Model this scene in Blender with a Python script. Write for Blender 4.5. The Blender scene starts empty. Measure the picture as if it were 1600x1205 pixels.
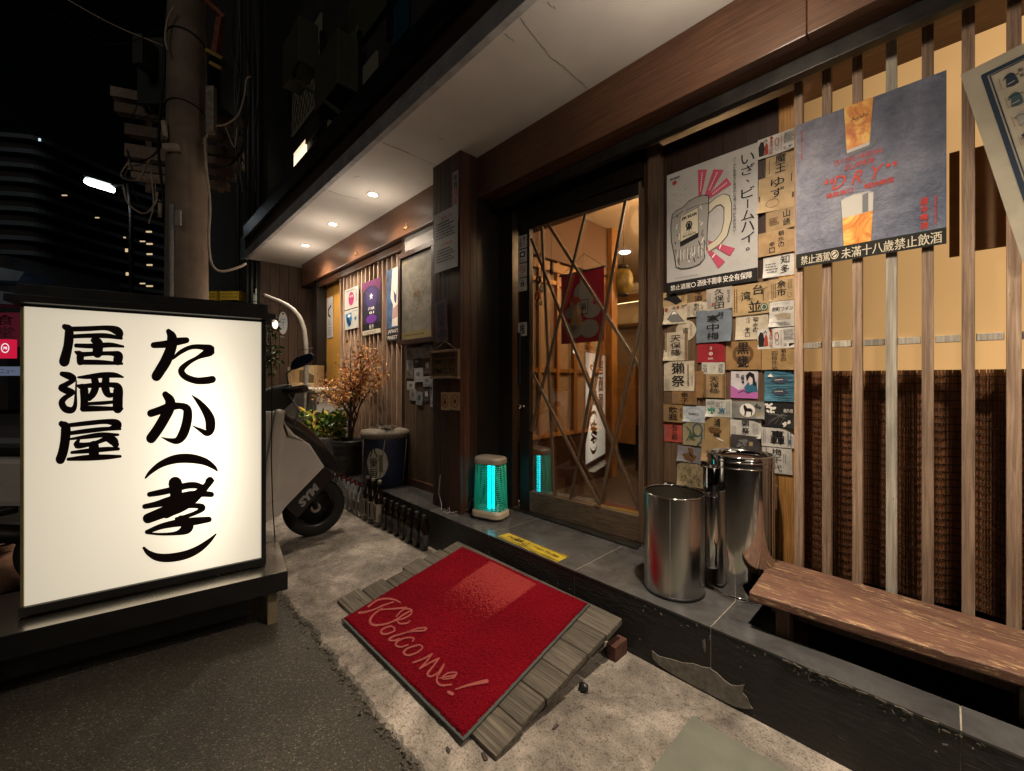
import bpy, bmesh, math, random
from mathutils import Vector, Matrix
from math import sin, cos, pi, radians
random.seed(7)
R = random.random
def U(a, b): return a + (b - a) * R()
SC = bpy.context.scene
COL = SC.collection
# ------------------------------------------------------------------ camera
FPX, CX, HY, CH = 650.0, 800.0, 593.0, 1.165          # focal length in px of the 1600 px photo, horizon row, eye height
YAW = math.atan((1480 - 800) / 650.0)
cam = bpy.data.cameras.new('camera'); camo = bpy.data.objects.new('camera', cam); COL.objects.link(camo)
camo.location = (0, 0, CH); camo.rotation_euler = (pi / 2, 0, YAW)
cam.sensor_width = 36; cam.lens = FPX / 1600 * 36; cam.shift_y = -(602.5 - HY) / 1600
cam.clip_start = 0.02; cam.clip_end = 600
SC.camera = camo
# ------------------------------------------------------------------ world, added city fill light, exposure
W = bpy.data.worlds.new("World"); SC.world = W; W.use_nodes = True
wn = W.node_tree; wn.nodes.clear()
sky = wn.nodes.new('ShaderNodeTexSky'); sky.sky_type = 'NISHITA'; sky.sun_disc = False
sky.sun_elevation = radians(-5.0); sky.sun_rotation = radians(200)
wb = wn.nodes.new('ShaderNodeBackground'); wb.inputs[1].default_value = 0.05
wo = wn.nodes.new('ShaderNodeOutputWorld'); wn.links.new(sky.outputs[0], wb.inputs[0]); wn.links.new(wb.outputs[0], wo.inputs[0])
sl = bpy.data.lights.new('city_fill_sun', 'SUN'); sl.energy = 0.18; sl.angle = radians(25); sl.color = (1.0, .86, .72)  # warm lamp added as unseen city fill from behind the camera
slo = bpy.data.objects.new('city_fill_sun', sl); COL.objects.link(slo); slo.rotation_euler = (radians(62), 0, radians(48))
SC.view_settings.view_transform = 'Standard'; SC.view_settings.look = 'None'
SC.view_settings.exposure = 0.0; SC.view_settings.gamma = 1.0; SC.view_settings.use_curve_mapping = False
SC.cycles.max_bounces = 7; SC.cycles.diffuse_bounces = 4; SC.cycles.glossy_bounces = 4; SC.cycles.transmission_bounces = 6
SC.cycles.transparent_max_bounces = 8; SC.cycles.use_denoising = True; SC.cycles.caustics_reflective = False; SC.cycles.caustics_refractive = False
SC.cycles.sample_clamp_indirect = 4.0

# ------------------------------------------------------------------ pixel of the photo -> point on a real plane
FW = Vector((-sin(YAW), cos(YAW), 0)); RT = Vector((cos(YAW), sin(YAW), 0)); UP = Vector((0, 0, 1)); EYE = Vector((0, 0, CH))
def ray(u, v): return FW + RT * ((u - CX) / FPX) + UP * ((HY - v) / FPX)
def PL(u, v, p, n):
    d = ray(u, v); n = Vector(n); return EYE + d * ((Vector(p) - EYE).dot(n) / d.dot(n))
def PY(u, v, y): return PL(u, v, (0, y, 0), (0, 1, 0))
def PX(u, v, x): return PL(u, v, (x, 0, 0), (1, 0, 0))
def PZ(u, v, z): return PL(u, v, (0, 0, z), (0, 0, 1))
def PD(u, v, t): return EYE + ray(u, v) * t

# ------------------------------------------------------------------ materials
MC = {}
class NT:
    def __init__(s, name):
        s.m = bpy.data.materials.new(name); s.m.use_nodes = True; s.t = s.m.node_tree; s.t.nodes.clear()
        s.o = s.n('ShaderNodeOutputMaterial')
    def n(s, k, **kw):
        x = s.t.nodes.new(k)
        for a, b in kw.items():
            if a.startswith('i_'): 
                key = a[2:]; key = int(key) if key.isdigit() else key.replace('_', ' ')
                x.inputs[key].default_value = b
            else: setattr(x, a, b)
        return x
    def l(s, a, b): s.t.links.new(a, b)
    def coords(s, scale=(1, 1, 1), rand=True):
        tc = s.n('ShaderNodeTexCoord'); mp = s.n('ShaderNodeMapping'); mp.inputs['Scale'].default_value = scale
        if rand:
            oi = s.n('ShaderNodeObjectInfo'); mu = s.n('ShaderNodeMath', operation='MULTIPLY'); mu.inputs[1].default_value = 37.0
            s.l(oi.outputs['Random'], mu.inputs[0])
            ad = s.n('ShaderNodeVectorMath', operation='ADD'); s.l(tc.outputs['Object'], ad.inputs[0]); s.l(mu.outputs[0], ad.inputs[1])
            s.l(ad.outputs[0], mp.inputs[0])
        else: s.l(tc.outputs['Object'], mp.inputs[0])
        return mp.outputs[0]
    def noise(s, vec, scale, detail=4, rough=.55, dist=0.0):
        x = s.n('ShaderNodeTexNoise'); x.inputs['Scale'].default_value = scale; x.inputs['Detail'].default_value = detail
        x.inputs['Roughness'].default_value = rough; x.inputs['Distortion'].default_value = dist
        s.l(vec, x.inputs['Vector']); return x.outputs['Fac']
    def ramp(s, f, stops):
        x = s.n('ShaderNodeValToRGB'); e = x.color_ramp.elements
        while len(e) < len(stops): e.new(.5)
        for i, (p, c) in enumerate(stops):
            e[i].position = p; e[i].color = (*c, 1) if len(c) == 3 else c
        s.l(f, x.inputs[0]); return x.outputs[0]
    def mix(s, f, a, b, mode='MIX'):
        x = s.n('ShaderNodeMix', data_type='RGBA', blend_type=mode)
        for k, v in ((0, f), (6, a), (7, b)):
            if isinstance(v, (int, float)): x.inputs[k].default_value = v
            elif isinstance(v, tuple): x.inputs[k].default_value = (*v, 1)
            else: s.l(v, x.inputs[k])
        return x.outputs[2]
    def bsdf(s, col, rough=.6, metal=0.0, spec=.5, bump=None, bstr=.3, bdist=.01, **kw):
        b = s.n('ShaderNodeBsdfPrincipled')
        for k, v in (('Base Color', col), ('Roughness', rough), ('Metallic', metal)):
            if isinstance(v, tuple): b.inputs[k].default_value = (*v, 1)
            elif isinstance(v, (int, float)): b.inputs[k].default_value = v
            else: s.l(v, b.inputs[k])
        b.inputs['Specular IOR Level'].default_value = spec
        for k, v in kw.items(): b.inputs[k.replace('_', ' ')].default_value = v
        if bump is not None:
            bp = s.n('ShaderNodeBump'); bp.inputs['Strength'].default_value = bstr; bp.inputs['Distance'].default_value = bdist
            s.l(bump, bp.inputs['Height']); s.l(bp.outputs[0], b.inputs['Normal'])
        s.l(b.outputs[0], s.o.inputs[0]); return b
def math_(t, op, a, b=None):
    x = t.n('ShaderNodeMath', operation=op)
    for k, v in ((0, a), (1, b)):
        if v is None: continue
        if isinstance(v, (int, float)): x.inputs[k].default_value = v
        else: t.l(v, x.inputs[k])
    return x.outputs[0]
def sh(c, f): return tuple(min(1, x * f) for x in c)

def plain(name, c, rough=.6, metal=0.0, var=.25, vs=12, bstr=.15, spec=.5, **kw):
    if name in MC: return MC[name]
    t = NT(name); v = t.coords(); f = t.noise(v, vs, 5, .6)
    col = t.ramp(f, [(.25, sh(c, 1 - var)), (.75, sh(c, 1 + var))])
    f2 = t.noise(v, vs * 9, 3)
    rr = math_(t, 'MULTIPLY_ADD', f, .25); rr.node.inputs[2].default_value = rough - .12
    t.bsdf(col, rr, metal, spec, bump=f2, bstr=bstr, bdist=.003, **kw)
    MC[name] = t.m; return t.m
def wood(name, dark, light, axis='X', rough=.55, worn=None, wornamt=.6, gs=1.0, spec=.35, bstr=.35, nicks=False):
    if name in MC: return MC[name]
    t = NT(name); k = {'X': 0, 'Y': 1, 'Z': 2}[axis]
    sc = [22.0 * gs] * 3; sc[k] = 1.1 * gs
    v = t.coords(tuple(sc)); f = t.noise(v, 3.0, 7, .65, 1.2)
    sc2 = [90.0 * gs] * 3; sc2[k] = 2.5 * gs
    v2 = t.coords(tuple(sc2)); g = t.noise(v2, 2.0, 3, .6)
    col = t.ramp(f, [(.3, dark), (.5, tuple((a + b) / 2 for a, b in zip(dark, light))), (.7, light)])
    gg = t.ramp(g, [(.35, (.55, .55, .55)), (.6, (1, 1, 1))])
    col = t.mix(.8, col, gg, 'MULTIPLY')
    vb = t.coords((1, 1, 1)); big = t.noise(vb, 2.3, 3)
    bb = t.ramp(big, [(.3, (.72, .72, .72)), (.7, (1.12, 1.12, 1.12))]); col = t.mix(1.0, col, bb, 'MULTIPLY')
    oi = t.n('ShaderNodeObjectInfo'); rr = math_(t, 'MULTIPLY_ADD', oi.outputs['Random'], .5); rr.node.inputs[2].default_value = .75
    cb = t.n('ShaderNodeCombineColor'); 
    for i in range(3): t.l(rr, cb.inputs[i])
    col = t.mix(1.0, col, cb.outputs[0], 'MULTIPLY')
    if nicks:
        sn_ = [70.0] * 3; sn_[k] = 9.0; vn = t.coords(tuple(sn_)); nn = t.noise(vn, 1.0, 6, .8, .3); col = t.mix(t.ramp(nn, [(.30, (1, 1, 1)), (.36, (0, 0, 0))]), col, sh(dark, .25))
    if worn:
        sc3 = [30.0] * 3; sc3[k] = 5.0
        v3 = t.coords(tuple(sc3)); w = t.noise(v3, 3.0, 9, .75, .6)
        m = t.ramp(w, [(wornamt - .02, (0, 0, 0)), (wornamt + .03, (1, 1, 1))])
        col = t.mix(m, col, worn)
    t.bsdf(col, rough, 0, spec, bump=g, bstr=bstr, bdist=.004)
    MC[name] = t.m; return t.m
def emis(name, c, s):
    if name in MC: return MC[name]
    t = NT(name); e = t.n('ShaderNodeEmission'); e.inputs[0].default_value = (*c, 1); e.inputs[1].default_value = s
    t.l(e.outputs[0], t.o.inputs[0]); MC[name] = t.m; return t.m
def flat(c, rough=.75, name=None):
    key = name or 'ink_%02d_%02d_%02d' % tuple(int(x * 99) for x in c)
    if key in MC: return MC[key]
    t = NT(key); t.bsdf(c, rough, 0, .25); MC[key] = t.m; return t.m
def paper(c, key=None, creas=.5, stain=.25):
    key = key or 'paper_%02d_%02d_%02d' % tuple(int(x * 99) for x in c)
    if key in MC: return MC[key]
    t = NT(key); v = t.coords(); f = t.noise(v, 14, 5, .65); g = t.noise(v, 45, 4)
    col = t.ramp(f, [(.3, sh(c, 1 - stain * 1.5)), (.6, c), (.8, sh(c, 1.06))])
    t.bsdf(col, .55, 0, .35, bump=f, bstr=creas, bdist=.006); MC[key] = t.m; return t.m

# ------------------------------------------------------------------ mesh builder
OFF = {}
class MB:
    def __init__(s): s.v = []; s.f = []; s.sm = []
    def add(s, vs, fs, smooth=False):
        b = len(s.v); s.v += [Vector(v) for v in vs]; s.f += [tuple(b + i for i in f) for f in fs]; s.sm += [smooth] * len(fs); return s
    def box(s, x0, x1, y0, y1, z0, z1):
        x0, x1 = sorted((x0, x1)); y0, y1 = sorted((y0, y1)); z0, z1 = sorted((z0, z1))
        return s.add([(x0,y0,z0),(x1,y0,z0),(x1,y1,z0),(x0,y1,z0),(x0,y0,z1),(x1,y0,z1),(x1,y1,z1),(x0,y1,z1)],
                     [(0,3,2,1),(4,5,6,7),(0,1,5,4),(1,2,6,5),(2,3,7,6),(3,0,4,7)])
    def obox(s, c, ex, ey, ez, a, b, h):     # oriented box, full sizes a,b,h
        c = Vector(c); ex, ey, ez = Vector(ex), Vector(ey), Vector(ez); P = []
        for k in (-.5, .5):
            for i, j in ((-.5, -.5), (.5, -.5), (.5, .5), (-.5, .5)): P.append(c + ex * a * i + ey * b * j + ez * h * k)
        return s.add(P, [(0,3,2,1),(4,5,6,7),(0,1,5,4),(1,2,6,5),(2,3,7,6),(3,0,4,7)])
    def bar(s, p, q, w, h, up=(0, 0, 1)):
        p, q = Vector(p), Vector(q); d = (q - p); L = d.length; d.normalize(); up = Vector(up)
        sd = d.cross(up); 
        if sd.length < 1e-4: sd = d.cross(Vector((0, 1, 0)))
        sd.normalize(); u = sd.cross(d)
        return s.obox((p + q) / 2, d, sd, u, L, w, h)
    def lathe(s, prof, c=(0, 0, 0), n=24, sx=1, sy=1, cap=True, smooth=True):
        c = Vector(c); vs = []; fs = []
        for r, z in prof:
            for i in range(n): vs.append(c + Vector((r * cos(2*pi*i/n) * sx, r * sin(2*pi*i/n) * sy, z)))
        m = len(prof)
        for k in range(m - 1):
            for i in range(n):
                j = (i + 1) % n; fs.append((k*n+i, k*n+j, (k+1)*n+j, (k+1)*n+i))
        s.add(vs, fs, smooth)
        if cap:
            b = len(s.v) - m * n
            s.f += [tuple(b + i for i in reversed(range(n))), tuple(b + (m-1)*n + i for i in range(n))]; s.sm += [False, False]
        return s
    def tube(s, pts, r, n=8, closed=False):
        pts = [Vector(p) for p in pts]; m = len(pts); rs = r if isinstance(r, (list, tuple)) else [r] * m
        vs = []; pu = None
        for i, p in enumerate(pts):
            a = pts[i-1] if (i or closed) else pts[0]; b = pts[(i+1) % m] if (i < m-1 or closed) else pts[-1]
            d = (b - a).normalized()
            if pu is None: pu = d.orthogonal().normalized()
            pu = (pu - d * pu.dot(d)); pu = pu.normalized() if pu.length > 1e-6 else d.orthogonal().normalized()
            w = d.cross(pu)
            for k in range(n): vs.append(p + (pu * cos(2*pi*k/n) + w * sin(2*pi*k/n)) * rs[i])
        fs = []
        for i in range(m if closed else m - 1):
            for k in range(n):
                j = (k + 1) % n; i2 = (i + 1) % m; fs.append((i*n+k, i*n+j, i2*n+j, i2*n+k))
        s.add(vs, fs, True)
        if not closed:
            b = len(s.v) - m * n
            s.f += [tuple(b + i for i in reversed(range(n))), tuple(b + (m-1)*n + i for i in range(n))]; s.sm += [False, False]
        return s
    def sphere(s, c, r, n=10, sc=(1, 1, 1)):
        pr = []; c = Vector(c)
        vs = []; fs = []; m = max(4, n // 2 + 1)
        for k in range(m + 1):
            a = pi * k / m
            for i in range(n): vs.append(c + Vector((r*sc[0]*sin(a)*cos(2*pi*i/n), r*sc[1]*sin(a)*sin(2*pi*i/n), r*sc[2]*cos(a))))
        for k in range(m):
            for i in range(n):
                j = (i+1) % n; fs.append((k*n+i, (k+1)*n+i, (k+1)*n+j, k*n+j))
        return s.add(vs, fs, True)
    def prism(s, poly, d):            # polygon (list of 3-D points), extruded by vector d
        n = len(poly); d = Vector(d); P = [Vector(p) for p in poly]
        return s.add(P + [p + d for p in P], [tuple(range(n)), tuple(reversed(range(n, 2*n)))] + [((i+1) % n, i, n+i, n+(i+1) % n) for i in range(n)])
    def map(s, fn): s.v = [Vector(fn(v)) for v in s.v]; return s
    def build(s, name, mat, parent=None, base=None, bevel=0, seg=2, label=None, cat=None, group=None, kind=None, subd=0, jit=0):
        off = OFF.get(parent.name, Vector((0,0,0))) if parent else None
        if parent is None:
            if base is None:
                xs = [v.x for v in s.v]; ys = [v.y for v in s.v]; zs = [v.z for v in s.v]
                base = ((min(xs)+max(xs))/2, (min(ys)+max(ys))/2, min(zs))
            off = Vector(base)
        me = bpy.data.meshes.new(name); me.from_pydata([tuple(v - off) for v in s.v], [], s.f); me.update()
        if any(s.sm): me.polygons.foreach_set('use_smooth', s.sm)
        bm = bmesh.new(); bm.from_mesh(me); 
        bmesh.ops.recalc_face_normals(bm, faces=bm.faces[:])
        if bevel:
            es = [e for e in bm.edges if len(e.link_faces) == 2 and e.calc_face_angle(0) > .6]
            bmesh.ops.bevel(bm, geom=es, offset=bevel, segments=seg, affect='EDGES', profile=.6, clamp_overlap=True)
        bm.to_mesh(me); bm.free()
        o = bpy.data.objects.new(name, me); COL.objects.link(o); me.materials.append(mat)
        if parent: o.parent = parent; OFF[o.name] = off
        else: o.location = off; OFF[o.name] = off
        if label: o['label'] = label
        if cat: o['category'] = cat
        if group: o['group'] = group
        if kind: o['kind'] = kind
        return o
def thing(name, label, cat, loc=(0, 0, 0), group=None, kind=None):
    o = bpy.data.objects.new(name, None); COL.objects.link(o); o.location = loc; o.empty_display_size = .1
    if kind: o['kind'] = kind
    else: o['label'] = label; o['category'] = cat
    if group: o['group'] = group
    OFF[o.name] = Vector(loc); return o
def boxo(name, mat, b, parent=None, bevel=.002, **kw): return MB().box(*b).build(name, mat, parent, bevel=bevel, **kw)
def copytree(o, loc=None, rz=None, label=None, parent=None):
    c = o.copy(); COL.objects.link(c)
    if parent: c.parent = parent
    if loc is not None: c.location = loc
    if rz is not None: c.rotation_euler = (0, 0, rz)
    if label: c['label'] = label
    for ch in list(o.children): copytree(ch, parent=c)
    return c
def spot(name, loc, power, color, angle=120, blend=.6, r=.03, parent=None, rot=(0, 0, 0)):
    l = bpy.data.lights.new(name, 'SPOT'); l.energy = power; l.color = color; l.spot_size = radians(angle); l.spot_blend = blend; l.shadow_soft_size = r
    o = bpy.data.objects.new(name, l); COL.objects.link(o); o.rotation_euler = rot
    if parent: o.parent = parent; o.location = Vector(loc) - OFF[parent.name]
    else: o.location = loc
    return o
def point(name, loc, power, color, r=.05, parent=None):
    l = bpy.data.lights.new(name, 'POINT'); l.energy = power; l.color = color; l.shadow_soft_size = r
    o = bpy.data.objects.new(name, l); COL.objects.link(o)
    if parent: o.parent = parent; o.location = Vector(loc) - OFF[parent.name]
    else: o.location = loc
    return o
# ------------------------------------------------------------------ lettering
GL = {}
def glyphs(s, bold=0.0, shear=0.0):
    k = (s, bold, shear)
    if k not in GL:
        c = bpy.data.curves.new('lettering', 'FONT'); c.body = s; c.resolution_u = 2; c.offset = bold; c.shear = shear
        o = bpy.data.objects.new('lettering', c); m = bpy.data.meshes.new_from_object(o)
        vs = [(v.co.x, v.co.y) for v in m.vertices]; fs = [tuple(p.vertices) for p in m.polygons]
        bpy.data.objects.remove(o); bpy.data.meshes.remove(m); bpy.data.curves.remove(c)
        if not vs: vs = [(0, 0), (1, 0), (1, 1)]; fs = []
        GL[k] = (vs, fs)
    return GL[k]
class Art:
    """flat print: shapes in (x, y) of a sheet, each kept a hair above the last"""
    def __init__(s, org, ex, ey, nrm, lift=.0006): s.o, s.ex, s.ey, s.n = Vector(org), Vector(ex), Vector(ey), Vector(nrm); s.lift = lift; s.k = 1; s.mb = {}
    def M(s, mat): return s.mb.setdefault(mat.name, (mat, MB()))[1]
    def P(s, x, y, k): return s.o + s.ex * x + s.ey * y + s.n * (min(k, 80) * .000016 + .0006 + k * 1e-6)
    def poly(s, mat, pts): s.k += 1; s.M(mat).add([s.P(x, y, s.k) for x, y in pts], [tuple(range(len(pts)))]); return s
    def rect(s, mat, x0, y0, x1, y1): return s.poly(mat, [(x0, y0), (x1, y0), (x1, y1), (x0, y1)])
    def disc(s, mat, x, y, r, ry=None, n=20): ry = ry or r; return s.poly(mat, [(x + r*cos(2*pi*i/n), y + ry*sin(2*pi*i/n)) for i in range(n)])
    def ring(s, mat, x, y, r, w, ry=None, n=20): 
        ry = ry or r; s.k += 1; v = []; 
        for i in range(n):
            a = 2*pi*i/n; v += [s.P(x + r*cos(a), y + ry*sin(a), s.k), s.P(x + (r-w)*cos(a), y + (ry-w)*sin(a), s.k)]
        s.M(mat).add(v, [(2*i, (2*i+2) % (2*n), (2*i+3) % (2*n), 2*i+1) for i in range(n)]); return s
    def line(s, mat, pts, w): 
        pts = [Vector((p[0], p[1])) for p in pts]
        for a, b in zip(pts, pts[1:]):
            d = (b - a)
            if d.length < 1e-6: continue
            d.normalize(); q = Vector((-d.y, d.x)) * w / 2; a2 = a - d * w * .3; b2 = b + d * w * .3
            s.poly(mat, [a2 - q, b2 - q, b2 + q, a2 + q])
        return s
    def text(s, mat, t, x, y, w=None, h=None, bold=.0, shear=0.0, vert=False, rot=0.0, gap=.12):
        """t fitted in a w x h box centred on x, y"""
        if vert:
            n = len(t); hh = h / n
            for i, ch in enumerate(t):
                if ch.strip():
                    if ch == 'ー': s.rect(mat, x - hh*.05, y + h/2 - hh*(i+.88), x + hh*.05, y + h/2 - hh*(i+.12))
                    else: s.text(mat, ch, x, y + h/2 - hh*(i+.5), w, hh * (1-gap), bold, shear)
            return s
        if bold > 0 and any(ord(c_) > 0x2000 for c_ in t):
            d = min(bold, .04) * .55 * ((h or w) / (1 if len(t) > 1 else 1)); 
            for ox, oy in ((-d, 0), (d, 0), (0, d*.6)): s.text(mat, t, x + ox, y + oy, w, h, 0, shear, False, rot)
            return s
        vs, fs = glyphs(t, bold, shear); xs = [a for a, b in vs]; ys = [b for a, b in vs]
        W0, H0 = max(xs) - min(xs), max(ys) - min(ys); mx, my = (max(xs)+min(xs))/2, (max(ys)+min(ys))/2
        kx = w / W0 if w else h / H0; ky = h / H0 if h else kx
        if len(t) == 1 and H0 < .4: ky = kx = min(kx, (h or 1) / .9)
        s.k += 1; c, sn = cos(rot), sin(rot)
        s.M(mat).add([s.P(x + (a-mx)*kx*c - (b-my)*ky*sn, y + (a-mx)*kx*sn + (b-my)*ky*c, s.k) for a, b in vs], fs); return s
    def tiny(s, mat, x0, y0, x1, y1, rows, cols=1, vert=False, h=.45):
        """rows of print too small to read"""
        for i in range(rows):
            if vert:
                xa = x0 + (x1-x0) * (i+.5) / rows; w = (x1-x0) / rows * h; y = y1
                while y > y0: 
                    L = U(.6, 1.1) * w * 1.3; s.rect(mat, xa - w/2, max(y0, y - L), xa + w/2, y); y -= L + w * .5
            else:
                ya = y0 + (y1-y0) * (i+.5) / rows; w = (y1-y0) / rows * h; x = x0; e = x1 - (x1-x0) * R() * .3
                while x < e:
                    L = U(.6, 2.2) * w * 1.3; s.rect(mat, x, ya - w/2, min(x1, x + L), ya + w/2); x += L + w * .5
        return s
    def done(s, parent, name='lettering'):
        for mat, mb in s.mb.values(): mb.build(name, mat, parent, kind='stuff')
def catmull(P, sub=5):
    if len(P) < 3: return P
    P = [tuple(2*a - b for a, b in zip(P[0], P[1]))] + list(P) + [tuple(2*a - b for a, b in zip(P[-1], P[-2]))]; out = []
    for i in range(1, len(P) - 2):
        for k in range(sub):
            t = k / sub; out.append(tuple(.5*((2*b) + (-a+c)*t + (2*a-5*b+4*c-d)*t*t + (-a+3*b-3*c+d)*t**3) for a, b, c, d in zip(P[i-1], P[i], P[i+1], P[i+2])))
    out.append(P[-2]); return out
def brush(mb, strokes, fn, crop, lift_n, cap=6):
    """strokes: lists of (x, y, width) read in an enlarged crop (x0, y0, scale); fn maps photo pixels to the sheet"""
    x0, y0, sc = crop
    for k, st in enumerate(strokes):
        Q = catmull(st); n = len(Q); Lf, Rt_ = [], []
        for i, (x, y, w) in enumerate(Q):
            a = Q[max(0, i-1)]; b = Q[min(n-1, i+1)]; dx, dy = b[0]-a[0], b[1]-a[1]; L = math.hypot(dx, dy) or 1
            dx /= L; dy /= L; w = max(w, 4); Lf.append((x - dy*w/2, y + dx*w/2)); Rt_.append((x + dy*w/2, y - dx*w/2))
        def m(p): return fn(x0 + p[0]*sc, y0 + p[1]*sc) + lift_n * (.0012 + .00008 * k)
        vs = [m(p) for p in Lf] + [m(p) for p in Rt_]; mb.add(vs, [(i, i+1, n+i+1, n+i) for i in range(n-1)])
        for (x, y, w), (x2, y2, _) in ((Q[0], Q[1]), (Q[-1], Q[-2])):
            a0 = math.atan2(y - y2, x - x2); w = max(w, 4)
            mb.add([m((x + cos(a0 + pi*(j/cap - .5))*w/2, y + sin(a0 + pi*(j/cap - .5))*w/2)) for j in range(cap+1)], [tuple(range(cap+1))])

INK = flat((.012, .011, .012), .6, 'black_ink'); RED = flat((.42, .02, .03), .6, 'red_ink'); WHITE = flat((.75, .72, .66), .6, 'white_ink')
GREY = flat((.16, .16, .16), .6, 'grey_ink')

# ================================================================== MATERIALS
def asphalt():
    t = NT('asphalt'); v = t.coords(rand=False)
    vo = t.n('ShaderNodeTexVoronoi'); vo.inputs['Scale'].default_value = 210; t.l(v, vo.inputs['Vector'])
    sep = t.n('ShaderNodeSeparateColor'); t.l(vo.outputs['Color'], sep.inputs[0])
    big = t.noise(v, 1.6, 5); fine = t.noise(v, 60, 6, .7)
    col = t.ramp(sep.outputs[0], [(.0, (.034, .031, .026)), (.62, (.058, .053, .043)), (.93, (.082, .075, .062)), (.995, (.2, .18, .14))])
    col = t.mix(1.0, col, t.ramp(big, [(.3, (.62, .6, .58)), (.7, (1.15, 1.15, 1.15))]), 'MULTIPLY')
    hh = math_(t, 'MULTIPLY', vo.outputs['Distance'], -1.0); h2 = math_(t, 'ADD', hh, math_(t, 'MULTIPLY', fine, .9))
    t.bsdf(col, math_(t, 'MULTIPLY_ADD', fine, .2) if False else .62, 0, .35, bump=h2, bstr=.6, bdist=.004); return t.m
def concrete():
    t = NT('concrete'); v = t.coords(rand=False); f = t.noise(v, 3.2, 8, .68, .4); g = t.noise(v, 150, 3, .75); p = t.noise(v, 45, 6, .8)
    col = t.ramp(f, [(.30, (.10, .088, .078)), (.47, (.25, .225, .20)), (.62, (.46, .415, .37))])
    col = t.mix(1.0, col, t.ramp(g, [(.36, (.42, .40, .38)), (.48, (1, 1, 1))]), 'MULTIPLY')
    col = t.mix(1.0, col, t.ramp(p, [(.36, (.45, .43, .41)), (.46, (1, 1, 1))]), 'MULTIPLY')
    st = t.noise(v, 1.3, 6, .6, .8); col = t.mix(1.0, col, t.ramp(st, [(.36, (.7, .68, .65)), (.56, (1.1, 1.08, 1.05))]), 'MULTIPLY')
    t.bsdf(col, .8, 0, .25, bump=g, bstr=.8, bdist=.004); return t.m
def slate(name, base, chips, rough=.42, cleft=1.0):
    t = NT(name); v = t.coords(rand=True); f = t.noise(v, 5, 8, .7, .8); c = t.noise(t.coords((3, 3, 10)), 5, 6, .6, 1.5)
    col = t.ramp(f, [(.3, sh(base, .6)), (.7, sh(base, 1.5))])
    if chips:
        vo = t.n('ShaderNodeTexVoronoi'); vo.inputs['Scale'].default_value = 17; vo.inputs['Randomness'].default_value = 1; t.l(v, vo.inputs['Vector'])
        d = t.noise(v, 30, 4, .7); dd = math_(t, 'ADD', vo.outputs['Distance'], math_(t, 'MULTIPLY', d, .22))
        s = t.ramp(dd, [(.155, (1, 1, 1)), (.18, (0, 0, 0))]); col = t.mix(s, col, (.30, .27, .23))
    t.bsdf(col, rough, 0, .5, bump=c, bstr=.55 * cleft, bdist=.012); return t.m
def steel(name='steel', rough=.16, c=(.46, .44, .42)):
    t = NT(name); v = t.coords((60, 60, .4)); f = t.noise(v, 3, 3); r = math_(t, 'MULTIPLY_ADD', f, .12); r.node.inputs[2].default_value = rough - .05
    t.bsdf(c, r, 1.0, .5, bump=f, bstr=.02, bdist=.002); return t.m
ASPH, CONC = asphalt(), concrete()
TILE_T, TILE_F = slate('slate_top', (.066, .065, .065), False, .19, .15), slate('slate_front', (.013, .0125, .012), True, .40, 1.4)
GROUT = plain('grout', (.28, .25, .2), .9, var=.3, vs=60)
STEEL = steel(rough=.23); CHROME = steel('chrome', .07, (.6, .58, .56)); DULLSTEEL = steel('brushed_metal', .3, (.35, .33, .32))
SLATW = wood('weathered_slat', (.23, .145, .095), (.46, .33, .235), 'Z', .65, bstr=.6, nicks=True)
SLATP = wood('pale_slat', (.30, .27, .22), (.50, .46, .39), 'Z', .65, nicks=True)
DARKW = wood('dark_wood', (.018, .010, .007), (.060, .032, .02), 'Z', .45)
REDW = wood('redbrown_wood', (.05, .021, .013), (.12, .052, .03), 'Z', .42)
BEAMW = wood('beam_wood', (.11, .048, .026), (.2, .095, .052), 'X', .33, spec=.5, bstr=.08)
DOORW = wood('door_wood', (.055, .035, .022), (.13, .085, .055), 'Z', .5)
DOORWX = wood('door_wood_rail', (.075, .05, .032), (.17, .12, .08), 'X', .5)
BLACKW = wood('black_wood', (.006, .005, .004), (.018, .013, .010), 'Z', .4)
ORW = wood('orange_wood', (.34, .155, .04), (.58, .31, .10), 'Z', .45, bstr=.2)
ORWX = wood('orange_wood_rail', (.34, .155, .04), (.58, .31, .10), 'X', .45, bstr=.2)
PALW = wood('grey_deck_wood', (.06, .05, .038), (.22, .19, .15), 'X', .8, bstr=1.0, gs=.9)
BENCHW = wood('bench_wood', (.13, .062, .043), (.25, .135, .092), 'X', .55, worn=(.42, .28, .15), wornamt=.575, bstr=.4, spec=.3)
BENCHL = wood('bench_leg_wood', (.06, .03, .02), (.15, .085, .05), 'Z', .5)
OLDW = wood('old_timber', (.2, .15, .12), (.48, .37, .3), 'X', .85, bstr=.8)
PLASTER = plain('soffit_paint', (.62, .60, .57), .75, var=.13, vs=1.6, bstr=.08, spec=.2)
FASC = plain('fascia_concrete', (.36, .36, .37), .8, var=.4, vs=7, bstr=.5)
BLACKP = plain('black_paint', (.011, .011, .012), .35, var=.2)
DARKM = plain('dark_metal', (.035, .033, .03), .45, .6, var=.4)
BLACKPL = plain('black_plastic', (.014, .014, .015), .4, var=.2, bstr=.05)
NIGHTW = plain('night_wall', (.035, .035, .036), .9, var=.5, vs=2)

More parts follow.
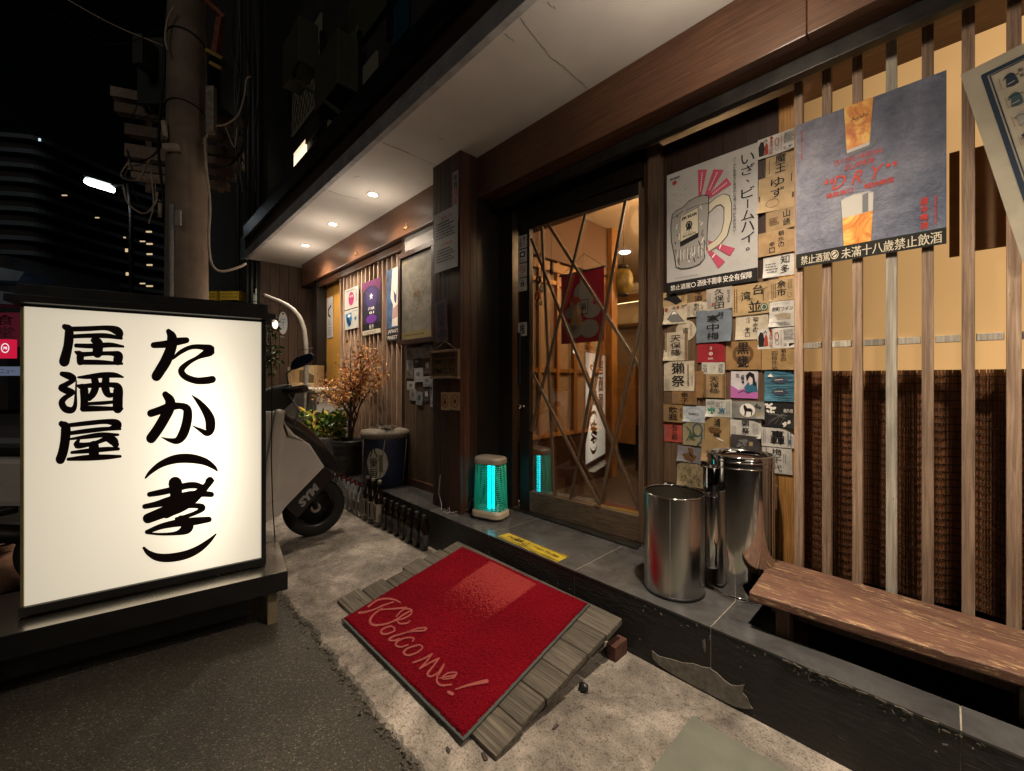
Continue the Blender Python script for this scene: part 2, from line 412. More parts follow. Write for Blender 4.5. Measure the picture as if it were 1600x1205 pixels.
# ================================================================== GROUND AND STEP
H0 = .265                                                   # top of the tiled step
boxo('road', ASPH, (-60, 25, -40, 60, -.05, 0), bevel=0, kind='structure')
mb = MB(); xs = [-9 + i * .018 for i in range(670)]; top = []; bot = []; w = 0
for x in xs:
    w = w * .6 + U(-.008, .008); top.append((x, 1.60, .014)); bot.append((x, .67 + w + U(-.004, .004), .012 + U(-.003, .002)))
n = len(xs); mb.add(top + bot + [(x, y - .012, .0) for x, y, z in bot], [(i, i+1, n+i+1, n+i) for i in range(n-1)] + [(n+i, n+i+1, 2*n+i+1, 2*n+i) for i in range(n-1)])
mb.build('pavement', CONC, base=(0, 0, 0), kind='structure')
mb = MB()
for k in range(1600):
    x = U(-4, 1); y = .655 + random.gauss(0, .016); r = U(.0015, .0065); mb.obox((x, y, .004), (cos(k), sin(k), 0), (-sin(k)*.9, cos(k), .3), (0, -.3, 1), r*U(1, 1.8), r, r*U(.6, 1.1))
mb.build('kerb_rubble', plain('rubble_dark', (.075, .068, .052), .9, var=.5, vs=60), kind='stuff')
# smooth grey patch let into the pavement
g1, g2, g3 = PZ(1080, 1125, .02), PZ(1215, 1205, .02), PZ(1035, 1205, .02)
boxo('drain_cover', plain('green_grey_cement', (.15, .155, .125), .5, var=.25, vs=6), (-.6, .1, .62, 1.425, .003, .021), None, .003,
     label='smooth grey green rectangular cover set flush in the pale pavement', cat='drain cover')
st = thing('entrance_step', '', '', (0, 0, 0), kind='structure')
boxo('step_core', GROUT, (-6.1, -.512, 1.5715, 2.6, .0, H0 - .0015), st, 0)
boxo('step_core', GROUT, (-.512, 2.2, 1.5715, 1.688, .0, H0 - .0015), st, 0)
xj = [-.595 + .62 * k for k in range(-9, 5)]
for a, b in zip(xj, xj[1:]):
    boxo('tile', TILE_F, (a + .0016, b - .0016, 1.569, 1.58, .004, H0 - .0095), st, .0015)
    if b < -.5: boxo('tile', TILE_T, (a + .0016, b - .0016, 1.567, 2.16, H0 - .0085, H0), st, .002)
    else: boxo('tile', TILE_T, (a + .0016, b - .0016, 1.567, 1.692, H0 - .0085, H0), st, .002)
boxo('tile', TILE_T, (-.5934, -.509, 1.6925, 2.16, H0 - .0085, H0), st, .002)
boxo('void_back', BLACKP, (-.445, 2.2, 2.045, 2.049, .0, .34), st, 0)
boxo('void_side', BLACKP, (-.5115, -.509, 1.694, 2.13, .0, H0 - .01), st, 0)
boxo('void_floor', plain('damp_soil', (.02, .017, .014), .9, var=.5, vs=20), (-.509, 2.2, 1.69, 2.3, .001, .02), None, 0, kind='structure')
# broken cement at the foot of the step and along its edge
CEM = plain('loose_cement', (.17, .155, .13), .9, var=.4, vs=50, bstr=.8)
def chip(name, pts, y, lab):
    P3 = [PY(u, v, y) for u, v in pts]; MB().prism(P3, (0, .006, 0)).build(name, CEM, st)
chip('cement_patch', [(1018,1017),(1030,1026),(1048,1030),(1066,1036),(1083,1037),(1096,1042),(1108,1044),(1120,1052),(1130,1062),(1142,1071),(1156,1072),(1163,1070),(1160,1082),(1168,1092),(1172,1103),(1176,1108),(1163,1108),(1148,1104),(1130,1096),(1108,1084),(1080,1070),(1052,1054),(1030,1040),(1020,1030)], 1.5655, '')
chip('cement_patch', [(1097,1001),(1101,999),(1103,1015),(1101,1021),(1099,1014)], 1.5665, '')
mb = MB()
for i in range(60):
    x = U(-.35, .05) if i < 32 else U(-.9, .1); z = H0 - abs(random.gauss(0, .012 if i < 55 else .06)) - .012; r = U(.001, .0045)
    mb.obox((x, 1.5685, z), (cos(i), 0, sin(i)), (0, 1, 0), (-sin(i), 0, cos(i)), r * U(1, 4), .003, r)
for i in range(26):
    a = U(-.36, -.02); mb.obox((a, 1.5665, H0 - .005 - abs(random.gauss(0, .003))), (1, 0, U(-.2, .2)), (0, 1, 0), (0, 0, 1), U(.008, .03), .004, U(.002, .006))
mb.build('cement_crumbs', CEM, st, kind='stuff')

# ================================================================== RESTAURANT BUILDING
bld = thing('restaurant_building', 'low restaurant front with dark timber pillar, brown beam and pale plaster eave', 'building', (0, 0, 0))
def bp(name, mat, *b, bevel=.002, **kw): return boxo(name, mat, b, bld, bevel, **kw)
SZ, EY, BY, BZ = 2.69, 1.21, 1.80, 2.405
for a, b in zip([-6.12, -5.33, -4.39, -3.45, -2.51], [-5.33, -4.39, -3.45, -2.51, 2.6]): bp('soffit_panel', PLASTER, a + .0012, b - .0012, EY + .02, 2.3, SZ, SZ + .012, bevel=.001)
# hairline cracks and nail spots of the plaster
CR = flat((.08, .065, .055), .9, 'crack'); mb = MB()
def crack(pts):
    Q = [PZ(u, v, SZ - .0012) for u, v in pts]; out = []
    for a, b in zip(Q, Q[1:]):
        for k in range(6): out.append(a.lerp(b, k/6) + Vector((U(-.004, .004), U(-.004, .004), 0)))
    out.append(Q[-1])
    for a, b in zip(out, out[1:]): mb.bar(a, b, U(.0005, .0013), .001)
for c in ([(812,28),(838,62),(862,92),(880,103),(895,118),(918,138)], [(788,52),(803,66)], [(856,4),(868,14)], [(514,298),(530,305),(560,311)], [(553,278),(562,275)], [(684,215),(693,219)], [(598,223),(640,240)]): crack(c)
mb.build('plaster_crack', CR, bld)
bp('fascia_board', FASC, -6.14, 2.6, EY - .02, EY + .018, SZ - .006, SZ + .1, bevel=.003)
bp('gutter_board', wood('gutter_wood', (.035, .022, .018), (.075, .05, .04), 'X', .6), -6.14, 2.6, EY + .0, EY + .05, SZ + .104, SZ + .25)
bp('roof_cap', BLACKP, -6.16, 2.6, EY - .03, EY + .35, SZ + .252, SZ + .41)
bp('eave_top', BLACKP, -6.12, 2.6, EY + .06, 2.3, SZ + .03, SZ + .25)
bp('canopy_glass', plain('blue_glass', (.2, .3, .33), .15, var=.3), -6.32, -6.15, EY - .03, EY - .01, SZ + .02, SZ + .3)
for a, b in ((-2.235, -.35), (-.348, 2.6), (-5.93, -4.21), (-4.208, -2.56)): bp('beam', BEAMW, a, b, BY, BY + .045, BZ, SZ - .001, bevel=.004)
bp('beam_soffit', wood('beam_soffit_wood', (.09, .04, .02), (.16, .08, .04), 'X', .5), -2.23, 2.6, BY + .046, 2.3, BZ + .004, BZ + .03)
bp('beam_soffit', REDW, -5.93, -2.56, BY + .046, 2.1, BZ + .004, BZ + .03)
bp('shutter_rail', DARKM, -2.2, 2.6, 1.91, 1.955, 2.345, BZ + .003, bevel=.004)
bp('shutter_rail', DARKM, -2.2, 2.6, 1.958, 1.98, 2.365, BZ + .003)
bp('header_rail', wood('header_wood', (.07, .05, .03), (.14, .1, .06), 'X', .6), -1.1, 2.6, 1.985, 2.02, 2.385, BZ + .003)
# pillar of vertical planks with its side board
x = -2.56
for wd in (.052, .045, .06, .05, .123):
    bp('plank', DARKW if wd < .1 else REDW, x, x + wd - .003, 1.66, 1.685, H0, SZ - .001); x += wd
for a, b in ((1.686, 1.74), (1.742, 1.80)): bp('plank', REDW if a < 1.7 else DARKW, -2.255, -2.232, a, b, H0, SZ - .001)
bp('plank', BLACKW, -2.255, -2.232, 1.802, 2.2, H0, BZ)
bp('pillar_core', BLACKP, -2.55, -2.257, 1.688, 2.2, H0, SZ - .001)
# wall strip left of the pillar
bp('white_board', plain('grey_white_panel', (.22, .21, .2), .5, var=.08, vs=4), -3.29, -2.562, 1.842, 1.86, 2.03, BZ - .002)
for i, (a, b) in enumerate(((-3.29, -3.09), (-3.087, -2.86), (-2.857, -2.70), (-2.697, -2.562))):
    bp('plank', wood('worn_brown_wood', (.07, .045, .028), (.2, .13, .08), 'Z', .6), a, b, 1.84, 1.86, H0, 2.028)
bp('skirting', REDW, -3.3, -2.6, 1.815, 1.839, H0, H0 + .06)
# back of the left screen bay, end wall and posts
bp('bay_wall', plain('brown_bay_wall', (.045, .02, .012), .6, var=.2), -4.9, -3.29, 2.0, 2.02, H0, BZ)
bp('bay_panel', plain('ochre_panel', (.42, .22, .045), .5, var=.1, vs=3), -5.52, -4.9, 1.975, 1.99, H0, BZ)
bp('bay_post', BLACKW, -5.72, -5.53, 1.86, 2.0, H0, BZ)
bp('bay_post', DARKW, -3.34, -3.292, 1.84, 1.99, H0, BZ)
for i in range(6):
    y0 = 1.36 + i * .11; bp('plank', wood('end_wall_wood', (.05, .028, .018), (.15, .085, .052), 'Z', .55), -6.12, -6.1, y0, y0 + .107, 0, SZ - .001)
bp('plank', DARKW, -6.1, -5.73, 2.0, 2.02, H0, BZ)
# upper storey, dark
bp('upper_wall', NIGHTW, -6.1, 2.6, 1.75, 7, SZ + .33, 8.5, bevel=0)
bp('bay_back', NIGHTW, -6.1, -2.25, 2.05, 2.1, 0, SZ, bevel=0)

# ------------------------------------------------------------------ interior room
IW, IZ = -2.2, 2.56
bp('room_floor', plain('room_floor_tile', (.07, .055, .045), .35, var=.3), -2.3, -.3, 2.18, 6, H0 - .02, H0 - .001, bevel=0)
bp('room_ceiling', plain('room_ceiling_paint', (.62, .5, .36), .7, var=.04, vs=2), -4.6, -.3, 2.2, 6, IZ, IZ + .02, bevel=0)
bp('room_wall', plain('cream_wall', (.62, .47, .3), .7, var=.05, vs=3), -4.6, -.3, 6, 6.05, H0, IZ, bevel=0)
bp('room_wall', ORW, -.32, -.3, 2.4, 6, H0, IZ, bevel=0)
bp('ceiling_beam', plain('ceiling_beam_brown', (.12, .06, .03), .6, var=.05), IW - .1, IW + .03, 2.2, 3.30, 2.12, IZ - .001)
bp('ceiling_edge', plain('ceiling_edge_paint', (.7, .52, .36), .6, var=.05), -2.15, -.9, 2.2, 2.26, 2.44, IZ - .001)
# shoji wall along the left
SHO = plain('shoji_paper', (.34, .25, .16), .8, var=.04, vs=5)
bp('shoji_paper', SHO, IW - .03, IW - .02, 2.2, 3.28, .7, 2.12, bevel=0)
for y in (2.2, 2.38, 2.6, 2.82, 3.04, 3.25): bp('shoji_bar', ORW, IW - .02, IW + .012, y, y + (.05 if y in (2.2, 2.82, 3.25) else .028), .7, 2.12)
for z in (1.93, 1.22, .7): bp('shoji_rail', ORWX, IW - .018, IW + .006, 2.2, 3.3, z, z + .035)
bp('shoji_rail', ORWX, IW - .02, IW + .02, 2.2, 3.3, 2.03, 2.10)
bp('wall_cupboard', plain('dark_cupboard', (.05, .02, .012), .5, var=.2), IW - .1, IW + .0, 2.2, 3.3, H0, .69)
bp('room_post', ORW, IW - .03, IW + .07, 3.305, 3.40, H0, IZ - .001)
bp('partition', wood('partition_wood', (.16, .06, .015), (.33, .15, .045), 'Z', .4), IW + .071, -1.4, 3.72, 3.76, .72, 1.3)
for x in (-2.0, -1.82, -1.64, -1.46): bp('partition_bar', ORW, x, x + .02, 3.70, 3.719, .72, 1.3)
bp('partition_base', BLACKP, IW + .071, -1.4, 3.72, 3.78, H0, .719)
# counter and plate shelf at the back
bp('counter', plain('counter_wood', (.45, .25, .1), .4, var=.2), -3.4, -.5, 5.2, 5.25, H0, 1.35)
bp('shelf', ORWX, -4.4, -.5, 5.55, 5.95, 1.96, 2.0)
bp('shelf_valance', ORWX, -4.4, -.5, 5.5, 5.56, 2.32, 2.42)
boxo('shelf_strip_light', emis('strip_light', (1, .72, .36), 5), (-4.2, -.8, 5.6, 5.66, 2.33, 2.35), bld, 0)
# ------------------------------------------------------------------ right window bay behind the slats
def lit_panel():
    t = NT('lit_shoji_panel'); v = t.coords((1, 1, 1), rand=False)
    sp = t.n('ShaderNodeSeparateXYZ'); t.l(v, sp.inputs[0]); f = t.noise(v, 1.3, 2)
    m = math_(t, 'MULTIPLY_ADD', sp.outputs[0], .75); m.node.inputs[2].default_value = .42
    m2 = math_(t, 'ADD', m, math_(t, 'MULTIPLY', f, .3))
    b = t.bsdf((.13, .075, .03), .6, 0, .3); b.inputs['Emission Color'].default_value = (1, .56, .21, 1); t.l(m2, b.inputs['Emission Strength']); return t.m
bp('lit_window_panel', lit_panel(), -.45, 2.2, 2.24, 2.26, 1.19, 2.405, bevel=0)
bp('window_head', wood('window_head_wood', (.2, .1, .04), (.34, .18, .07), 'X', .5), -.45, 2.2, 2.10, 2.12, 2.415, 2.47)
bp('bay_back', BLACKP, -.45, 2.2, 2.27, 2.3, 0, 2.6, bevel=0)
bp('window_sill', ORWX, -.45, 2.2, 2.205, 2.238, 1.12, 1.189)
bp('shadow_card', plain('shadow_brown', (.22, .125, .055), .7), .005, .031, 2.2, 2.21, 1.61, 1.99)  # brown cards added as the dark shadow shapes by poster and scroll
bp('shadow_card', MC['shadow_brown'], .043, .17, 2.2, 2.21, 1.62, 1.985)

# ================================================================== DOWNLIGHTS
LENS = emis('downlight_lens', (1, .86, .68), 14)
RINGM = plain('downlight_ring', (.75, .72, .68), .35)
SPOTS = [(-3.27, 1.54, 78, 'nearest the pillar'), (-4.166, 1.55, 90, 'in the middle of the three'), (-5.04, 1.57, 90, 'farthest down the alley'), (-.47, 1.30, 235, 'above the steel bins'), (.85, 1.30, 150, 'above the bench')]
for x, y, pw, lb in SPOTS:
    t = thing('downlight', 'small round recessed downlight glowing in the eave ceiling, ' + lb, 'ceiling light', (x, y, SZ), 'round downlights in the eave ceiling')
    MB().lathe([(.048, -.001), (.052, -.004), (.046, -.006), (.036, -.003)], (x, y, SZ), 20, cap=False).build('trim_ring', RINGM, t)
    MB().lathe([(.036, -.0035), (.0, -.0036)], (x, y, SZ), 20, cap=False).build('lens', LENS, t)
    spot('lamp', (x, y, SZ - .02), pw, (1, .83, .64), 116 if pw > 100 else 132, 1.0, .035, t)
    point('soffit_fill', (x, y, SZ - .30), pw * .05, (1, .82, .64), .06, t)  # extra unseen point light added below each downlight to brighten the soffit
point('room_lamp', (-1.35, 3.9, 2.25), 75, (1, .60, .27), .15)
point('room_lamp', (-1.5, 2.75, 2.3), 17, (1, .62, .3), .1)
point('banner_fill', (-1.15, 2.3, 2.12), 15.0, (1, .74, .48), .12)  # unseen point light added to brighten the front of the red banner
t = thing('ceiling_spot', 'tiny bright ceiling spot seen through the glass door', 'ceiling light', PZ(976, 394, IZ))
MB().lathe([(.06, -.001), (.05, -.01), (0, -.011)], t.location, 16, cap=False).build('lens', emis('spot_lens', (.9, .92, 1), 20), t)

# ================================================================== LATTICE SCREENS
def screen(xa, n, y0, dep, z0, z1, label, lens, pale=(), pitch=.0955, w=.030, z0s=None):
    t = thing('slat_screen', label, 'slat screen', (xa, y0, z0))
    for i in range(n):
        x = xa + i * pitch + U(-.0015, .0015)
        MB().box(x - w/2, x + w/2, y0, y0 + dep, z0 if z0s is None else z0s(x), z1).build('slat', SLATP if i in pale else lens, t, bevel=.002)
    return t
s1 = screen(-.428, 19, 2.05, .03, .34, BZ - .005, 'weathered grey brown vertical slats in front of the lit window and bamboo blind', SLATW, pale=(3,))
x = -.43
for i in range(18): boxo('cross_rail', SLATP, (-.411 + i * .0955, -.351 + i * .0955, 2.058, 2.076, 1.292, 1.316), s1, .0015)
s2 = screen(-4.88, 17, 1.90, .045, H0 + .02, BZ - .003, 'slim brown vertical slats behind the autumn tree and small posters', wood('red_slat', (.34, .2, .13), (.62, .46, .34), 'Z', .5), w=.024)
boxo('top_rail', BEAMW, (-5.5, -3.3, 1.87, 1.905, BZ - .07, BZ - .004), s2)
# bamboo blind
BAM = wood('bamboo_reed', (.12, .05, .024), (.36, .16, .07), 'Z', .5, gs=.5)
bl = thing('bamboo_blind', 'dark brown bamboo reed blind hanging behind the slats below the lit panel', 'blind', (-.43, 2.17, 1.19))
mb = MB(); ny = lambda x: 2.17 + .012 * sin(x * 26) + (.02 * sin(x * 11 + 1) if x > -.05 else 0)
x = -.435
while x < 1.45:
    w = U(.006, .010); y = ny(x) + U(-.0015, .0015); k = U(-.001, .001)
    mb.add([(x, y, .35), (x + w, y + .0015, .35), (x + w + k, y + .0015, 1.2), (x + k, y, 1.2), (x + w/2, y - .003, .35), (x + w/2 + k, y - .003, 1.2)], [(0, 4, 5, 3), (4, 1, 2, 5)]); x += w + U(-.0005, .0008)
mb.build('reeds', BAM, bl, kind='stuff')
for i in range(29):
    z = .37 + i * .0288; MB().tube([(xx, ny(xx) - .006, z + .003 * sin(xx * 9 + i)) for xx in [-.435 + .03 * k for k in range(64)]], .0017, 4).build('cord', flat((.010, .005, .003)), bl)

# ================================================================== LABEL WALL
lw = thing('label_wall', 'brown board wall between door and slats, pasted with sake labels', 'board wall', (-.74, 2.10, H0))
LWM = wood('label_board', (.085, .05, .028), (.15, .092, .052), 'Z', .55, bstr=.2)
for a, b, m in ((-1.036, -.86, LWM), (-.858, -.70, LWM), (-.698, -.512, LWM), (-.510, -.448, ORW)): boxo('plank', m, (a, b, 2.10, 2.12, H0 if b < -.5 else .2, BZ - .003), lw)
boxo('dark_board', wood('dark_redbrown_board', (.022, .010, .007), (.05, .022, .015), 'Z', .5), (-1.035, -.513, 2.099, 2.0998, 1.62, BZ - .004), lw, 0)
boxo('door_post', DOORW, (-1.105, -1.038, 2.055, 2.13, H0, BZ - .003), bld, .003)
boxo('door_post', REDW, (-1.135, -1.107, 2.075, 2.13, H0, BZ - .003), bld, .003)
TAN, TAN2, CREAM, WHT, BRN = (.44, .31, .16), (.35, .235, .12), (.52, .45, .34), (.58, .56, .52), (.26, .145, .06)
YL = 2.0985
def sheet(name, lab, cat, x0, x1, z0, z1, y, mat, group=None, curl=.004, tilt=0.0, thick=.0007, base=None, corner=0):
    """a slightly wavy sheet of paper with real thickness, facing the street"""
    nx, nz = 6, 6; ph = U(0, 6); cs = R() - .5; vs = []; cx, cz = (x0+x1)/2, (z0+z1)/2
    for d in (0, thick):
        for j in range(nz + 1):
            for i in range(nx + 1):
                u, v = i / nx, j / nz; X = x0 + (x1-x0) * u - cx; Z = z0 + (z1-z0) * v - cz
                c = curl * ((max(0, abs(v-.5)*2 - .6))**2 * (1 if v < .5 else .4) * (1.2 + sin(ph + 3*u)) * 1.5)
                if corner: c += corner * max(0, (u if cs > 0 else 1-u) + (1-v) - 1.45)**2 * 3.3
                vs.append((cx + X*cos(tilt) - Z*sin(tilt), y - c + d, cz + X*sin(tilt) + Z*cos(tilt)))
    N = (nx+1)*(nz+1); fs = []
    for j in range(nz):
        for i in range(nx):
            a = j*(nx+1)+i; fs.append((a, a+1, a+nx+2, a+nx+1)); fs.append((N+a, N+a+nx+1, N+a+nx+2, N+a+1))
    rim = [i for i in range(nx+1)] + [(j+1)*(nx+1)-1 for j in range(1, nz+1)] + [nz*(nx+1)+i for i in range(nx-1, -1, -1)] + [j*(nx+1) for j in range(nz-1, 0, -1)]
    for a, b in zip(rim, rim[1:] + rim[:1]): fs.append((a, N+a, N+b, b))
    mb = MB(); mb.add(vs, fs, False)
    o = mb.build(name, mat, None, base=base or (cx, y, z0), label=lab, cat=cat, group=group)
    art = Art((cx, y - .0008 - curl*.0, cz), (cos(tilt), 0, sin(tilt)), (-sin(tilt), 0, cos(tilt)), (0, -1, 0)); art.w, art.h = x1-x0, z1-z0; art.root = o
    return art
# crop reader: enlarged crops of the label wall
def zc(crop, x, y): return {2: (1020 + x*.16598, 420 + y*.16598), 3: (1020 + x*.16598, 600 + y*.16598), 1: (1020 + x*.22401, 200 + y*.22401)}[crop]
LAYER = [0]
def lab(crop, x0, x1, ya, yb, col, desc, fn=None, name='bottle_label', cat='label', crb=None, tilt=0):
    xm = (x0 + x1) / 2; y = YL - .0022 * (LAYER[0] % 4) - .001; LAYER[0] += 1
    A = PY(*zc(crop, x0, ya), y); B = PY(*zc(crop, x1, ya), y); T = PY(*zc(crop, xm, ya), y); Bo = PY(*zc(crb or crop, xm, yb), y)
    a = sheet(name, desc, cat, A.x, B.x, Bo.z, T.z, y, paper(col), 'paper labels pasted on the board wall', curl=.0004, tilt=tilt + U(-.022, .022), corner=U(.004, .018) if R() < .6 else 0)
    if fn: fn(a, a.w, a.h)
    a.done(a.root); return a
def vt(text, x=0, w=.3, h=.8, bold=.012, small=None, sx=.33, mat=None, y=0, flip=1):
    def f(a, W_, H_):
        a.text(mat or INK, text, x*W_, y*H_, w*W_, h*H_, bold, vert=True)
        if small: a.text(INK, small, sx*W_, .05*H_, .1*W_, .6*H_, .005, vert=True)
        a.tiny(GREY, -.46*W_, -.4*H_, -.3*W_, .3*H_, 3, vert=True)
    return f
SEAL = flat((.30, .05, .03), .6, 'seal_red'); GRN = flat((.05, .09, .06), .6, 'dull_green_ink'); BRNI = flat((.12, .06, .025), .6, 'brown_ink'); BLU = flat((.03, .12, .2), .6, 'blue_ink')
def f1(a, w, h): a.poly(INK, [(-.5*w, .1*h), (-.2*w, .25*h), (0, .5*h), (.1*w, .2*h), (.3*w, -.25*h), (.05*w, -.42*h), (-.2*w, -.1*h), (-.4*w, -.0*h)]); a.tiny(BRNI, .25*w, -.3*h, .4*w, .35*h, 2, vert=True)
lab(2, 95, 325, 215, 352, TAN, 'tan label with one big black ink blot, at the left under the mug poster', f1)
lab(2, 325, 505, 195, 312, BRN, 'small brown label with black brushwork just under the mug poster', vt('今酒', .1, .4, .95, .03))
def f3(a, w, h): vt('久保田', .0, .36, .92, .02, '純米大吟醸', .36)(a, w, h); a.rect(SEAL, -.28*w, -.3*h, -.2*w, -.16*h)
def f4(a, w, h):
    a.text(INK, '台', .22*w, .28*h, .3*w, .32*h, .03); a.text(INK, '湾', -.12*w, .12*h, .26*w, .3*h, .02); a.text(INK, 'と', .05*w, 0, .1*w, .08*h, .01); a.text(INK, '並', .12*w, -.25*h, .34*w, .36*h, .03)
    a.disc(GRN, .37*w, -.3*h, .10*w, .12*h); a.ring(WHITE, .37*w, -.3*h, .07*w, .012*w, .09*h); a.tiny(BRNI, -.47*w, -.4*h, -.34*w, .4*h, 2, vert=True); a.tiny(INK, .33*w, -.1*h, .38*w, .25*h, 1, vert=True); a.disc(TANI, .38*w, .36*h, .07*w, .08*h)
TANI = flat((.36, .26, .12), .6, 'tan_ink')
lab(2, 750, 1095, 142, 432, TAN, 'large tan label with four brushed characters and a dark green round seal', f4)
lab(2, 505, 750, 175, 385, (.40, .36, .31), 'greyish label with three brushed characters and a tiny red seal', f3)
def f5(a, w, h): a.text(INK, '余市', .0, .06*h, .34*w, .75*h, .03, vert=True); a.tiny(BRNI, -.42*w, -.35*h, -.2*w, .3*h, 3, vert=True); a.tiny(BRNI, .25*w, -.0*h, .44*w, .4*h, 3, vert=True); a.ring(BRNI, .32*w, -.28*h, .09*w, .015*w, .1*h); a.disc(BRNI, -.4*w, -.4*h, .05*w, .05*h)
lab(2, 1095, 1332, 90, 300, TAN, 'tan label with two bold characters and a small ring stamp, right column', f5)
def f6(a, w, h):
    a.disc(SEAL, -.4*w, .3*h, .07*w, .1*h); a.disc(SEAL, .12*w, .38*h, .06*w, .09*h); a.text(INK, '水', -.05*w, .36*h, .16*w, .2*h, .02); a.text(INK, '光', .32*w, .38*h, .16*w, .2*h, .02)
    a.poly(GREY, [(-.45*w, -.4*h), (-.1*w, .18*h), (.05*w, .12*h), (.4*w, -.38*h)]); a.line(INK, [(-.45*w, -.4*h), (-.1*w, .18*h), (.05*w, .1*h), (.4*w, -.4*h)], .02*w); a.poly(WHITE, [(-.16*w, .0), (-.1*w, .17*h), (.03*w, .12*h), (.08*w, -.02*h), (0, .05*h)])
lab(2, 106, 320, 345, 520, CREAM, 'cream label with a grey ink mountain and two red dots', f6)
lab(2, 318, 505, 312, 450, CREAM, 'small cream label with three characters beside the ink mountain label', vt('剣の山', .0, .26, .85, .015, 'しの力', .3))
def f8(a, w, h): a.text(INK, '寒中梅', -.02*w, -.05*h, .34*w, .78*h, .03, vert=True); a.text(INK, '越', .2*w, .33*h, .16*w, .14*h, .02); a.text(INK, 'の', .22*w, .22*h, .08*w, .07*h, .01)
lab(2, 410, 745, 382, 690, (.16, .19, .23), 'large slate blue foil label with black brush characters', f8)
def f9(a, w, h): a.text(INK, '菊水の', .13*w, .08*h, .17*w, .62*h, .02, vert=True); a.text(INK, '辛口', -.12*w, -.2*h, .15*w, .42*h, .02, vert=True); a.ring(GREY, -.1*w, .28*h, .06*w, .012*w, .12*h); a.tiny(GREY, -.1*w-.02*w, .2*h, -.06*w, .36*h, 1, vert=True)
lab(2, 780, 1086, 430, 665, CREAM, 'cream label with two uneven columns of brush writing, right of the foil label', f9)
def f10(a, w, h):
    a.text(INK, '卸町ワイン', 0, .2*h, .8*w, .17*h, .015, shear=.2)
    for k in range(7): a.line(TANI, [(-.3*w + .02*k*w, (-.02 - .03*k)*h), (0, (.03 - .035*k)*h), (.32*w, (-.02 - .03*k)*h)], .014*w)
    a.tiny(GREY, -.35*w, -.45*h, .35*w, -.3*h, 3); a.line(GREY, [(-.3*w, .4*h), (0, .44*h), (.3*w, .4*h)], .008*w)
lab(2, 1097, 1346, 303, 545, WHT, 'white label with a line of slanting script over golden strokes', f10)
def fig(a, w, h):
    a.poly(INK, [(-.46*w, -.38*h), (-.48*w, .1*h), (-.42*w, .36*h), (-.34*w, .3*h), (-.31*w, 0), (-.33*w, -.38*h)]); a.poly(SEAL, [(-.32*w, -.38*h), (-.31*w, .05*h), (-.26*w, .24*h), (-.22*w, .1*h), (-.2*w, -.35*h)])
    a.disc(flat((.5, .4, .35)), -.29*w, .25*h, .03*w, .09*h); a.line(INK, [(-.33*w, .3*h), (-.28*w, .4*h), (-.24*w, .28*h)], .02*w); a.disc(SEAL, -.13*w, .38*h, .04*w, .09*h); a.text(SEAL, '風雨山秋', -.13*w, -.08*h, .09*w, .72*h, .03, vert=True)
    a.ring(SEAL, .02*w, .1*h, .06*w, .02*w, .2*h); a.ring(GREY, .03*w, -.2*h, .05*w, .012*w, .14*h); a.tiny(SEAL, .12*w, -.4*h, .15*w, .4*h, 1, vert=True); a.tiny(GREY, .2*w, -.1*h, .48*w, .42*h, 8); a.rect(INK, .33*w, -.42*h, .47*w, -.28*h); a.tiny(GREY, .2*w, -.42*h, .28*w, -.25*h, 2)
lab(2, 985, 1346, 560, 750, WHT, 'wide white label with black and red figures, lower of the two alike', fig)
lab(1, 732, 998, 42, 182, WHT, 'wide white label with black and red figures, topmost on the wall', fig)
# round label
c = PY(*zc(2, 309, 582), YL - .001); rr = .052
rd = MB().prism([(c.x + rr*cos(i*pi/14)*(1+U(-.03, .03)), YL - .001, c.z + rr*sin(i*pi/14)) for i in range(28)], (0, .001, 0)).build('bottle_label', paper(CREAM), label='round cream label with a ragged edge at the left of the wall', cat='label', group='paper labels pasted on the board wall')
a = Art((c.x, YL - .0018, c.z), (1, 0, 0), (0, 0, 1), (0, -1, 0)); a.text(INK, '吉', 0, 0, .03, .03, .02); a.ring(GREY, 0, 0, .045, .001); a.tiny(GREY, .02, -.03, .035, .03, 2, vert=True); a.done(rd)
def f13(a, w, h):
    for s in (-1, 1): a.rect(BRNI, s*.49*w, -.5*h, s*.44*w, .5*h); a.rect(BRNI, s*.42*w, -.5*h, s*.38*w, .5*h)
    a.text(INK, '天保篠', 0, .03*h, .42*w, .75*h, .02, vert=True); a.ring(INK, .22*w, -.22*h, .05*w, .015*w, .04*h); a.tiny(GREY, -.34*w, -.4*h, -.28*w, -.1*h, 1, vert=True)
lab(2, 105, 330, 597, 865, CREAM, 'narrow cream label with brown double stripes down both sides', f13)
def f14(a, w, h): a.text(WHITE, '月', 0, .22*h, .08*w, .16*h, .02); a.ring(WHITE, 0, -.05*h, .07*w, .02*w, .09*h); a.disc(WHITE, 0, -.05*h, .025*w, .03*h); a.tiny(WHITE, -.1*w, -.36*h, .1*w, -.26*h, 2)
lab(2, 420, 680, 700, 880, (.30, .018, .028), 'crimson red label with a small white character and ring', f14)
def f15(a, w, h): a.ring(BRNI, 0, .05*h, .3*w, .1*w, .35*h); a.text(INK, '黒甕', 0, .02*h, .32*w, .92*h, .04, vert=True)
lab(2, 688, 1020, 682, 950, (.30, .175, .07), 'large brown label with heavy black characters over a dark blot', f15)
def f16(a, w, h): a.text(INK, '菊水の', .16*w, .18*h, .16*w, .6*h, .02, vert=True); a.text(INK, '四段仕込', -.1*w, -.05*h, .17*w, .86*h, .02, vert=True)
lab(2, 1025, 1340, 750, 950, (.33, .21, .09), 'brown label with two columns of writing, under the wide figure label', f16)
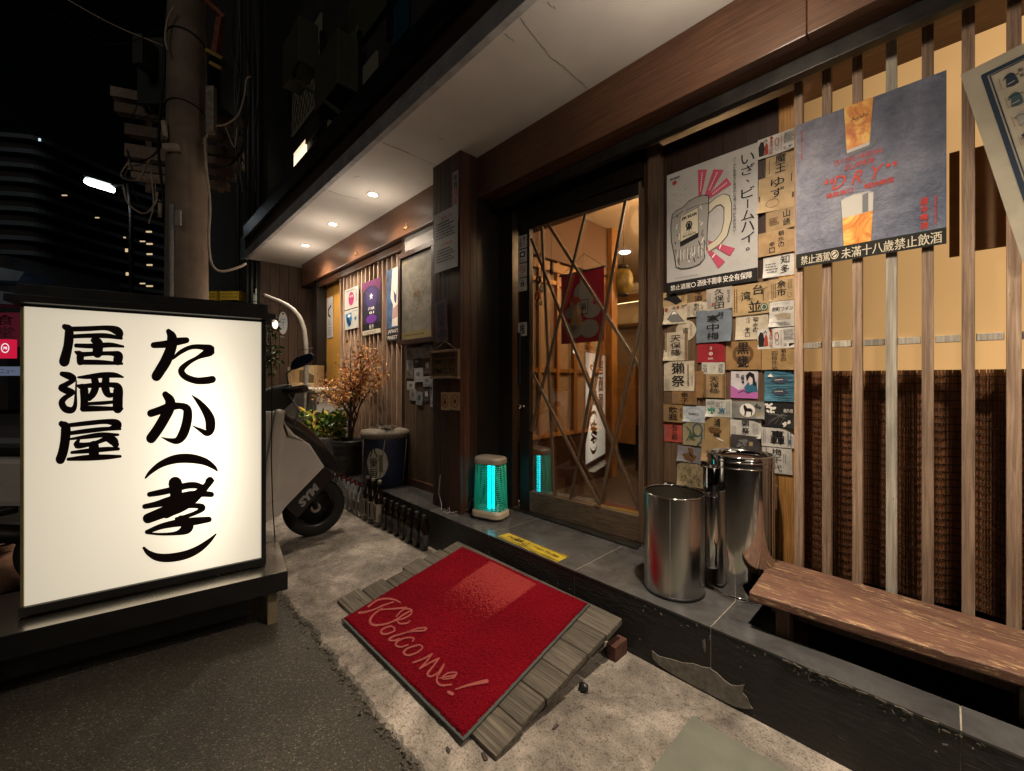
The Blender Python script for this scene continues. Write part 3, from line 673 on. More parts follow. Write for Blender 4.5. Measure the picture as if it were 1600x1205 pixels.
def f17(a, w, h): a.text(INK, '獺祭', -.02*w, .05*h, .42*w, .86*h, .035, vert=True); a.tiny(INK, .27*w, -.35*h, .34*w, .4*h, 1, vert=True); a.tiny(GREY, .4*w, -.3*h, .46*w, .0*h, 1, vert=True); a.tiny(GREY, -.46*w, -.45*h, -.3*w, -.1*h, 4, vert=True)
lab(2, 105, 392, 872, 1150, CREAM, 'large cream label with two very bold brush characters at the left edge', f17)
def f18(a, w, h): a.tiny(GREY, -.45*w, -.35*h, -.25*w, .35*h, 5); a.ring(GREY, 0, 0, .08*w, .008*w, .25*h); a.disc(TANI, .05*w, .05*h, .03*w, .06*h); a.tiny(GREY, .25*w, -.35*h, .45*w, .4*h, 6)
lab(2, 460, 676, 882, 992, (.48, .46, .40), 'small pale strip of fine print below the crimson label', f18)
lab(2, 400, 480, 965, 130, BRN, 'narrow brown strip beside the lower striped label', None, crb=3)
def f19(a, w, h): f13(a, w, h)
lab(2, 478, 684, 992, 130, TAN2, 'narrow tan label with stripes, lower of the two striped ones', f19, crb=3)
def f21(a, w, h):
    PINK = flat((.42, .13, .36), .6, 'magenta_ink'); a.poly(PINK, [(-.5*w, -.5*h), (.5*w, -.5*h), (.5*w, -.2*h), (.1*w, -.12*h), (-.2*w, -.2*h), (-.5*w, -.02*h)])
    a.poly(BLU, [(.0, -.1*h), (.15*w, .1*h), (.45*w, .12*h), (.5*w, -.25*h), (.1*w, -.3*h)]); a.poly(INK, [(.1*w, .1*h), (.06*w, .35*h), (.2*w, .48*h), (.36*w, .4*h), (.4*w, .15*h), (.46*w, -.05*h), (.34*w, -.02*h), (.3*w, .25*h), (.2*w, .32*h), (.14*w, .2*h)])
    a.poly(flat((.6, .5, .45)), [(.15*w, .18*h), (.2*w, .3*h), (.29*w, .26*h), (.31*w, .06*h), (.22*w, -.02*h)]); a.text(INK, '花', -.25*w, .33*h, .14*w, .15*h, .01); a.text(INK, '露', -.05*w, .26*h, .12*w, .2*h, .01); a.rect(INK, -.08*w, .05*h, .0, .14*h)
    a.line(INK, [(-.2*w, -.3*h), (.0, -.22*h), (.15*w, -.32*h), (.3*w, -.24*h)], .03*w)
lab(2, 735, 990, 965, 135, (.58, .54, .58), 'white and magenta label picturing a long haired woman', f21, crb=3)
def f22(a, w, h):
    for k in range(12): y = (-.45 + k*.08) * h; a.line(BLU if k % 2 else flat((.12, .25, .3)), [(-.46*w, y), (-.2*w, y + U(-.03, .05)*h), (.1*w, y + U(-.04, .03)*h), (.46*w, y + U(-.03, .04)*h)], .022*w)
    DKB = flat((.05, .06, .09), .6, 'navy_ink')
    for cy in (.18, -.2): a.poly(DKB, [(-.28*w, cy*h), (-.1*w, (cy+.12)*h), (.15*w, (cy+.1)*h), (.3*w, (cy-.0)*h), (.1*w, (cy-.1)*h), (-.15*w, (cy-.08)*h)]); a.line(WHITE, [(-.15*w, (cy+.02)*h), (.1*w, (cy+.04)*h)], .02*w)
    a.poly(WHITE, [(-.4*w, .3*h), (-.3*w, .42*h), (-.18*w, .3*h)])
lab(2, 1052, 1342, 962, 165, (.06, .19, .27), 'deep blue label picturing two dark fish in waves', f22, crb=3)
lab(3, 180, 415, 72, 192, BRN, 'brown label half hidden under the bold two character label', vt('幸子', .02, .3, .95, .02, None))
lab(3, 100, 285, 195, 360, (.28, .17, .075), 'small brown label with two heavy characters at the left edge', vt('飲我', .0, .45, .8, .04, '伊蔵', .4))
def f25(a, w, h): a.text(INK, '梅酒紀行', 0, 0, .5*w, .15*h, .01); a.ring(BLU, 0, 0, .36*w, .01*w, .38*h); a.ring(BLU, 0, 0, .42*w, .006*w, .44*h)
lab(3, 285, 495, 205, 360, (.42, .46, .5), 'pale bluish label with one small line of writing in an oval', f25)
def f26(a, w, h):
    for _ in range(26): a.disc(GRN2, U(-.42, -.16)*w, U(-.35, .0)*h, .03*w, .05*h, 7)
    for _ in range(20): a.disc(BLU, U(-.02, .25)*w, U(-.3, .05)*h, .022*w, .05*h, 7)
    a.text(GREY, '20丁', .05*w, .22*h, .3*w, .3*h, .01); a.tiny(GREY, -.45*w, .2*h, -.15*w, .42*h, 3); a.tiny(GREY, .28*w, -.3*h, .45*w, .4*h, 3, vert=True)
GRN2 = flat((.05, .22, .16), .6, 'teal_green_ink')
lab(3, 500, 745, 145, 312, (.5, .5, .45), 'white label with green and blue leaf patterns', f26)
def horse(a, w, h):
    a.disc(WHITE, -.02*w, -.02*h, .24*w, .4*h); P = [(-.12,-.35),(-.1,-.1),(-.13,.05),(-.14,.2),(-.12,.33),(-.06,.22),(-.02,.1),(.08,.1),(.13,.02),(.12,-.33),(.09,-.33),(.09,-.12),(.0,-.1),(-.05,-.1),(-.08,-.35)]
    a.poly(INK, [(x*w, y*h) for x, y in P[:5] + P[5:]]); a.line(INK, [(.13*w, 0), (.16*w, -.18*h)], .012*w)
    for k in range(6): a.line(GREY, [(-.48*w, (-.4+.14*k)*h), (-.3*w, (-.42+.14*k)*h)], .012*w)
    a.text(INK, 'Rose', .32*w, .22*h, .2*w, .25*h, .01, shear=.3, rot=-.5); a.rect(TANI, .25*w, -.42*h, .45*w, -.2*h)
lab(3, 748, 1053, 165, 325, (.24, .24, .22), 'grey label with a black horse in a white oval', horse)
def f28(a, w, h):
    for _ in range(34): 
        s = R() < .5; a.disc(WHITE, (U(-.48, -.15) if s else U(.1, .48))*w, (U(.1, .46) if s else U(-.48, -.2))*h, .045*w, .045*h, 8)
    for _ in range(9): a.line(GREY, [(U(-.4, 0)*w, U(-.45, .1)*h), (U(0, .3)*w, U(-.2, .2)*h)], .014*w)
    a.text(WHITE, '梅乃宿', .28*w, .2*h, .3*w, .16*h, .02)
lab(3, 1057, 1341, 182, 410, (.02, .02, .02), 'black label covered in white blossom shapes', f28)
lab(3, 104, 276, 362, 545, (.38, .07, .05), 'faded red label with dark writing at the left edge', vt('与三郎', .1, .3, .8, .015, None))
def f30(a, w, h): a.ring(BLU2, .2*w, .2*h, .24*w, .07*w, .3*h); a.line(BLU2, [(.4*w, 0), (.35*w, -.3*h), (.2*w, -.45*h)], .07*w); a.text(GRN, '蔵', -.05*w, -.1*h, .3*w, .35*h, .02); a.line(GRN, [(-.3*w, .3*h), (-.1*w, .1*h), (-.3*w, -.3*h)], .04*w)
BLU2 = flat((.05, .085, .1), .6, 'slate_blue_ink')
lab(3, 282, 485, 365, 580, (.27, .235, .14), 'olive tan worn label with a dark blue swirl', f30)
def f31(a, w, h): a.text(INK, '浦霞', 0, .08*h, .26*w, .8*h, .03, vert=True); a.poly(BRNI, [(-.38*w, .02*h), (-.2*w, .1*h), (.2*w, -.02*h), (.15*w, -.14*h), (-.25*w, -.14*h)]); a.poly(WHITE, [(-.0*w, -.32*h), (.28*w, -.42*h), (.22*w, -.46*h), (.0, -.37*h)])
lab(3, 490, 724, 315, 545, (.36, .24, .11), 'torn tan label with a curling flap across its middle', f31)
def f35(a, w, h): a.text(INK, '梅千代', 0, 0, .32*w, .9*h, .008, vert=True); a.tiny(GREY, .2*w, -.1*h, .32*w, .25*h, 2, vert=True); a.tiny(GREY, -.4*w, .1*h, -.3*w, .45*h, 1, vert=True)
def f34(a, w, h): a.text(INK, '轟', 0, 0, .42*w, .72*h, .03); a.rect(BLU, .34*w, -.28*h, .4*w, -.08*h); a.tiny(GREY, -.46*w, -.35*h, -.36*w, .4*h, 2, vert=True); a.tiny(GREY, .28*w, -.4*h, .44*w, .3*h, 2, vert=True)
def f32(a, w, h): a.text(INK, '獺祭', 0, .05*h, .24*w, .85*h, .02, vert=True); a.tiny(GREY, -.46*w, -.35*h, -.3*w, .1*h, 4, vert=True); a.tiny(GREY, .22*w, -.3*h, .42*w, .25*h, 4, vert=True)
lab(3, 735, 1010, 485, 640, (.05, .045, .045), 'dark grey label with a pale photo print behind the tall bin rim', lambda a, w, h: [a.disc(GREY, U(-.25, .05)*w, U(-.35, .35)*h, .05*w, .07*h, 7) for _ in range(18)] and a.rect(TANI, .14*w, -.1*h, .26*w, .15*h))
lab(3, 730, 1023, 325, 505, WHT, 'white label with two small bold characters above the tall bin', f32)
lab(3, 1032, 1312, 592, 842, WHT, 'large white label with thin brush characters, lowest in the right column', f35)
lab(3, 1024, 1332, 415, 595, WHT, 'white label with one dense character built of three repeated shapes', f34)
lab(3, 458, 722, 540, 740, TAN2, 'plain tan label partly behind the tall steel bin', None)
def mott(c1, n):
    def f(a, w, h):
        for _ in range(n):
            x, y, r = U(-.42, .42)*w, U(-.42, .42)*h, U(.02, .05)*w; a.poly(c1, [(x + r*cos(k)*U(.4, 1.2), y + r*sin(k)*U(.4, 1.2)) for k in range(6)])
    return f
lab(3, 232, 478, 592, 742, (.2, .19, .2), 'grey label with a torn brown streak', lambda a, w, h: (a.poly(BRNI, [(-.2*w, -.35*h), (-.3*w, 0), (-.05*w, .1*h), (-.1*w, .45*h), (.1*w, .4*h), (.12*w, .05*h), (.25*w, -.05*h), (.1*w, -.4*h)]), a.poly(INK, [(-.06*w, .2*h), (.02*w, .1*h), (.15*w, -.2*h), (.0, -.05*h)])))
lab(3, 230, 475, 750, 968, (.30, .24, .14), 'mottled olive tan label with no readable writing', mott(flat((.17, .14, .07)), 60))
def f39(a, w, h): a.disc(WHITE, -.4*w, .25*h, .06*w, .12*h); [a.ring(WHITE, x*w, y*h, .06*w, .02*w, .12*h) for x, y in ((-.1, .1), (0, -.05), (.1, .12))]; a.rect(WHITE, .2*w, -.3*h, .36*w, .25*h)
lab(3, 102, 320, 935, 1010, (.012, .012, .012), 'black label with white circles low on the wall by the short bin', f39)
def f40(a, w, h): a.tiny(BRNI, -.4*w, .0*h, .4*w, .42*h, 7); [a.rect(BRNI, (.0 + .06*k)*w, -.35*h, (.035 + .06*k)*w, -.12*h) for k in range(6)]
lab(3, 1040, 1172, 940, 1165, (.42, .30, .22), 'small pinkish receipt with a barcode below the labels', f40, name='receipt', cat='receipt', tilt=-.03)
lab(1, 788, 1000, 172, 322, TAN, 'tan label with two heavy stacked characters, right column, second from the top', lambda a, w, h: (a.text(INK, '魔王', .0, .02*h, .34*w, .88*h, .03, vert=True), a.tiny(BRNI, -.4*w, -.35*h, -.35*w, .3*h, 1, vert=True)))
def f44(a, w, h): a.text(INK, 'ゆず', .02*w, .14*h, .36*w, .58*h, .015, vert=True); a.tiny(INK, .36*w, .2*h, .4*w, .42*h, 1, vert=True); a.ring(BRNI, -.1*w, -.28*h, .18*w, .012*w, .12*h); a.rect(BRNI, .4*w, -.25*h, .48*w, -.1*h); a.rect(BRNI, -.48*w, -.2*h, -.44*w, .0)
lab(1, 735, 1000, 325, 572, TAN, 'large tan label with two flowing cursive characters and a fruit sketch', f44)
lab(1, 788, 1000, 568, 712, TAN2, 'tan label with a small brushed mountain character at its right', lambda a, w, h: (a.text(INK, '山崎', .2*w, .04*h, .22*w, .85*h, .012, vert=True), a.tiny(BRNI, -.38*w, -.2*h, -.05*w, .2*h, 5)))
lab(1, 735, 1000, 712, 880, (.42, .27, .13), 'orange tan label with two columns of writing above the white one', lambda a, w, h: (a.text(INK, '菊水の', .12*w, .1*h, .16*w, .7*h, .012, vert=True), a.text(INK, '辛口', -.12*w, -.18*h, .15*w, .5*h, .015, vert=True)))
lab(1, 770, 990, 888, 1036, WHT, 'white label with cursive writing on its right half, right column', lambda a, w, h: (a.text(INK, '知多', .2*w, .04*h, .28*w, .88*h, .015, vert=True), a.tiny(GREY, -.42*w, -.3*h, -.02*w, .2*h, 4)))

# ================================================================== BIG POSTERS
def poster(u0, u1, y, vt0, vt1, vb0, vb1, lab_, mat, name='poster', curl=.012):
    A, B = PY(u0, vt0, y), PY(u1, vt1, y); C, D = PY(u0, vb0, y), PY(u1, vb1, y)
    return sheet(name, lab_, 'poster', A.x, B.x, (C.z + D.z)/2, (A.z + B.z)/2, y, mat, curl=.0006)
# --- whisky highball poster
JP = poster(1042, 1184, 2.088, 274, 223, 458, 441, 'pale grey poster with a line drawn beer mug and pink rays', paper((.44, .43, .42), 'poster_grey', .5, .08))
a, w, h = JP, JP.w, JP.h; PNK = flat((.45, .07, .13), .6, 'pink_ink'); IVO = flat((.55, .5, .38), .6, 'ivory_ink'); SHD = flat((.30, .29, .27), .6, 'glass_grey_ink')
def q(x, y): return ((x - .5) * w, (.5 - y) * h)               # fractions of the sheet from its top left
def Q(*p): return [q(*z) for z in p]
a.rect(INK, -.5*w, -.5*h, .5*w, -.405*h)
a.text(WHITE, '禁止酒駕', *q(.17, .955), .24*w, .045*h, .02); a.ring(WHITE, *q(.325, .955), .028*w, .007*w, .02*h); a.text(WHITE, '酒後不開車', *q(.505, .95), .27*w, .05*h, .025); a.text(WHITE, '安全有保障', *q(.80, .95), .29*w, .05*h, .025)
a.text(INK, 'いざ、ビームハイ。', *q(.905, .425), .13*w, .75*h, .012, vert=True)
a.text(INK, 'バーボンの旨みと素材のシュワシュワがたまらない、', *q(.775, .34), .032*w, .585*h, .01, vert=True)
a.text(INK, 'JIM BEAM', *q(.10, .05), .12*w, .022*h, .03); a.disc(SEAL, *q(.10, .085), .028*w, .018*h)
for P in (((.379,.047),(.484,.069),(.416,.268),(.386,.269)), ((.552,.086),(.662,.118),(.5,.282),(.4545,.267)), ((.695,.185),(.743,.245),(.503,.305),(.487,.278)), ((.4935,.626),(.779,.733),(.727,.784),(.5,.653)), ((.471,.668),(.675,.817),(.604,.862),(.464,.681))):
    a.poly(PNK, Q(*P)); m1 = ((P[0][0]+P[1][0])/2, (P[0][1]+P[1][1])/2); m2 = ((P[2][0]+P[3][0])/2, (P[2][1]+P[3][1])/2)
    L = 9
    for k in range(L): f = .12 + .72*k/L; x, y_ = m1[0]+(m2[0]-m1[0])*f, m1[1]+(m2[1]-m1[1])*f; a.disc(WHITE, *q(x, y_), .006*w, .006*h, 6)
q0_ = q
q = lambda x, y: q0_(x, y - .055)
mug = [(.07,.40),(.12,.375),(.2,.365),(.27,.33),(.36,.315),(.44,.315),(.5,.335),(.5,.45),(.485,.6),(.48,.72),(.45,.82),(.4,.855),(.3,.87),(.18,.865),(.12,.84),(.09,.72),(.06,.62),(.055,.5)]
a.poly(IVO, Q((.5,.40),(.58,.365),(.66,.355),(.72,.38),(.745,.45),(.745,.56),(.7,.68),(.62,.735),(.5,.775),(.49,.72),(.58,.69),(.64,.64),(.665,.56),(.665,.46),(.63,.43),(.58,.43),(.5,.47)))
a.line(INK, Q((.5,.40),(.58,.365),(.66,.355),(.72,.38),(.745,.45),(.745,.56),(.7,.68),(.62,.735),(.5,.775)), .008*w); a.line(INK, Q((.5,.47),(.58,.43),(.63,.43),(.665,.46),(.665,.56),(.64,.64),(.58,.69),(.49,.72)), .007*w)
a.poly(SHD, Q(*mug)); a.line(INK, Q(*(mug + mug[:1])), .009*w)
for _ in range(52):
    x, y_ = U(.1, .46), U(.38, .84)
    if .17 < x < .4 and .42 < y_ < .66: continue
    a.line(INK if R() < .6 else WHITE, [q(x, y_), q(x + U(-.02, .02), y_ + U(.01, .05))], U(.004, .013)*w)
for k in range(9): x = .12 + k*.042; a.line(INK, Q((x, .70), (x - .004, .81)), .004*w); a.line(WHITE, Q((x+.012, .71), (x+.008, .79)), .006*w)
a.line(INK, Q((.07,.43),(.2,.40),(.35,.385),(.5,.39)), .006*w)
a.poly(IVO, Q((.17,.435),(.38,.40),(.385,.63),(.17,.67))); a.line(INK, Q((.17,.435),(.38,.40),(.385,.63),(.17,.67),(.17,.435)), .005*w); a.poly(INK, Q((.17,.64),(.385,.60),(.385,.64),(.17,.685)))
a.text(INK, 'JIM BEAM', *q(.275, .455), .18*w, .032*h, .04, rot=.12); a.disc(INK, *q(.275, .52), .04*w, .03*h); a.ring(IVO, *q(.275, .52), .026*w, .005*w, .019*h); a.poly(INK, Q((.25,.535),(.24,.57),(.27,.555),(.275,.58),(.29,.553),(.31,.565),(.3,.53)))
a.text(INK, 'BOURBON', *q(.278, .60), .15*w, .02*h, .02, rot=.1); a.tiny(INK, *q(.21, .585), *q(.34, .578), 1)
for _ in range(16): a.disc(INK, *q(U(.08, .34), U(.2, .33)), .004*w, .003*h, 5)
q = q0_
a.tiny(GREY, *q(.1, .885), *q(.4, .875), 1); a.done(a.root)
# --- beer poster
def stormy():
    t = NT('poster_blue_grey'); v = t.coords(rand=False); f = t.noise(v, 9, 9, .78, .2); g = t.noise(v, 2.0, 3)
    sp = t.n('ShaderNodeSeparateXYZ'); t.l(v, sp.inputs[0]); m = math_(t, 'MULTIPLY_ADD', sp.outputs[0], -.9); m.node.inputs[2].default_value = .5
    m2 = math_(t, 'ADD', math_(t, 'MULTIPLY', m, .6), math_(t, 'MULTIPLY', g, .5))
    col = t.ramp(m2, [(.3, (.05, .075, .13)), (.75, (.26, .26, .31))]); col = t.mix(1.0, col, t.ramp(f, [(.36, (.62, .64, .70)), (.5, (1.0, 1.0, 1.03)), (.64, (1.4, 1.37, 1.32))]), 'MULTIPLY')
    t.bsdf(col, .5, 0, .35, bump=f, bstr=.9, bdist=.012); return t.m
DP = poster(1244, 1479, 2.040, 192, 115, 419, 381, 'blue grey beer poster with red lettering and two glasses of beer', stormy(), curl=.016)
a, w, h = DP, DP.w, DP.h; DR = flat((.5, .045, .035), .55, 'poster_red'); BEER = None
def beer():
    t = NT('beer_amber'); v = t.coords(rand=False); f = t.noise(v, 9, 4, .6, 2.5); col = t.ramp(f, [(.3, (.50, .12, .03)), (.48, (.68, .26, .05)), (.62, (.80, .48, .12)), (.8, (.85, .62, .25))])
    t.bsdf(col, .5, 0, .3); return t.m
BEER = beer(); FOAM = flat((.50, .48, .44), .6, 'foam_ink'); GLS = flat((.16, .165, .18), .6, 'dim_glass_ink')
a.rect(flat((.016, .016, .014)), -.5*w, -.5*h, .5*w, -.405*h)
a.text(IVO, '禁止酒駕', *q(.15, .955), .22*w, .06*h, .012); a.disc(IVO, *q(.295, .952), .030*w, .030*h); a.line(INK, Q((.275,.965),(.315,.94)), .01*w); a.ring(INK, *q(.295, .952), .024*w, .006*w, .024*h); a.text(IVO, '未滿十八歲禁止飲酒', *q(.66, .955), .63*w, .068*h, .012)
a.poly(GLS, Q((.375,.30),(.54,.28),(.60,.265),(.55,.315),(.40,.33))); a.poly(BEER, Q((.36,.0),(.565,.0),(.54,.275),(.38,.285))); a.poly(FOAM, Q((.38,.285),(.54,.275),(.535,.295),(.385,.305))); a.line(GLS, Q((.36,.0),(.38,.305)), .006*w); a.line(GLS, Q((.565,.0),(.54,.295)), .006*w)
a.text(BRNI, 'Asahi', *q(.47, .095), .12*w, .026*h, .01, rot=.06); a.text(BRNI, 'Asahi', *q(.46, .83), .12*w, .026*h, .01, rot=.06)
a.poly(FOAM, Q((.34,.605),(.37,.59),(.46,.583),(.53,.588),(.565,.60),(.56,.715),(.352,.725))); a.poly(GLS, Q((.49,.60),(.53,.595),(.53,.715),(.49,.717))); a.line(GLS, Q((.34,.605),(.36,.905)), .006*w); a.line(flat((.3, .3, .31)), Q((.34,.605),(.43,.583),(.565,.60)), .006*w)
a.poly(BEER, Q((.352,.725),(.56,.715),(.548,.905),(.362,.905)))
a.text(DR, 'TRY THE ORIGINAL', *q(.46, .350), .34*w, .032*h, .0); a.text(DR, 'SUPER', *q(.465, .398), .21*w, .036*h, .0, shear=.3); a.text(DR, 'D R Y', *q(.455, .478), .36*w, .085*h, .0, shear=.35)
for s_, x, y_ in ((1, .235, .455), (1, .275, .455), (-1, .66, .45), (-1, .70, .45)): a.disc(DR, *q(x, y_ + .006), .013*w, .013*h, 10); a.line(DR, Q((x - .01*s_, y_ + .008), (x + .006*s_, y_ - .018*s_)), .01*w)
a.text(DR, '極致爽口', *q(.33, .552), .19*w, .034*h, .03); a.text(DR, '暢快俐落', *q(.60, .552), .19*w, .034*h, .03)
a.text(DR, '超辛啤酒', *q(.875, .80), .045*w, .19*h, .05, vert=True); a.tiny(DR, *q(.93, .88), *q(.95, .71), 1, vert=True)
a.text(DR, "JAPAN'S NO.1 BEER", *q(.045, .155), .21*h, .016*w, .01, rot=-pi/2); a.done(a.root)
# --- tilted scroll at the far right
Am = PY(1512, 132, 2.03); tl = .20
sc_ = sheet('hanging_scroll', 'tilted cream printed scroll with small ink figures at the far right', 'scroll', Am.x + .045, Am.x + .49, 1.56, 2.225, 2.026, paper((.43, .39, .30), 'scroll_cream', .3, .1), curl=.0006, tilt=tl)
a, w, h = sc_, sc_.w, sc_.h; NAVY = flat((.02, .035, .06), .6, 'scroll_navy')
def fr(x0, y0, x1, y1, ww): a.line(NAVY, Q((x0, y0), (x1, y0), (x1, y1), (x0, y1), (x0, y0)), ww)
fr(.10, .06, .93, .86, .012); fr(.125, .075, .905, .845, .003)
def brushfig(x, y, k):
    m = [NAVY, BLU2, SHD][k % 3]; j_ = lambda: U(-.006, .006)
    a.poly(m, Q((x-.028+j_(), y+.030), (x-.02, y-.006+j_()), (x-.03+j_(), y-.02), (x+.0, y-.033), (x+.024+j_(), y-.022), (x+.026, y+.006+j_()), (x+.03+j_(), y+.032), (x+.0, y+.036))); a.disc(flat((.4, .33, .25)), *q(x - .003, y - .036), .011*w, .007*h, 9)
    a.line(INK, Q((x-.035, y-.006+j_()), (x-.012, y-.018), (x+.036, y-.009+j_())), .005*w); a.line(IVO, Q((x-.02+j_(), y+.02), (x+.01, y+.016)), .004*w)
for i in range(6):
    for j in range(6): brushfig(.205 + i*.128 + U(-.008, .008), .135 + j*.10, i + j); a.text(INK, random.choice('寿福禄弁毘大黒布'), *q(.255 + i*.128, .115 + j*.10), .024*w, .02*h, .005); a.text(INK, random.choice('丸之助山川'), *q(.255 + i*.128, .14 + j*.10), .02*w, .018*h, .003); a.tiny(SEAL, *q(.152 + i*.128, .165 + j*.10), *q(.158 + i*.128, .11 + j*.10), 1, vert=True)
a.rect(flat((.05, .16, .22), .6, 'teal_blue_print'), *q(.13, .84), *q(.9, .74)); a.ring(INK, *q(.16, .93), .05*w, .008*w, .025*h); a.line(INK, Q((.12,.92),(.14,.9),(.19,.905)), .01*w); a.tiny(INK, *q(.25, .96), *q(.8, .9), 3); a.done(a.root)

# ================================================================== SLIDING DOOR
TH = radians(4.5); dx, dn = Vector((cos(TH), sin(TH), 0)), Vector((sin(TH), -cos(TH), 0)); D0 = Vector((-1.99, 2.03, 0))
def DP_(u, v, off=0): return PL(u, v, D0 + dn * off, dn)
dr = thing('sliding_door', 'dark framed glass sliding door with thin crossing wooden lattice strips', 'door', (D0.x, D0.y, H0))
def dbox(name, mat, s0, s1, o0, o1, z0, z1, bevel=.003):
    c = D0 + dx * (s0+s1)/2 + dn * (o0+o1)/2 + UP * (z0+z1)/2
    return MB().obox(c, dx, -dn, UP, s1-s0, o1-o0, z1-z0).build(name, mat, dr, bevel=bevel)
SL = (DP_(830, 600) - D0).dot(dx); SR = (DP_(1000, 600) - D0).dot(dx); ZT = DP_(1000, 306).z; ZB = (DP_(830, 766).z + DP_(997, 806).z) / 2
dbox('stile', BLACKW, SL - .085, SL, -.02, .02, H0 + .012, ZT + .07); dbox('stile', DOORW, SR, SR + .085, -.02, .02, H0 + .012, ZT + .07)
dbox('bottom_rail', DOORWX, SL, SR, -.019, .019, H0 + .012, ZB); dbox('top_rail', BLACKW, SL, SR, -.02, .02, ZT, ZT + .07)
def glass():
    t = NT('door_glass'); ge = t.n('ShaderNodeNewGeometry'); dt = t.n('ShaderNodeVectorMath', operation='DOT_PRODUCT'); t.l(ge.outputs['Normal'], dt.inputs[0]); t.l(ge.outputs['Incoming'], dt.inputs[1])
    f = math_(t, 'POWER', math_(t, 'SUBTRACT', 1.0, math_(t, 'ABSOLUTE', dt.outputs['Value'])), 4.0)
    tr = t.n('ShaderNodeBsdfTransparent'); tr.inputs[0].default_value = (.93, .93, .92, 1); g = t.n('ShaderNodeBsdfGlossy'); g.inputs['Roughness'].default_value = .0
    m = t.n('ShaderNodeMixShader'); mm = math_(t, 'MULTIPLY_ADD', f, .84); mm.node.inputs[2].default_value = .27
    t.l(mm, m.inputs[0]); t.l(tr.outputs[0], m.inputs[1]); t.l(g.outputs[0], m.inputs[2]); t.l(m.outputs[0], t.o.inputs[0]); return t.m
dbox('glass', glass(), SL, SR, -.0015, .0015, ZB, ZT, 0)
LATW = wood('lattice_wood', (.05, .032, .02), (.12, .08, .05), 'Z', .5)
for k, (p, q_) in enumerate((((847,355),(866,776)), ((830,373),(998,797)), ((857,352),(1001,577)), ((915,334),(829.5,674)), ((977.5,313),(892,779)), ((1001,505),(937,789)), ((831,581),(936,789)))):
    o = .009 + .0028 * k; A, B = DP_(*p, o), DP_(*q_, o); MB().bar(A, B, .016, .0026 if k else .003, up=dn).build('lattice_strip', LATW, dr) if False else MB().obox((A+B)/2, (B-A).normalized(), (B-A).normalized().cross(dn), dn, (B-A).length, .017, .0105).build('lattice_strip', LATW, dr, bevel=.001)
kn = DP_(818, 635, .02); MB().lathe([(.0, .05), (.014, .05), (.017, .042), (.010, .03), (.008, .0), (.012, -.0)], (0, 0, 0), 14).map(lambda v: kn + dx * v.x + UP * v.y + dn * v.z).build('knob', CHROME, dr)
A, B = DP_(808, 520, .03), DP_(811, 602, .03); MB().box(-.012, .012, -.008, .008, 0, (A-B).length).map(lambda v: B + dx * v.x + dn * v.y + UP * v.z).build('pull_handle', BLACKPL, dr, bevel=.003)
boxo('transom', BLACKW, (-2.23, -1.1, 2.076, 2.16, ZT + .03, 2.6), bld); boxo('transom', BLACKW, (-2.23, -1.137, 2.045, 2.075, ZT + .075, BZ - .002), bld); boxo('door_jamb', BLACKW, (-2.228, -2.09, 2.0, 2.06, H0, BZ - .002), bld, .003)
boxo('door_track', DARKM, (-2.22, -1.137, 1.99, 2.06, H0 + .001, H0 + .011), bld)
# square stickers on the door stile
def sticker(u0, u1, v0, v1, lb, fn):
    c = DP_((u0+u1)/2, (v0+v1)/2, .0212); w = (DP_(u1, v0, .0212) - DP_(u0, v0, .0212)).length; h = (DP_(u0, v0, .0212) - DP_(u0, v1, .0212)).length
    pts = []
    for sx, sy in ((1, 1), (-1, 1), (-1, -1), (1, -1)):
        for k in range(4):
            a = {(1,1):0,(-1,1):pi/2,(-1,-1):pi,(1,-1):1.5*pi}[(sx,sy)] + k*pi/6; pts.append(c + dx*(sx*(w/2-.005) + .005*cos(a)) + UP*(sy*(h/2-.005) + .005*sin(a)))
    o = MB().prism(pts, -dn*.0006).build('door_sticker', paper((.5, .48, .45)), label=lb, cat='sticker', group='square stickers on the door stile')
    a = Art(c, dx, UP, dn); fn(a, w, h); a.done(o)
sticker(809.5, 823, 368, 388, 'top door sticker with four small dark characters', lambda a, w, h: a.text(INK, '全面', -.2*w, 0, .28*w, .8*h, .02, vert=True) and a.text(INK, '禁入', .22*w, 0, .28*w, .8*h, .02, vert=True))
sticker(809.5, 823, 390, 410, 'second door sticker with a dark camera symbol', lambda a, w, h: (a.rect(INK, -.28*w, -.1*h, .28*w, .32*h), a.rect(WHITE, -.15*w, .0, .15*w, .22*h), a.tiny(GREY, -.35*w, -.4*h, .35*w, -.25*h, 1)))
sticker(809.5, 823, 412, 433, 'third door sticker with a red no smoking ring', lambda a, w, h: (a.ring(RED, 0, .08*h, .3*w, .06*w, .28*h), a.line(RED, [(-.2*w, .28*h), (.2*w, -.1*h)], .05*w), a.line(INK, [(-.18*w, .08*h), (.18*w, .08*h)], .05*w), a.tiny(GREY, -.35*w, -.42*h, .35*w, -.3*h, 1)))
sticker(809.5, 823, 435, 455, 'fourth door sticker with a padlock like figure', lambda a, w, h: (a.ring(INK, 0, .22*h, .14*w, .05*w, .14*h), a.rect(INK, -.2*w, -.15*h, .2*w, .15*h), a.ring(WHITE, 0, 0, .09*w, .03*w), a.tiny(GREY, -.35*w, -.42*h, .35*w, -.3*h, 1)))
sticker(809.5, 823, 504, 525, 'lowest door sticker with one bold black character', lambda a, w, h: a.text(INK, '推', 0, 0, .6*w, .75*h, .04))

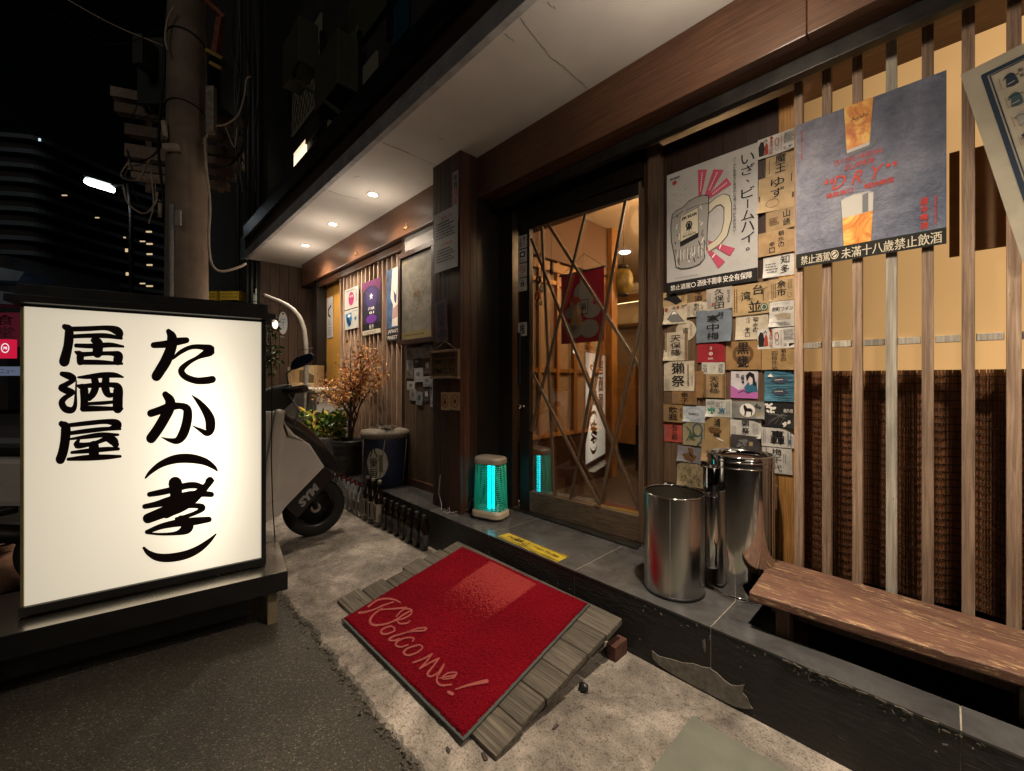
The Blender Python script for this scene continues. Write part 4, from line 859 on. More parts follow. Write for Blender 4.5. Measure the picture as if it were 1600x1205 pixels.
# ------------------------------------------------------------------ things inside the room
CLR = plain('red_banner_cloth', (.42, .012, .035), .8, var=.15, vs=6)
P0, P1, P2 = PY(877, 430, 2.44), PY(944, 420, 2.44), PY(877, 538, 2.44)
bx0, bx1, bz1, bz0 = P0.x, P1.x, (P0.z+P1.z)/2, P2.z
bn = sheet('red_banner', 'red hanging banner with white mallet shapes inside the door', 'banner', bx0, bx1, bz0, bz1, 2.44, CLR, curl=.0006); a, w, h = bn, bn.w, bn.h
GW = flat((.42, .41, .37), .8, 'banner_white')
for x, y_, rx, ry, n_ in ((-.02, .2, .17, .15, 12), (.13, .1, .14, .13, 12), (-.12, .06, .16, .12, 12), (-.2, -.06, .2, .1, 14), (.22, -.07, .2, .1, 14), (-.17, -.3, .2, .13, 14), (.17, -.31, .22, .13, 14), (0, .34, .05, .08, 9)): a.disc(GW, x*w, y_*h, rx*w, ry*h, n_)
a.line(INK, [(-.03*w, .1*h), (.15*w, .1*h), (.13*w, -.1*h), (-.06*w, -.1*h), (-.03*w, .1*h)], .012*w); a.text(INK, '福', .04*w, .01*h, .12*w, .1*h, .02); a.done(a.root)
MB().tube([(bx0 - .02, 2.44, bz1 + .005), (bx1 + .02, 2.44, bz1 + .005)], .006, 6).build('banner_rod', BLACKP, a.root); tp = Vector(((bx0+bx1)/2 + .02, 2.44, bz1 + .13))
MB().tube([(bx0, 2.44, bz1 + .005), tp, (bx1, 2.44, bz1 + .005)], .002, 5).build('hanging_cord', BLACKP, a.root)
c = Vector((bx0 + .15, 2.425, bz0 + .27)); t = thing('straw_charm', 'straw tassel charm with a red fan hanging before the banner', 'charm', c)
mb = MB()
for k in range(26): an = -1.75 + k * .028 - .2 + pi * 0; x = -.055 + k * .0045; mb.bar(c + Vector((x * .35, 0, .0)), c + Vector((x, U(-.012, .012), -.15 + U(-.01, .01))), .003, .003)
mb.build('straw', plain('straw', (.5, .36, .16), .8), t, kind='stuff')
MB().prism([c + Vector((.0, -.012, .0))] + [c + Vector((.055*cos(x*.25+.35), -.012, .01 + .055*sin(x*.25+.35))) for x in range(10)], (0, .003, 0)).build('fan', plain('fan_red', (.5, .09, .04), .6), t)
MB().tube([c + Vector((0, 0, 0)), c + Vector((.02, 0, .09)), tp], .002, 4).build('cord', BLACKP, t)
# lantern
c = PD(974, 440, 3.9); t = thing('paper_lantern', 'small dark and yellow paper lantern hanging inside beside the banner', 'lantern', c)
MB().lathe([(.03, -.13), (.05, -.11), (.075, -.08), (.088, -.03), (.09, .02), (.08, .07), (.055, .11), (.035, .12)], c, 16, cap=True).build('shade', plain('lantern_yellow', (.2, .15, .03), .5, var=.9, vs=14), t)
MB().lathe([(.035, .12), (.05, .122), (.05, .15), (.03, .155)], c, 14).build('cap', BLACKP, t); MB().lathe([(.05, -.135), (.055, -.12), (.035, -.115)], c, 14).build('base_ring', BLACKP, t)
MB().tube([c + Vector((0, 0, .15)), (c.x, c.y, IZ)], .003, 5).build('cord', BLACKP, t)
# dangling ornaments at the left edge of the glass
for i, (u, v, r, m) in enumerate(((845, 405, .03, 'a'), (841, 437, .026, 'b'), (846, 452, .022, 'c'), (840, 463, .03, 'd'), (838, 476, .014, 'b'), (845, 474, .014, 'b'), (862, 418, .03, 'e'))):
    c = PY(u, v, 2.33); m_ = {'a': plain('gourd_brown', (.12, .05, .025), .4), 'b': BLACKP, 'c': plain('grey_charm', (.3, .28, .27), .5), 'd': plain('red_charm', (.3, .05, .02), .5), 'e': BLACKW}[m]
    lbn = ['top brown gourd charm', 'black round charm', 'small grey charm', 'red ring charm', 'left tiny black bead charm', 'right tiny black bead charm', 'long black wooden sandal charm'][i]
    t = thing('hanging_charm', lbn + ' dangling inside at the left edge of the door glass', 'charm', c)
    if i in (0, 6): MB().lathe([(0.001, -.055 if i == 6 else -.035), (.014, -.045 if i == 6 else -.03), (.017, -.02), (.011, 0), (.015, .02), (.011, .045), (.001, .05)], c, 12, cap=False).build('body', m_, t)
    else: MB().tube([c + Vector((r*cos(k*pi/6)*.7, 0, r*sin(k*pi/6))) for k in range(12)], r*.33, 6, closed=True).build('body', m_, t)
    MB().tube([c + Vector((0, 0, r)), (c.x, c.y, 2.44)], .0015, 4).build('cord', BLACKP, t)
# plates, figurine, chair in the back
for i in range(7):
    x = -3.3 + i * .26; big = i % 3 == 0; MB().lathe([(.001, 0), (.05, .004), (.085 if big else .06, .018), (.08 if big else .055, .018), (.001, .008)], (0, 0, 0), 16, cap=False).map(lambda v: (x + v.x, 5.85 - v.z + v.y*.1, 2.002 + (.085 if big else .06) + v.y)).build('plate', plain('plate_glaze', (.6, .5, .38), .3, var=.3), base=(x, 5.85, 2.002), label='%s pale plate leaning on the back shelf inside, number %s from the left' % ('large' if big else 'small', ['one', 'two', 'three', 'four', 'five', 'six', 'seven'][i]), cat='plate', group='plates on the back shelf')
t = thing('dining_chair', 'dark low backed chair inside behind the right of the door glass', 'chair', (-1.5, 3.3, H0)); 
MB().lathe([(.2, .40), (.22, .42), (.2, .46)], (-1.5, 3.3, H0), 20).build('seat', BLACKPL, t)
MB().prism([(-1.5 + .22*cos(k), 3.3 + .22*sin(k), H0 + .47) for k in [i*.2 - .3 for i in range(18)]] + [(-1.5 + .19*cos(k), 3.3 + .19*sin(k), H0 + .47) for k in [i*.2 - .3 for i in range(17, -1, -1)]], (0, 0, .2)).build('backrest', BLACKPL, t)
for k in range(4): MB().tube([(-1.5 + .17*cos(k*pi/2+.7), 3.3 + .17*sin(k*pi/2+.7), H0), (-1.5 + .14*cos(k*pi/2+.7), 3.3 + .14*sin(k*pi/2+.7), H0 + .41)], .014, 6).build('leg', BLACKPL, t)

# ================================================================== THINGS ON THE STEP
# insect lamp
zc_ = PZ(761, 810, H0); zx, zy = zc_.x, zc_.y + .03
TEAL = emis('blue_tube', (.0, .50, .58), 8.0)
t = thing('insect_lamp', 'glowing teal blue insect lamp with cream base standing by the pillar', 'insect lamp', (zx, zy, H0)); KW = .62
ivory = plain('ivory_plastic', (.42, .36, .27), .45, var=.12)
def rrect(w, d, r, n=5):
    P = []
    for sx, sy, a0 in ((1, 1, 0), (-1, 1, pi/2), (-1, -1, pi), (1, -1, 1.5*pi)):
        for k in range(n): a = a0 + k*pi/2/(n-1); P.append((sx*(w/2-r) + r*cos(a), sy*(d/2-r) + r*sin(a)))
    return P
ra = YAW * .35
def zp(x, y, z): return (zx + x*cos(ra) - y*sin(ra), zy + x*sin(ra) + y*cos(ra), H0 + z)
def stack(mb, levels, r=.03):
    n = 20; vs = []
    for w, d, z in levels: vs += [zp(x, y, z) for x, y in rrect(w, d, min(r, w/2.2, d/2.2))]
    mb.add(vs, [(k*n+i, k*n+(i+1)%n, (k+1)*n+(i+1)%n, (k+1)*n+i) for k in range(len(levels)-1) for i in range(n)] + [tuple(range(n-1, -1, -1)), tuple((len(levels)-1)*n+i for i in range(n))], False); return mb
stack(MB(), [(.225, .15, .012), (.235, .16, .02), (.232, .157, .045), (.215, .14, .062)], .05).build('base', ivory, t, bevel=.002)
for x in (-.09, .09): MB().lathe([(.018, 0), (.02, .013)], zp(x, 0, -H0 + H0), 12).build('foot', ivory, t)
stack(MB(), [(.195, .13, .352), (.205, .14, .36), (.205, .14, .385), (.19, .125, .397), (.12, .07, .402)], .045).build('cap', plain('cap_grey_plastic', (.27, .24, .19), .45), t, bevel=.002)
CAGE = plain('teal_grille', (.02, .42, .26), .4, var=.1)
mb = MB(); 
for k in range(22):
    z = .068 + k * .0130; s_ = 1 - .10 * k / 22; mb.tube([zp(x*s_, y*s_, z) for x, y in rrect(.215, .14, .05)], .0029, 4, closed=True)
mb.build('grille_rings', CAGE, t, kind='stuff')
for x, y in rrect(.215, .14, .05, 4): MB().tube([zp(x, y, .063), zp(x*.9, y*.9, .353)], .0028, 5).build('grille_bar', CAGE, t)
for x, y_, r_ in ((-.002, -.01, .011), (.021, .0, .008)): MB().tube([zp(x, y_, .065), zp(x, y_, .35)], r_, 10).build('blue_tube', TEAL, t)
MB().tube([zp(-.1, .02, .05), zp(-.14, 0, .10), zp(-.165, .0, .07), zp(-.17, -.01, .03), (zx - .22, 1.645, H0 + .01), (zx - .25, 1.60, H0 + .006), (zx - .29, 1.62, H0 + .006), (zx - .27, 1.64, H0 + .03), (zx - .24, 1.62, H0 + .006), (zx - .31, 1.6, H0 + .006), (zx - .36, 1.64, H0 + .03), (zx - .42, 1.655, H0 + .1), (zx - .40, 1.654, H0 + .22), (zx - .46, 1.78, H0 + .34)], .0028, 5).build('power_cord', plain('cord_grey', (.2, .18, .16), .6), t)
# yellow caution strip
YEL = paper((.50, .37, .03), 'yellow_tape', .2, .3); pA, pB, pC, pD = [PZ(u, v, H0 + .001) for u, v in ((777, 838), (795, 833), (889, 870), (870, 879))]
o = MB().prism([pA, pB, pC, pD], (0, 0, .0012)).build('caution_strip', YEL, label='yellow striped watch your step tape on the dark step', cat='floor tape')
ex = (pD - pA); L = ex.length; ex.normalize(); ey = (pB - pA); Wd = ey.length; ey = UP.cross(ex).normalized(); a = Art(((pA+pC)/2) + UP*.0012, ex, ey, UP)
for i in range(44):
    x = -L/2 + (i+.5)*L/44; 
    for s in (-1, 1): a.poly(INK, [(x-.003, s*Wd*.5), (x+.003, s*Wd*.5), (x+.006, s*Wd*.4), (x, s*Wd*.4)])
a.text(INK, '小心階梯', -.27*L, 0, .26*L, .45*Wd, .03); a.poly(INK, [(-.115*L, -.28*Wd), (-.02*L, -.28*Wd), (-.065*L, .32*Wd)]); a.poly(YEL, [(-.1*L, -.2*Wd), (-.035*L, -.2*Wd), (-.065*L, .2*Wd)]); a.disc(INK, -.066*L, -.04*Wd, .008*L)
a.text(INK, 'Watch The Step', .24*L, 0, .40*L, .32*Wd, .01); a.done(o)
# steel bins
def bincyl(x, y, r, hgt, label, lip, inner, seam):
    t = thing('steel_bin', label, 'bin', (x, y, H0)); n = 64
    MB().lathe([(r-.004, .0), (r+.002, .001), (r+.002, .012), (r-.001, .014)], (x, y, H0), n).build('base_ring', BLACKPL if not lip else CHROME, t)
    MB().lathe([(r, .014), (r, hgt - .004)], (x, y, H0), n, cap=False).build('body', STEEL if not lip else CHROME, t)
    MB().lathe([(r-.004, hgt - .006), (r-.004, .03), (.0, .03)], (x, y, H0), n, cap=False).build('lining', inner, t)
    MB().tube([(x + (r-.001)*cos(2*pi*k/n), y + (r-.001)*sin(2*pi*k/n), H0 + hgt) for k in range(n)], .0035, 6, closed=True).build('rim', CHROME, t)
    if seam: MB().box(x + (r+.0004)*cos(seam) - .0007, x + (r+.0004)*cos(seam) + .0007, y + (r+.0004)*sin(seam) - .0007, y + (r+.0004)*sin(seam) + .0007, H0 + .015, H0 + hgt - .006).build('seam', flat((.3, .3, .3), .3), t)
    return t
DKIN = plain('bin_lining', (.045, .04, .03), .35, .3)
bincyl(-.815, 1.745, .122, .415, 'short open steel bin standing left of the taller bin', False, DKIN, -1.25)
tb = bincyl(-.618, 1.955, .128, .57, 'tall mirror steel bin with a removable ring lid and side ash tube', True, plain('rusty_lining', (.12, .06, .04), .5), None)
for z in (.535, .560, .580): MB().tube([(-.618 + .130*cos(2*pi*k/64), 1.955 + .130*sin(2*pi*k/64), H0 + z) for k in range(64)], .003, 6, closed=True).build('lid_ring', CHROME, tb)
MB().lathe([(.129, .535), (.1295, .56), (.1295, .583), (.122, .584), (.121, .56)], (-.618, 1.955, H0), 64, cap=False).build('lid', CHROME, tb)
an = radians(232); ax, ay = -.618 + .128*cos(an), 1.955 + .128*sin(an)
MB().lathe([(.033, .10), (.035, .11), (.035, .40), (.033, .41)], (ax, ay, H0), 28).build('ash_tube', CHROME, tb); MB().lathe([(.037, .405), (.037, .525), (.034, .53), (.033, .42)], (ax, ay, H0), 28, cap=False).build('ash_tube_top', CHROME, tb)
# bench
t = thing('wooden_bench', 'worn red brown wooden bench with scratched paint along the lattice', 'bench', (-.1, 1.84, .0))
bz = .40; q0, q1, q2, q3 = Vector((-.494, 1.65, bz)), Vector((.60, 1.735, bz)), Vector((.60, 1.99, bz)), Vector((-.515, 2.035, bz))
mid0, mid3 = q0.lerp(q3, .56), q1.lerp(q2, .56)
MB().prism([q0, q1, mid3 - Vector((0, .001, 0)), mid0 - Vector((0, .001, 0))], (0, 0, -.032)).build('seat_board', BENCHW, t, bevel=.007, seg=3)
MB().prism([mid0 + Vector((0, .001, 0)), mid3 + Vector((0, .001, 0)), q2, q3], (0, 0, -.032)).build('seat_board', BENCHW, t, bevel=.004, seg=2)
MB().obox((.05, 1.79, .335), (1, .04, 0), (0, 1, 0), (0, 0, 1), 1.0, .025, .06).build('stretcher', BENCHL, t, bevel=.003)
for x, y in ((-.40, 1.72), (-.40, 1.95)): boxo('leg', BENCHL, (x - .022, x + .022, y - .022, y + .022, .02, bz - .033), t, .003)
for x in (.13,): MB().prism([(x, 1.70, bz - .033), (x + .004, 1.985, bz - .033), (x + .004, 1.96, .02), (x, 1.76, .02)], (.03, 0, 0)).build('leg', wood('bench_end_wood', (.04, .028, .006), (.1, .07, .02), 'Z', .5), t, bevel=.003)

# ================================================================== PALLET AND MAT
ps = (.165 - .03) / (1.54 - .83); zr = lambda y: .03 + ps * (y - .83)
t = thing('wooden_ramp', 'weathered grey timber ramp of wide planks leaning up to the step', 'ramp', (-1.55, 1.2, 0))
for k in range(6):
    y0 = .83 + k * .1185; jl, jr = [(-.03, .006), (.0, -.003), (.035, .003), (.0, -.002), (.03, .0), (.05, .005)][k]
    A = Vector((-2.145 + jl, y0, zr(y0))); B = Vector((-.945 + jr, y0, zr(y0))); dy = Vector((0, .1155, ps * .1155))
    MB().prism([A, B, B + dy, A + dy], (0, ps*.0 - .0, -.027)).build('plank', PALW, t, bevel=.005, seg=2)
for x in (-2.02, -1.55, -1.07): MB().prism([(x, .86, .005), (x, 1.53, .005), (x, 1.53, zr(1.53) - .028), (x, .86, max(.006, zr(.86) - .028))], (.045, 0, 0)).build('bearer', PALW, t)
brk = boxo('red_brick', plain('brick_red', (.08, .03, .02), .85, var=.4, vs=30), (-.975, -.93, 1.47, 1.56, .012, .075), None, .004, label='broken red brick wedged under the upper corner of the ramp', cat='brick')
c = PZ(912, 1073, .03); MB().sphere(c, .018, 8, (1.2, .8, .8)).build('black_knob', BLACKPL, label='small black rubber lump on the pavement beside the ramp', cat='rubber stopper')
# mat
mA, mB, mC, mD = Vector((-1.975, .785, 0)), Vector((-1.057, .797, 0)), Vector((-1.10, 1.515, 0)), Vector((-1.995, 1.50, 0))
for p in (mA, mB, mC, mD): p.z = zr(p.y) + .004
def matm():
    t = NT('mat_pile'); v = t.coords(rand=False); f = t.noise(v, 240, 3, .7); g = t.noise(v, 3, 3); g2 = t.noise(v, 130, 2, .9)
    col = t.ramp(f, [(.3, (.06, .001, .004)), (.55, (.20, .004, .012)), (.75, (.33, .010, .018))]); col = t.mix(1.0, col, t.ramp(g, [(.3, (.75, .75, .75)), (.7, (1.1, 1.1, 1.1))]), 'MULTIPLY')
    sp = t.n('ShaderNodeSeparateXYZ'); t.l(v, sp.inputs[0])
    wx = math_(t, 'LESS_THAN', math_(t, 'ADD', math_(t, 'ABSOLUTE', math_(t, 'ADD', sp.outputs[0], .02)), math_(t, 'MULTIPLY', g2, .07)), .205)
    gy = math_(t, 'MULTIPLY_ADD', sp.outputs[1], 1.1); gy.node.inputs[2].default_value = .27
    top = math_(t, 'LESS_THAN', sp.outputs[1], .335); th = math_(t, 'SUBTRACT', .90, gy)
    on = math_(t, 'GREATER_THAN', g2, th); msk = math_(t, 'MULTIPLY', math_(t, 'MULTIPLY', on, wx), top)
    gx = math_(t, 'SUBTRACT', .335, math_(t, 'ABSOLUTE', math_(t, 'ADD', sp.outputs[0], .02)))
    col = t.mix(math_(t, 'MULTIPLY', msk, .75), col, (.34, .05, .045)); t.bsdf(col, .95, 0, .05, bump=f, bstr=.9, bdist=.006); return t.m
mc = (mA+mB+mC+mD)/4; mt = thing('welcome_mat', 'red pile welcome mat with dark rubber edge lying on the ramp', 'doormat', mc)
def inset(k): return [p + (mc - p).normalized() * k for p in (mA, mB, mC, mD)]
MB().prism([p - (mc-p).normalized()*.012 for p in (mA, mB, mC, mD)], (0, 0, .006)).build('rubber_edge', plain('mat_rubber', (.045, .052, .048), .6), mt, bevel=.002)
NX, NY = 150, 118; vs = []; rm = random.Random(3); rowj = [rm.gauss(0, .0012) for _ in range(400)]
for j in range(NY + 1):
    for i in range(NX + 1):
        u, v = i/NX, j/NY; p = mA.lerp(mB, u).lerp(mD.lerp(mC, u), v); e_ = min(u, 1-u, v, 1-v)
        p = p + Vector((rm.gauss(0, .0011), rm.gauss(0, .0011), 0)) + (p - mc)*(-.004 + (.0035*(rowj[i] + rowj[j+150])/.0012*.25 if e_ == 0 else 0))
        vs.append(p + UP*(.0135 + rm.gauss(0, .0009) + .0012*sin(u*9 + v*5) - (.006 if e_ == 0 else 0)))
edge = [i for i in range(NX+1)] + [j*(NX+1)+NX for j in range(1, NY+1)] + [NY*(NX+1)+i for i in range(NX-1, -1, -1)] + [j*(NX+1) for j in range(NY-1, 0, -1)]
fs = [(j*(NX+1)+i, j*(NX+1)+i+1, (j+1)*(NX+1)+i+1, (j+1)*(NX+1)+i) for j in range(NY) for i in range(NX)]; b0 = len(vs); vs += [vs[k] - UP*.008 for k in edge]
fs += [(edge[k], b0+k, b0+(k+1) % len(edge), edge[(k+1) % len(edge)]) for k in range(len(edge))]
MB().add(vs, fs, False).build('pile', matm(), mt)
nm = (mB - mA).cross(mD - mA).normalized(); pm = mc + UP*.0155
fn = lambda u, v: PL(u, v, pm, nm)
mb = MB(); W1 = [[(490,240,14),(440,215,18),(360,205,20),(280,222,20),(205,275,24)], [(122,332,26),(180,325,22),(260,300,18),(340,265,18),(430,235,14)], [(330,292,14),(260,340,20),(220,400,28),(245,440,26),(330,438,20),(430,408,18),(520,350,18),(595,308,16)], [(300,305,12),(420,297,18),(545,286,20)],
 [(455,365,14),(515,305,16),(585,302,18),(585,345,16),(510,388,16),(462,400,14),(490,430,18),(550,425,18),(578,405,12)], [(445,470,14),(400,455,18),(335,478,20),(318,510,22),(360,525,20),(440,495,16),(430,470,12)],
 [(500,520,14),(600,500,18),(700,492,20),(725,470,20),(650,472,16),(540,512,18),(430,545,20),(388,575,22),(440,582,18),(480,562,14)], [(600,590,16),(610,560,18),(540,558,18),(465,590,22),(452,625,22),(500,640,20),(560,620,14)],
 [(640,628,16),(560,650,20),(522,690,22),(560,715,22),(640,690,20),(690,645,18),(660,622,16),(610,630,14)], [(608,780,22),(700,745,20),(775,703,18)], [(775,703,16),(735,760,16),(668,832,22)], [(680,825,18),(770,775,18),(838,742,18)], [(838,742,16),(790,810,18),(735,880,24),(765,905,20),(830,870,14),(885,795,20)], [(885,795,16),(860,850,16),(822,905,18)],
 [(825,900,16),(820,950,22),(860,985,24),(950,978,18)], [(840,920,14),(930,905,18),(990,890,20),(990,870,18),(920,875,16),(870,910,16),(880,930,14),(970,915,18),(1000,880,14)], [(985,1022,14),(1100,985,28),(1265,948,46)], [(925,1048,36),(955,1062,42)]]
W1 = [[(x, y, w*.8) for x, y, w in st_] for st_ in W1]
brush(mb, W1, fn, (540, 900, .17429), nm)
mb.build('welcome_lettering', plain('mat_letter_pile', (.33, .07, .062), .95, var=.3, vs=200, bstr=.5), mt)

# ================================================================== LIGHT BOX SIGN
def camxy(u, t): p = PD(u, HY, t); return Vector((p.x, p.y, 0))
SLf, SRt = camxy(38, 1.60), camxy(408, 2.04); sx_ = (SRt - SLf); SWd = sx_.length; sx_.normalize(); sn = Vector((sx_.y, -sx_.x, 0))
if sn.x < 0: sn = -sn
ZS0, ZS1 = .292, 1.446; sc0 = (SLf + SRt)/2
def sbox(name, mat, a0, a1, d0, d1, z0, z1, par, bevel=.003):        # along the face, depth behind the face, height
    c = SLf + sx_ * (a0+a1)/2 - sn * (d0+d1)/2 + UP * (z0+z1)/2
    return MB().obox(c, sx_, -sn, UP, a1-a0, d1-d0, z1-z0).build(name, mat, par, bevel=bevel)
sg = thing('light_box_sign', 'large glowing cream light box sign with bold black characters on a low black base', 'illuminated sign', (sc0.x - .1, sc0.y, 0))
def signface():
    t = NT('sign_face'); tc = t.n('ShaderNodeTexCoord'); sp = t.n('ShaderNodeSeparateXYZ'); t.l(tc.outputs['Object'], sp.inputs[0])
    y, z = sp.outputs[1], sp.outputs[2]
    def gau(s_, c, wd): d = math_(t, 'SUBTRACT', s_, c); return math_(t, 'EXPONENT', math_(t, 'MULTIPLY', math_(t, 'MULTIPLY', d, d), -1/(wd*wd)))
    tube = math_(t, 'MULTIPLY', gau(y, .17, .14), gau(z, .85, .50)); wide = math_(t, 'MULTIPLY', gau(y, .0, .36), gau(z, .86, .75))
    s = math_(t, 'ADD', math_(t, 'MULTIPLY', tube, .95), math_(t, 'MULTIPLY', wide, .42)); s = math_(t, 'ADD', s, .45)
    f = t.noise(tc.outputs['Object'], 2.5, 3); s = math_(t, 'MULTIPLY', s, math_(t, 'MULTIPLY_ADD', f, .16) if False else 1.0)
    b = t.bsdf((.5, .47, .4), .35, 0, .4); b.inputs['Emission Color'].default_value = (1, .88, .67, 1); t.l(s, b.inputs['Emission Strength']); return t.m
sbox('face_panel', signface(), 0, SWd, .0, .012, ZS0, ZS1, sg, 0)
sbox('case', BLACKP, -.012, SWd + .018, .013, .15, ZS0 - .012, ZS1 + .01, sg)
sbox('edge_trim', plain('brass_edge', (.3, .27, .12), .4, .3), -.010, -.001, -.004, .012, ZS0 - .02, ZS1, sg, .001); sbox('edge_trim', BLACKP, SWd + .001, SWd + .02, -.012, .012, ZS0 - .03, ZS1 + .01, sg, .001)
sbox('edge_trim', BLACKP, -.012, SWd + .02, -.014, .012, ZS0 - .034, ZS0 - .001, sg, .001)
sbox('hood', BLACKP, -.04, SWd + .06, -.05, .19, ZS1 + .011, ZS1 + .04, sg); sbox('hood', BLACKP, -.015, SWd + .03, -.02, .16, ZS1 + .041, ZS1 + .085, sg)
DECK = plain('black_deck_metal', (.6, .55, .48), .24, 1.0, var=.1, vs=3, bstr=.02)
SFZ = .252
sbox('deck', DECK, -.20, SWd + .10, -.135, .30, SFZ - .004, SFZ, sg, .001); 
for a0, a1, d0, d1 in ((-.20, SWd + .10, -.137, -.133), (-.20, SWd + .10, .30, .304), (SWd + .098, SWd + .102, -.132, .299), (-.204, -.2, -.132, .299)): sbox('deck_skirt', BLACKP, a0, a1, d0, d1, SFZ - .088, SFZ - .002, sg, 0)
for a0 in (-.12, SWd + .0): 
    for d0 in (-.1, .2): sbox('wood_block', plain('raw_block_wood', (.2, .16, .10), .7), a0 + .02, a0 + .06, d0, d0 + .09, .0, SFZ - .006, sg)
sbox('wheel_tray', BLACKP, -.05, SWd - .05, -.05, .25, .05, SFZ - .03, sg)
mb = MB(); pf = SLf + sn * .0015; fs_ = lambda u, v: PL(u, v, pf, sn)
SBK = flat((.012, .006, .008), .5, 'sign_black')
for crop_, grp_ in (
    ((210, 500, .16588), [[(182,238,58),(300,228,70),(400,205,74),(490,192,58)],[(322,108,50),(352,160,92),(350,250,100),(300,380,105),(240,480,100),(208,530,96)],[(365,362,26),(440,300,42),(540,256,44),(650,258,56),(712,290,100),(600,352,40),(500,410,46),(442,475,62),(480,535,62),(580,572,64),(680,570,70),(735,560,68)]]),
    ((210, 500, .16588), [[(155,880,72),(240,852,75),(330,820,80),(430,810,62),(492,835,78),(502,900,88),(485,1000,92),(450,1090,90),(400,1138,66),(330,1132,38),(255,1105,6)],[(292,702,62),(335,760,94),(330,830,100),(280,930,100),(220,1030,98),(158,1115,96)],[(540,708,6),(600,765,44),(668,850,76),(712,940,94),(712,1030,88),(680,1065,62),(620,1036,36),(545,995,6)]]),
    ((210, 690, .16588), [[(105,342,18),(155,285,40),(255,212,62),(390,165,84),(530,160,88),(660,188,70),(745,238,44),(778,272,18)]]),
    ((210, 690, .16588), [[(142,498,48),(230,482,58),(340,458,60),(480,418,62),(570,412,62),(630,425,50)],[(385,395,130),(392,470,115),(390,560,120),(370,620,130)],[(712,368,74),(680,415,64),(620,475,84),(520,560,104),(400,620,120),(260,672,104),(125,725,94)],[(688,368,40),(742,368,26)],[(97,612,48),(200,592,58),(330,560,84),(500,510,80),(620,492,62),(725,498,52)],[(300,690,70),(400,645,64),(490,608,50),(590,605,50),(640,622,64),(600,660,42),(500,700,38),(395,728,32)],[(440,728,70),(490,770,125),(485,820,110),(400,862,42),(250,872,26),(120,862,22)],[(118,852,40),(250,800,54),(400,768,70),(550,752,76),(702,733,54)]]),
    ((210, 690, .16588), [[(90,1003,28),(135,1050,52),(215,1088,74),(330,1095,82),(480,1068,80),(600,1015,68),(700,940,44),(768,872,14)]]),
    ((80, 500, .1909), [[(110,55,45),(145,80,70),(145,160,78),(135,230,78),(108,340,88)],[(150,76,42),(300,72,42),(450,66,42),(530,85,68),(562,112,62),(572,150,20)],[(170,136,34),(300,130,38),(450,130,42),(575,150,26)],[(345,168,44),(382,190,84),(380,270,84)],[(205,210,35),(340,214,42),(480,205,42),(590,218,20)],[(200,262,20),(235,285,62),(238,345,56)],[(235,346,44),(400,348,42),(580,358,22)],[(230,284,44),(380,276,36),(500,275,40),(548,292,76),(545,335,76)]]),
    ((80, 500, .1909), [[(90,442,42),(150,460,62),(190,485,40),(125,528,45),(78,556,46),(140,582,60),(178,595,38),(112,640,45),(88,680,56),(115,728,58),(168,738,54),(196,700,36),(202,600,20),(206,500,12)],[(222,470,18),(300,466,38),(420,452,48),(520,452,44),(588,468,16)],[(222,540,28),(265,560,70),(272,640,66),(270,720,64)],[(250,542,32),(360,535,44),(500,532,44),(545,560,78),(545,650,84),(545,725,82)],[(262,726,54),(400,726,44),(578,726,28)],[(300,686,28),(420,680,32),(510,672,28)],[(355,480,60),(365,540,62),(345,600,60),(312,640,50)],[(448,480,62),(445,560,68),(470,612,52),(520,612,28)]]),
    ((80, 500, .1909), [[(85,850,50),(118,880,80),(115,980,80),(97,1080,80),(75,1142,78)],[(150,862,36),(300,845,40),(450,832,42),(530,845,66),(545,870,58),(480,890,36)],[(150,928,34),(300,908,40),(450,892,36),(565,892,22)],[(150,976,18),(300,955,38),(420,940,42),(548,940,22)],[(230,975,18),(210,1025,54),(300,1020,38),(380,1000,34),(440,975,44)],[(440,962,44),(505,988,76),(528,1018,58)],[(170,1085,26),(300,1072,40),(450,1058,40),(550,1055,28)],[(350,1030,84),(350,1100,84)],[(140,1140,28),(300,1128,50),(450,1122,44),(566,1116,24)]]),
    ):
    mb = MB(); brush(mb, grp_, fs_, crop_, sn); mb.build('sign_character', SBK, sg)
cb = flat((.008, .008, .008), .5, 'cable_black')
MB().tube([PD(422, 498, 2.2), PD(425, 600, 2.2), PD(424, 720, 2.2), PD(426, 790, 2.25), PD(430, 850, 2.4)], .003, 5).build('power_cord', cb, sg)
for y in (.40,): MB().sphere(PD(430, 507, 2.15), .014, 8, (1, 1, 1.6)).build('side_lamp', emis('side_lamp_glow', (1, .85, .6), 2.2), sg)

# ================================================================== PILLAR PAPERS, FRAME, LEFT POSTERS
def psheet(u0, u1, v0, v1, y, name, lb, cat, mat, group=None, tilt=0):
    um = (u0+u1)/2; A, B, T, Bo = PY(u0, (v0+v1)/2, y), PY(u1, (v0+v1)/2, y), PY(um, v0, y), PY(um, v1, y)
    return sheet(name, lb, cat, A.x, B.x, Bo.z, T.z, y, mat, group, curl=.0004, tilt=tilt)
PAP = paper((.42, .42, .43), 'notice_paper', .3, .1)
a = psheet(707, 716, 268, 345, 1.655, 'paper_notice', 'narrow vertical white strip with black and red characters on the pillar', 'notice', PAP); w, h = a.w, a.h
a.text(INK, '每週', 0, .3*h, .7*w, .32*h, .04, vert=True); a.text(RED, '月底', 0, -.02*h, .7*w, .32*h, .04, vert=True); a.text(INK, '休', 0, -.3*h, .6*w, .14*h, .03); a.done(a.root)
a = psheet(678, 715, 328, 422, 1.651, 'paper_notice', 'white notice sheet with many small printed lines on the pillar', 'notice', PAP); w, h = a.w, a.h
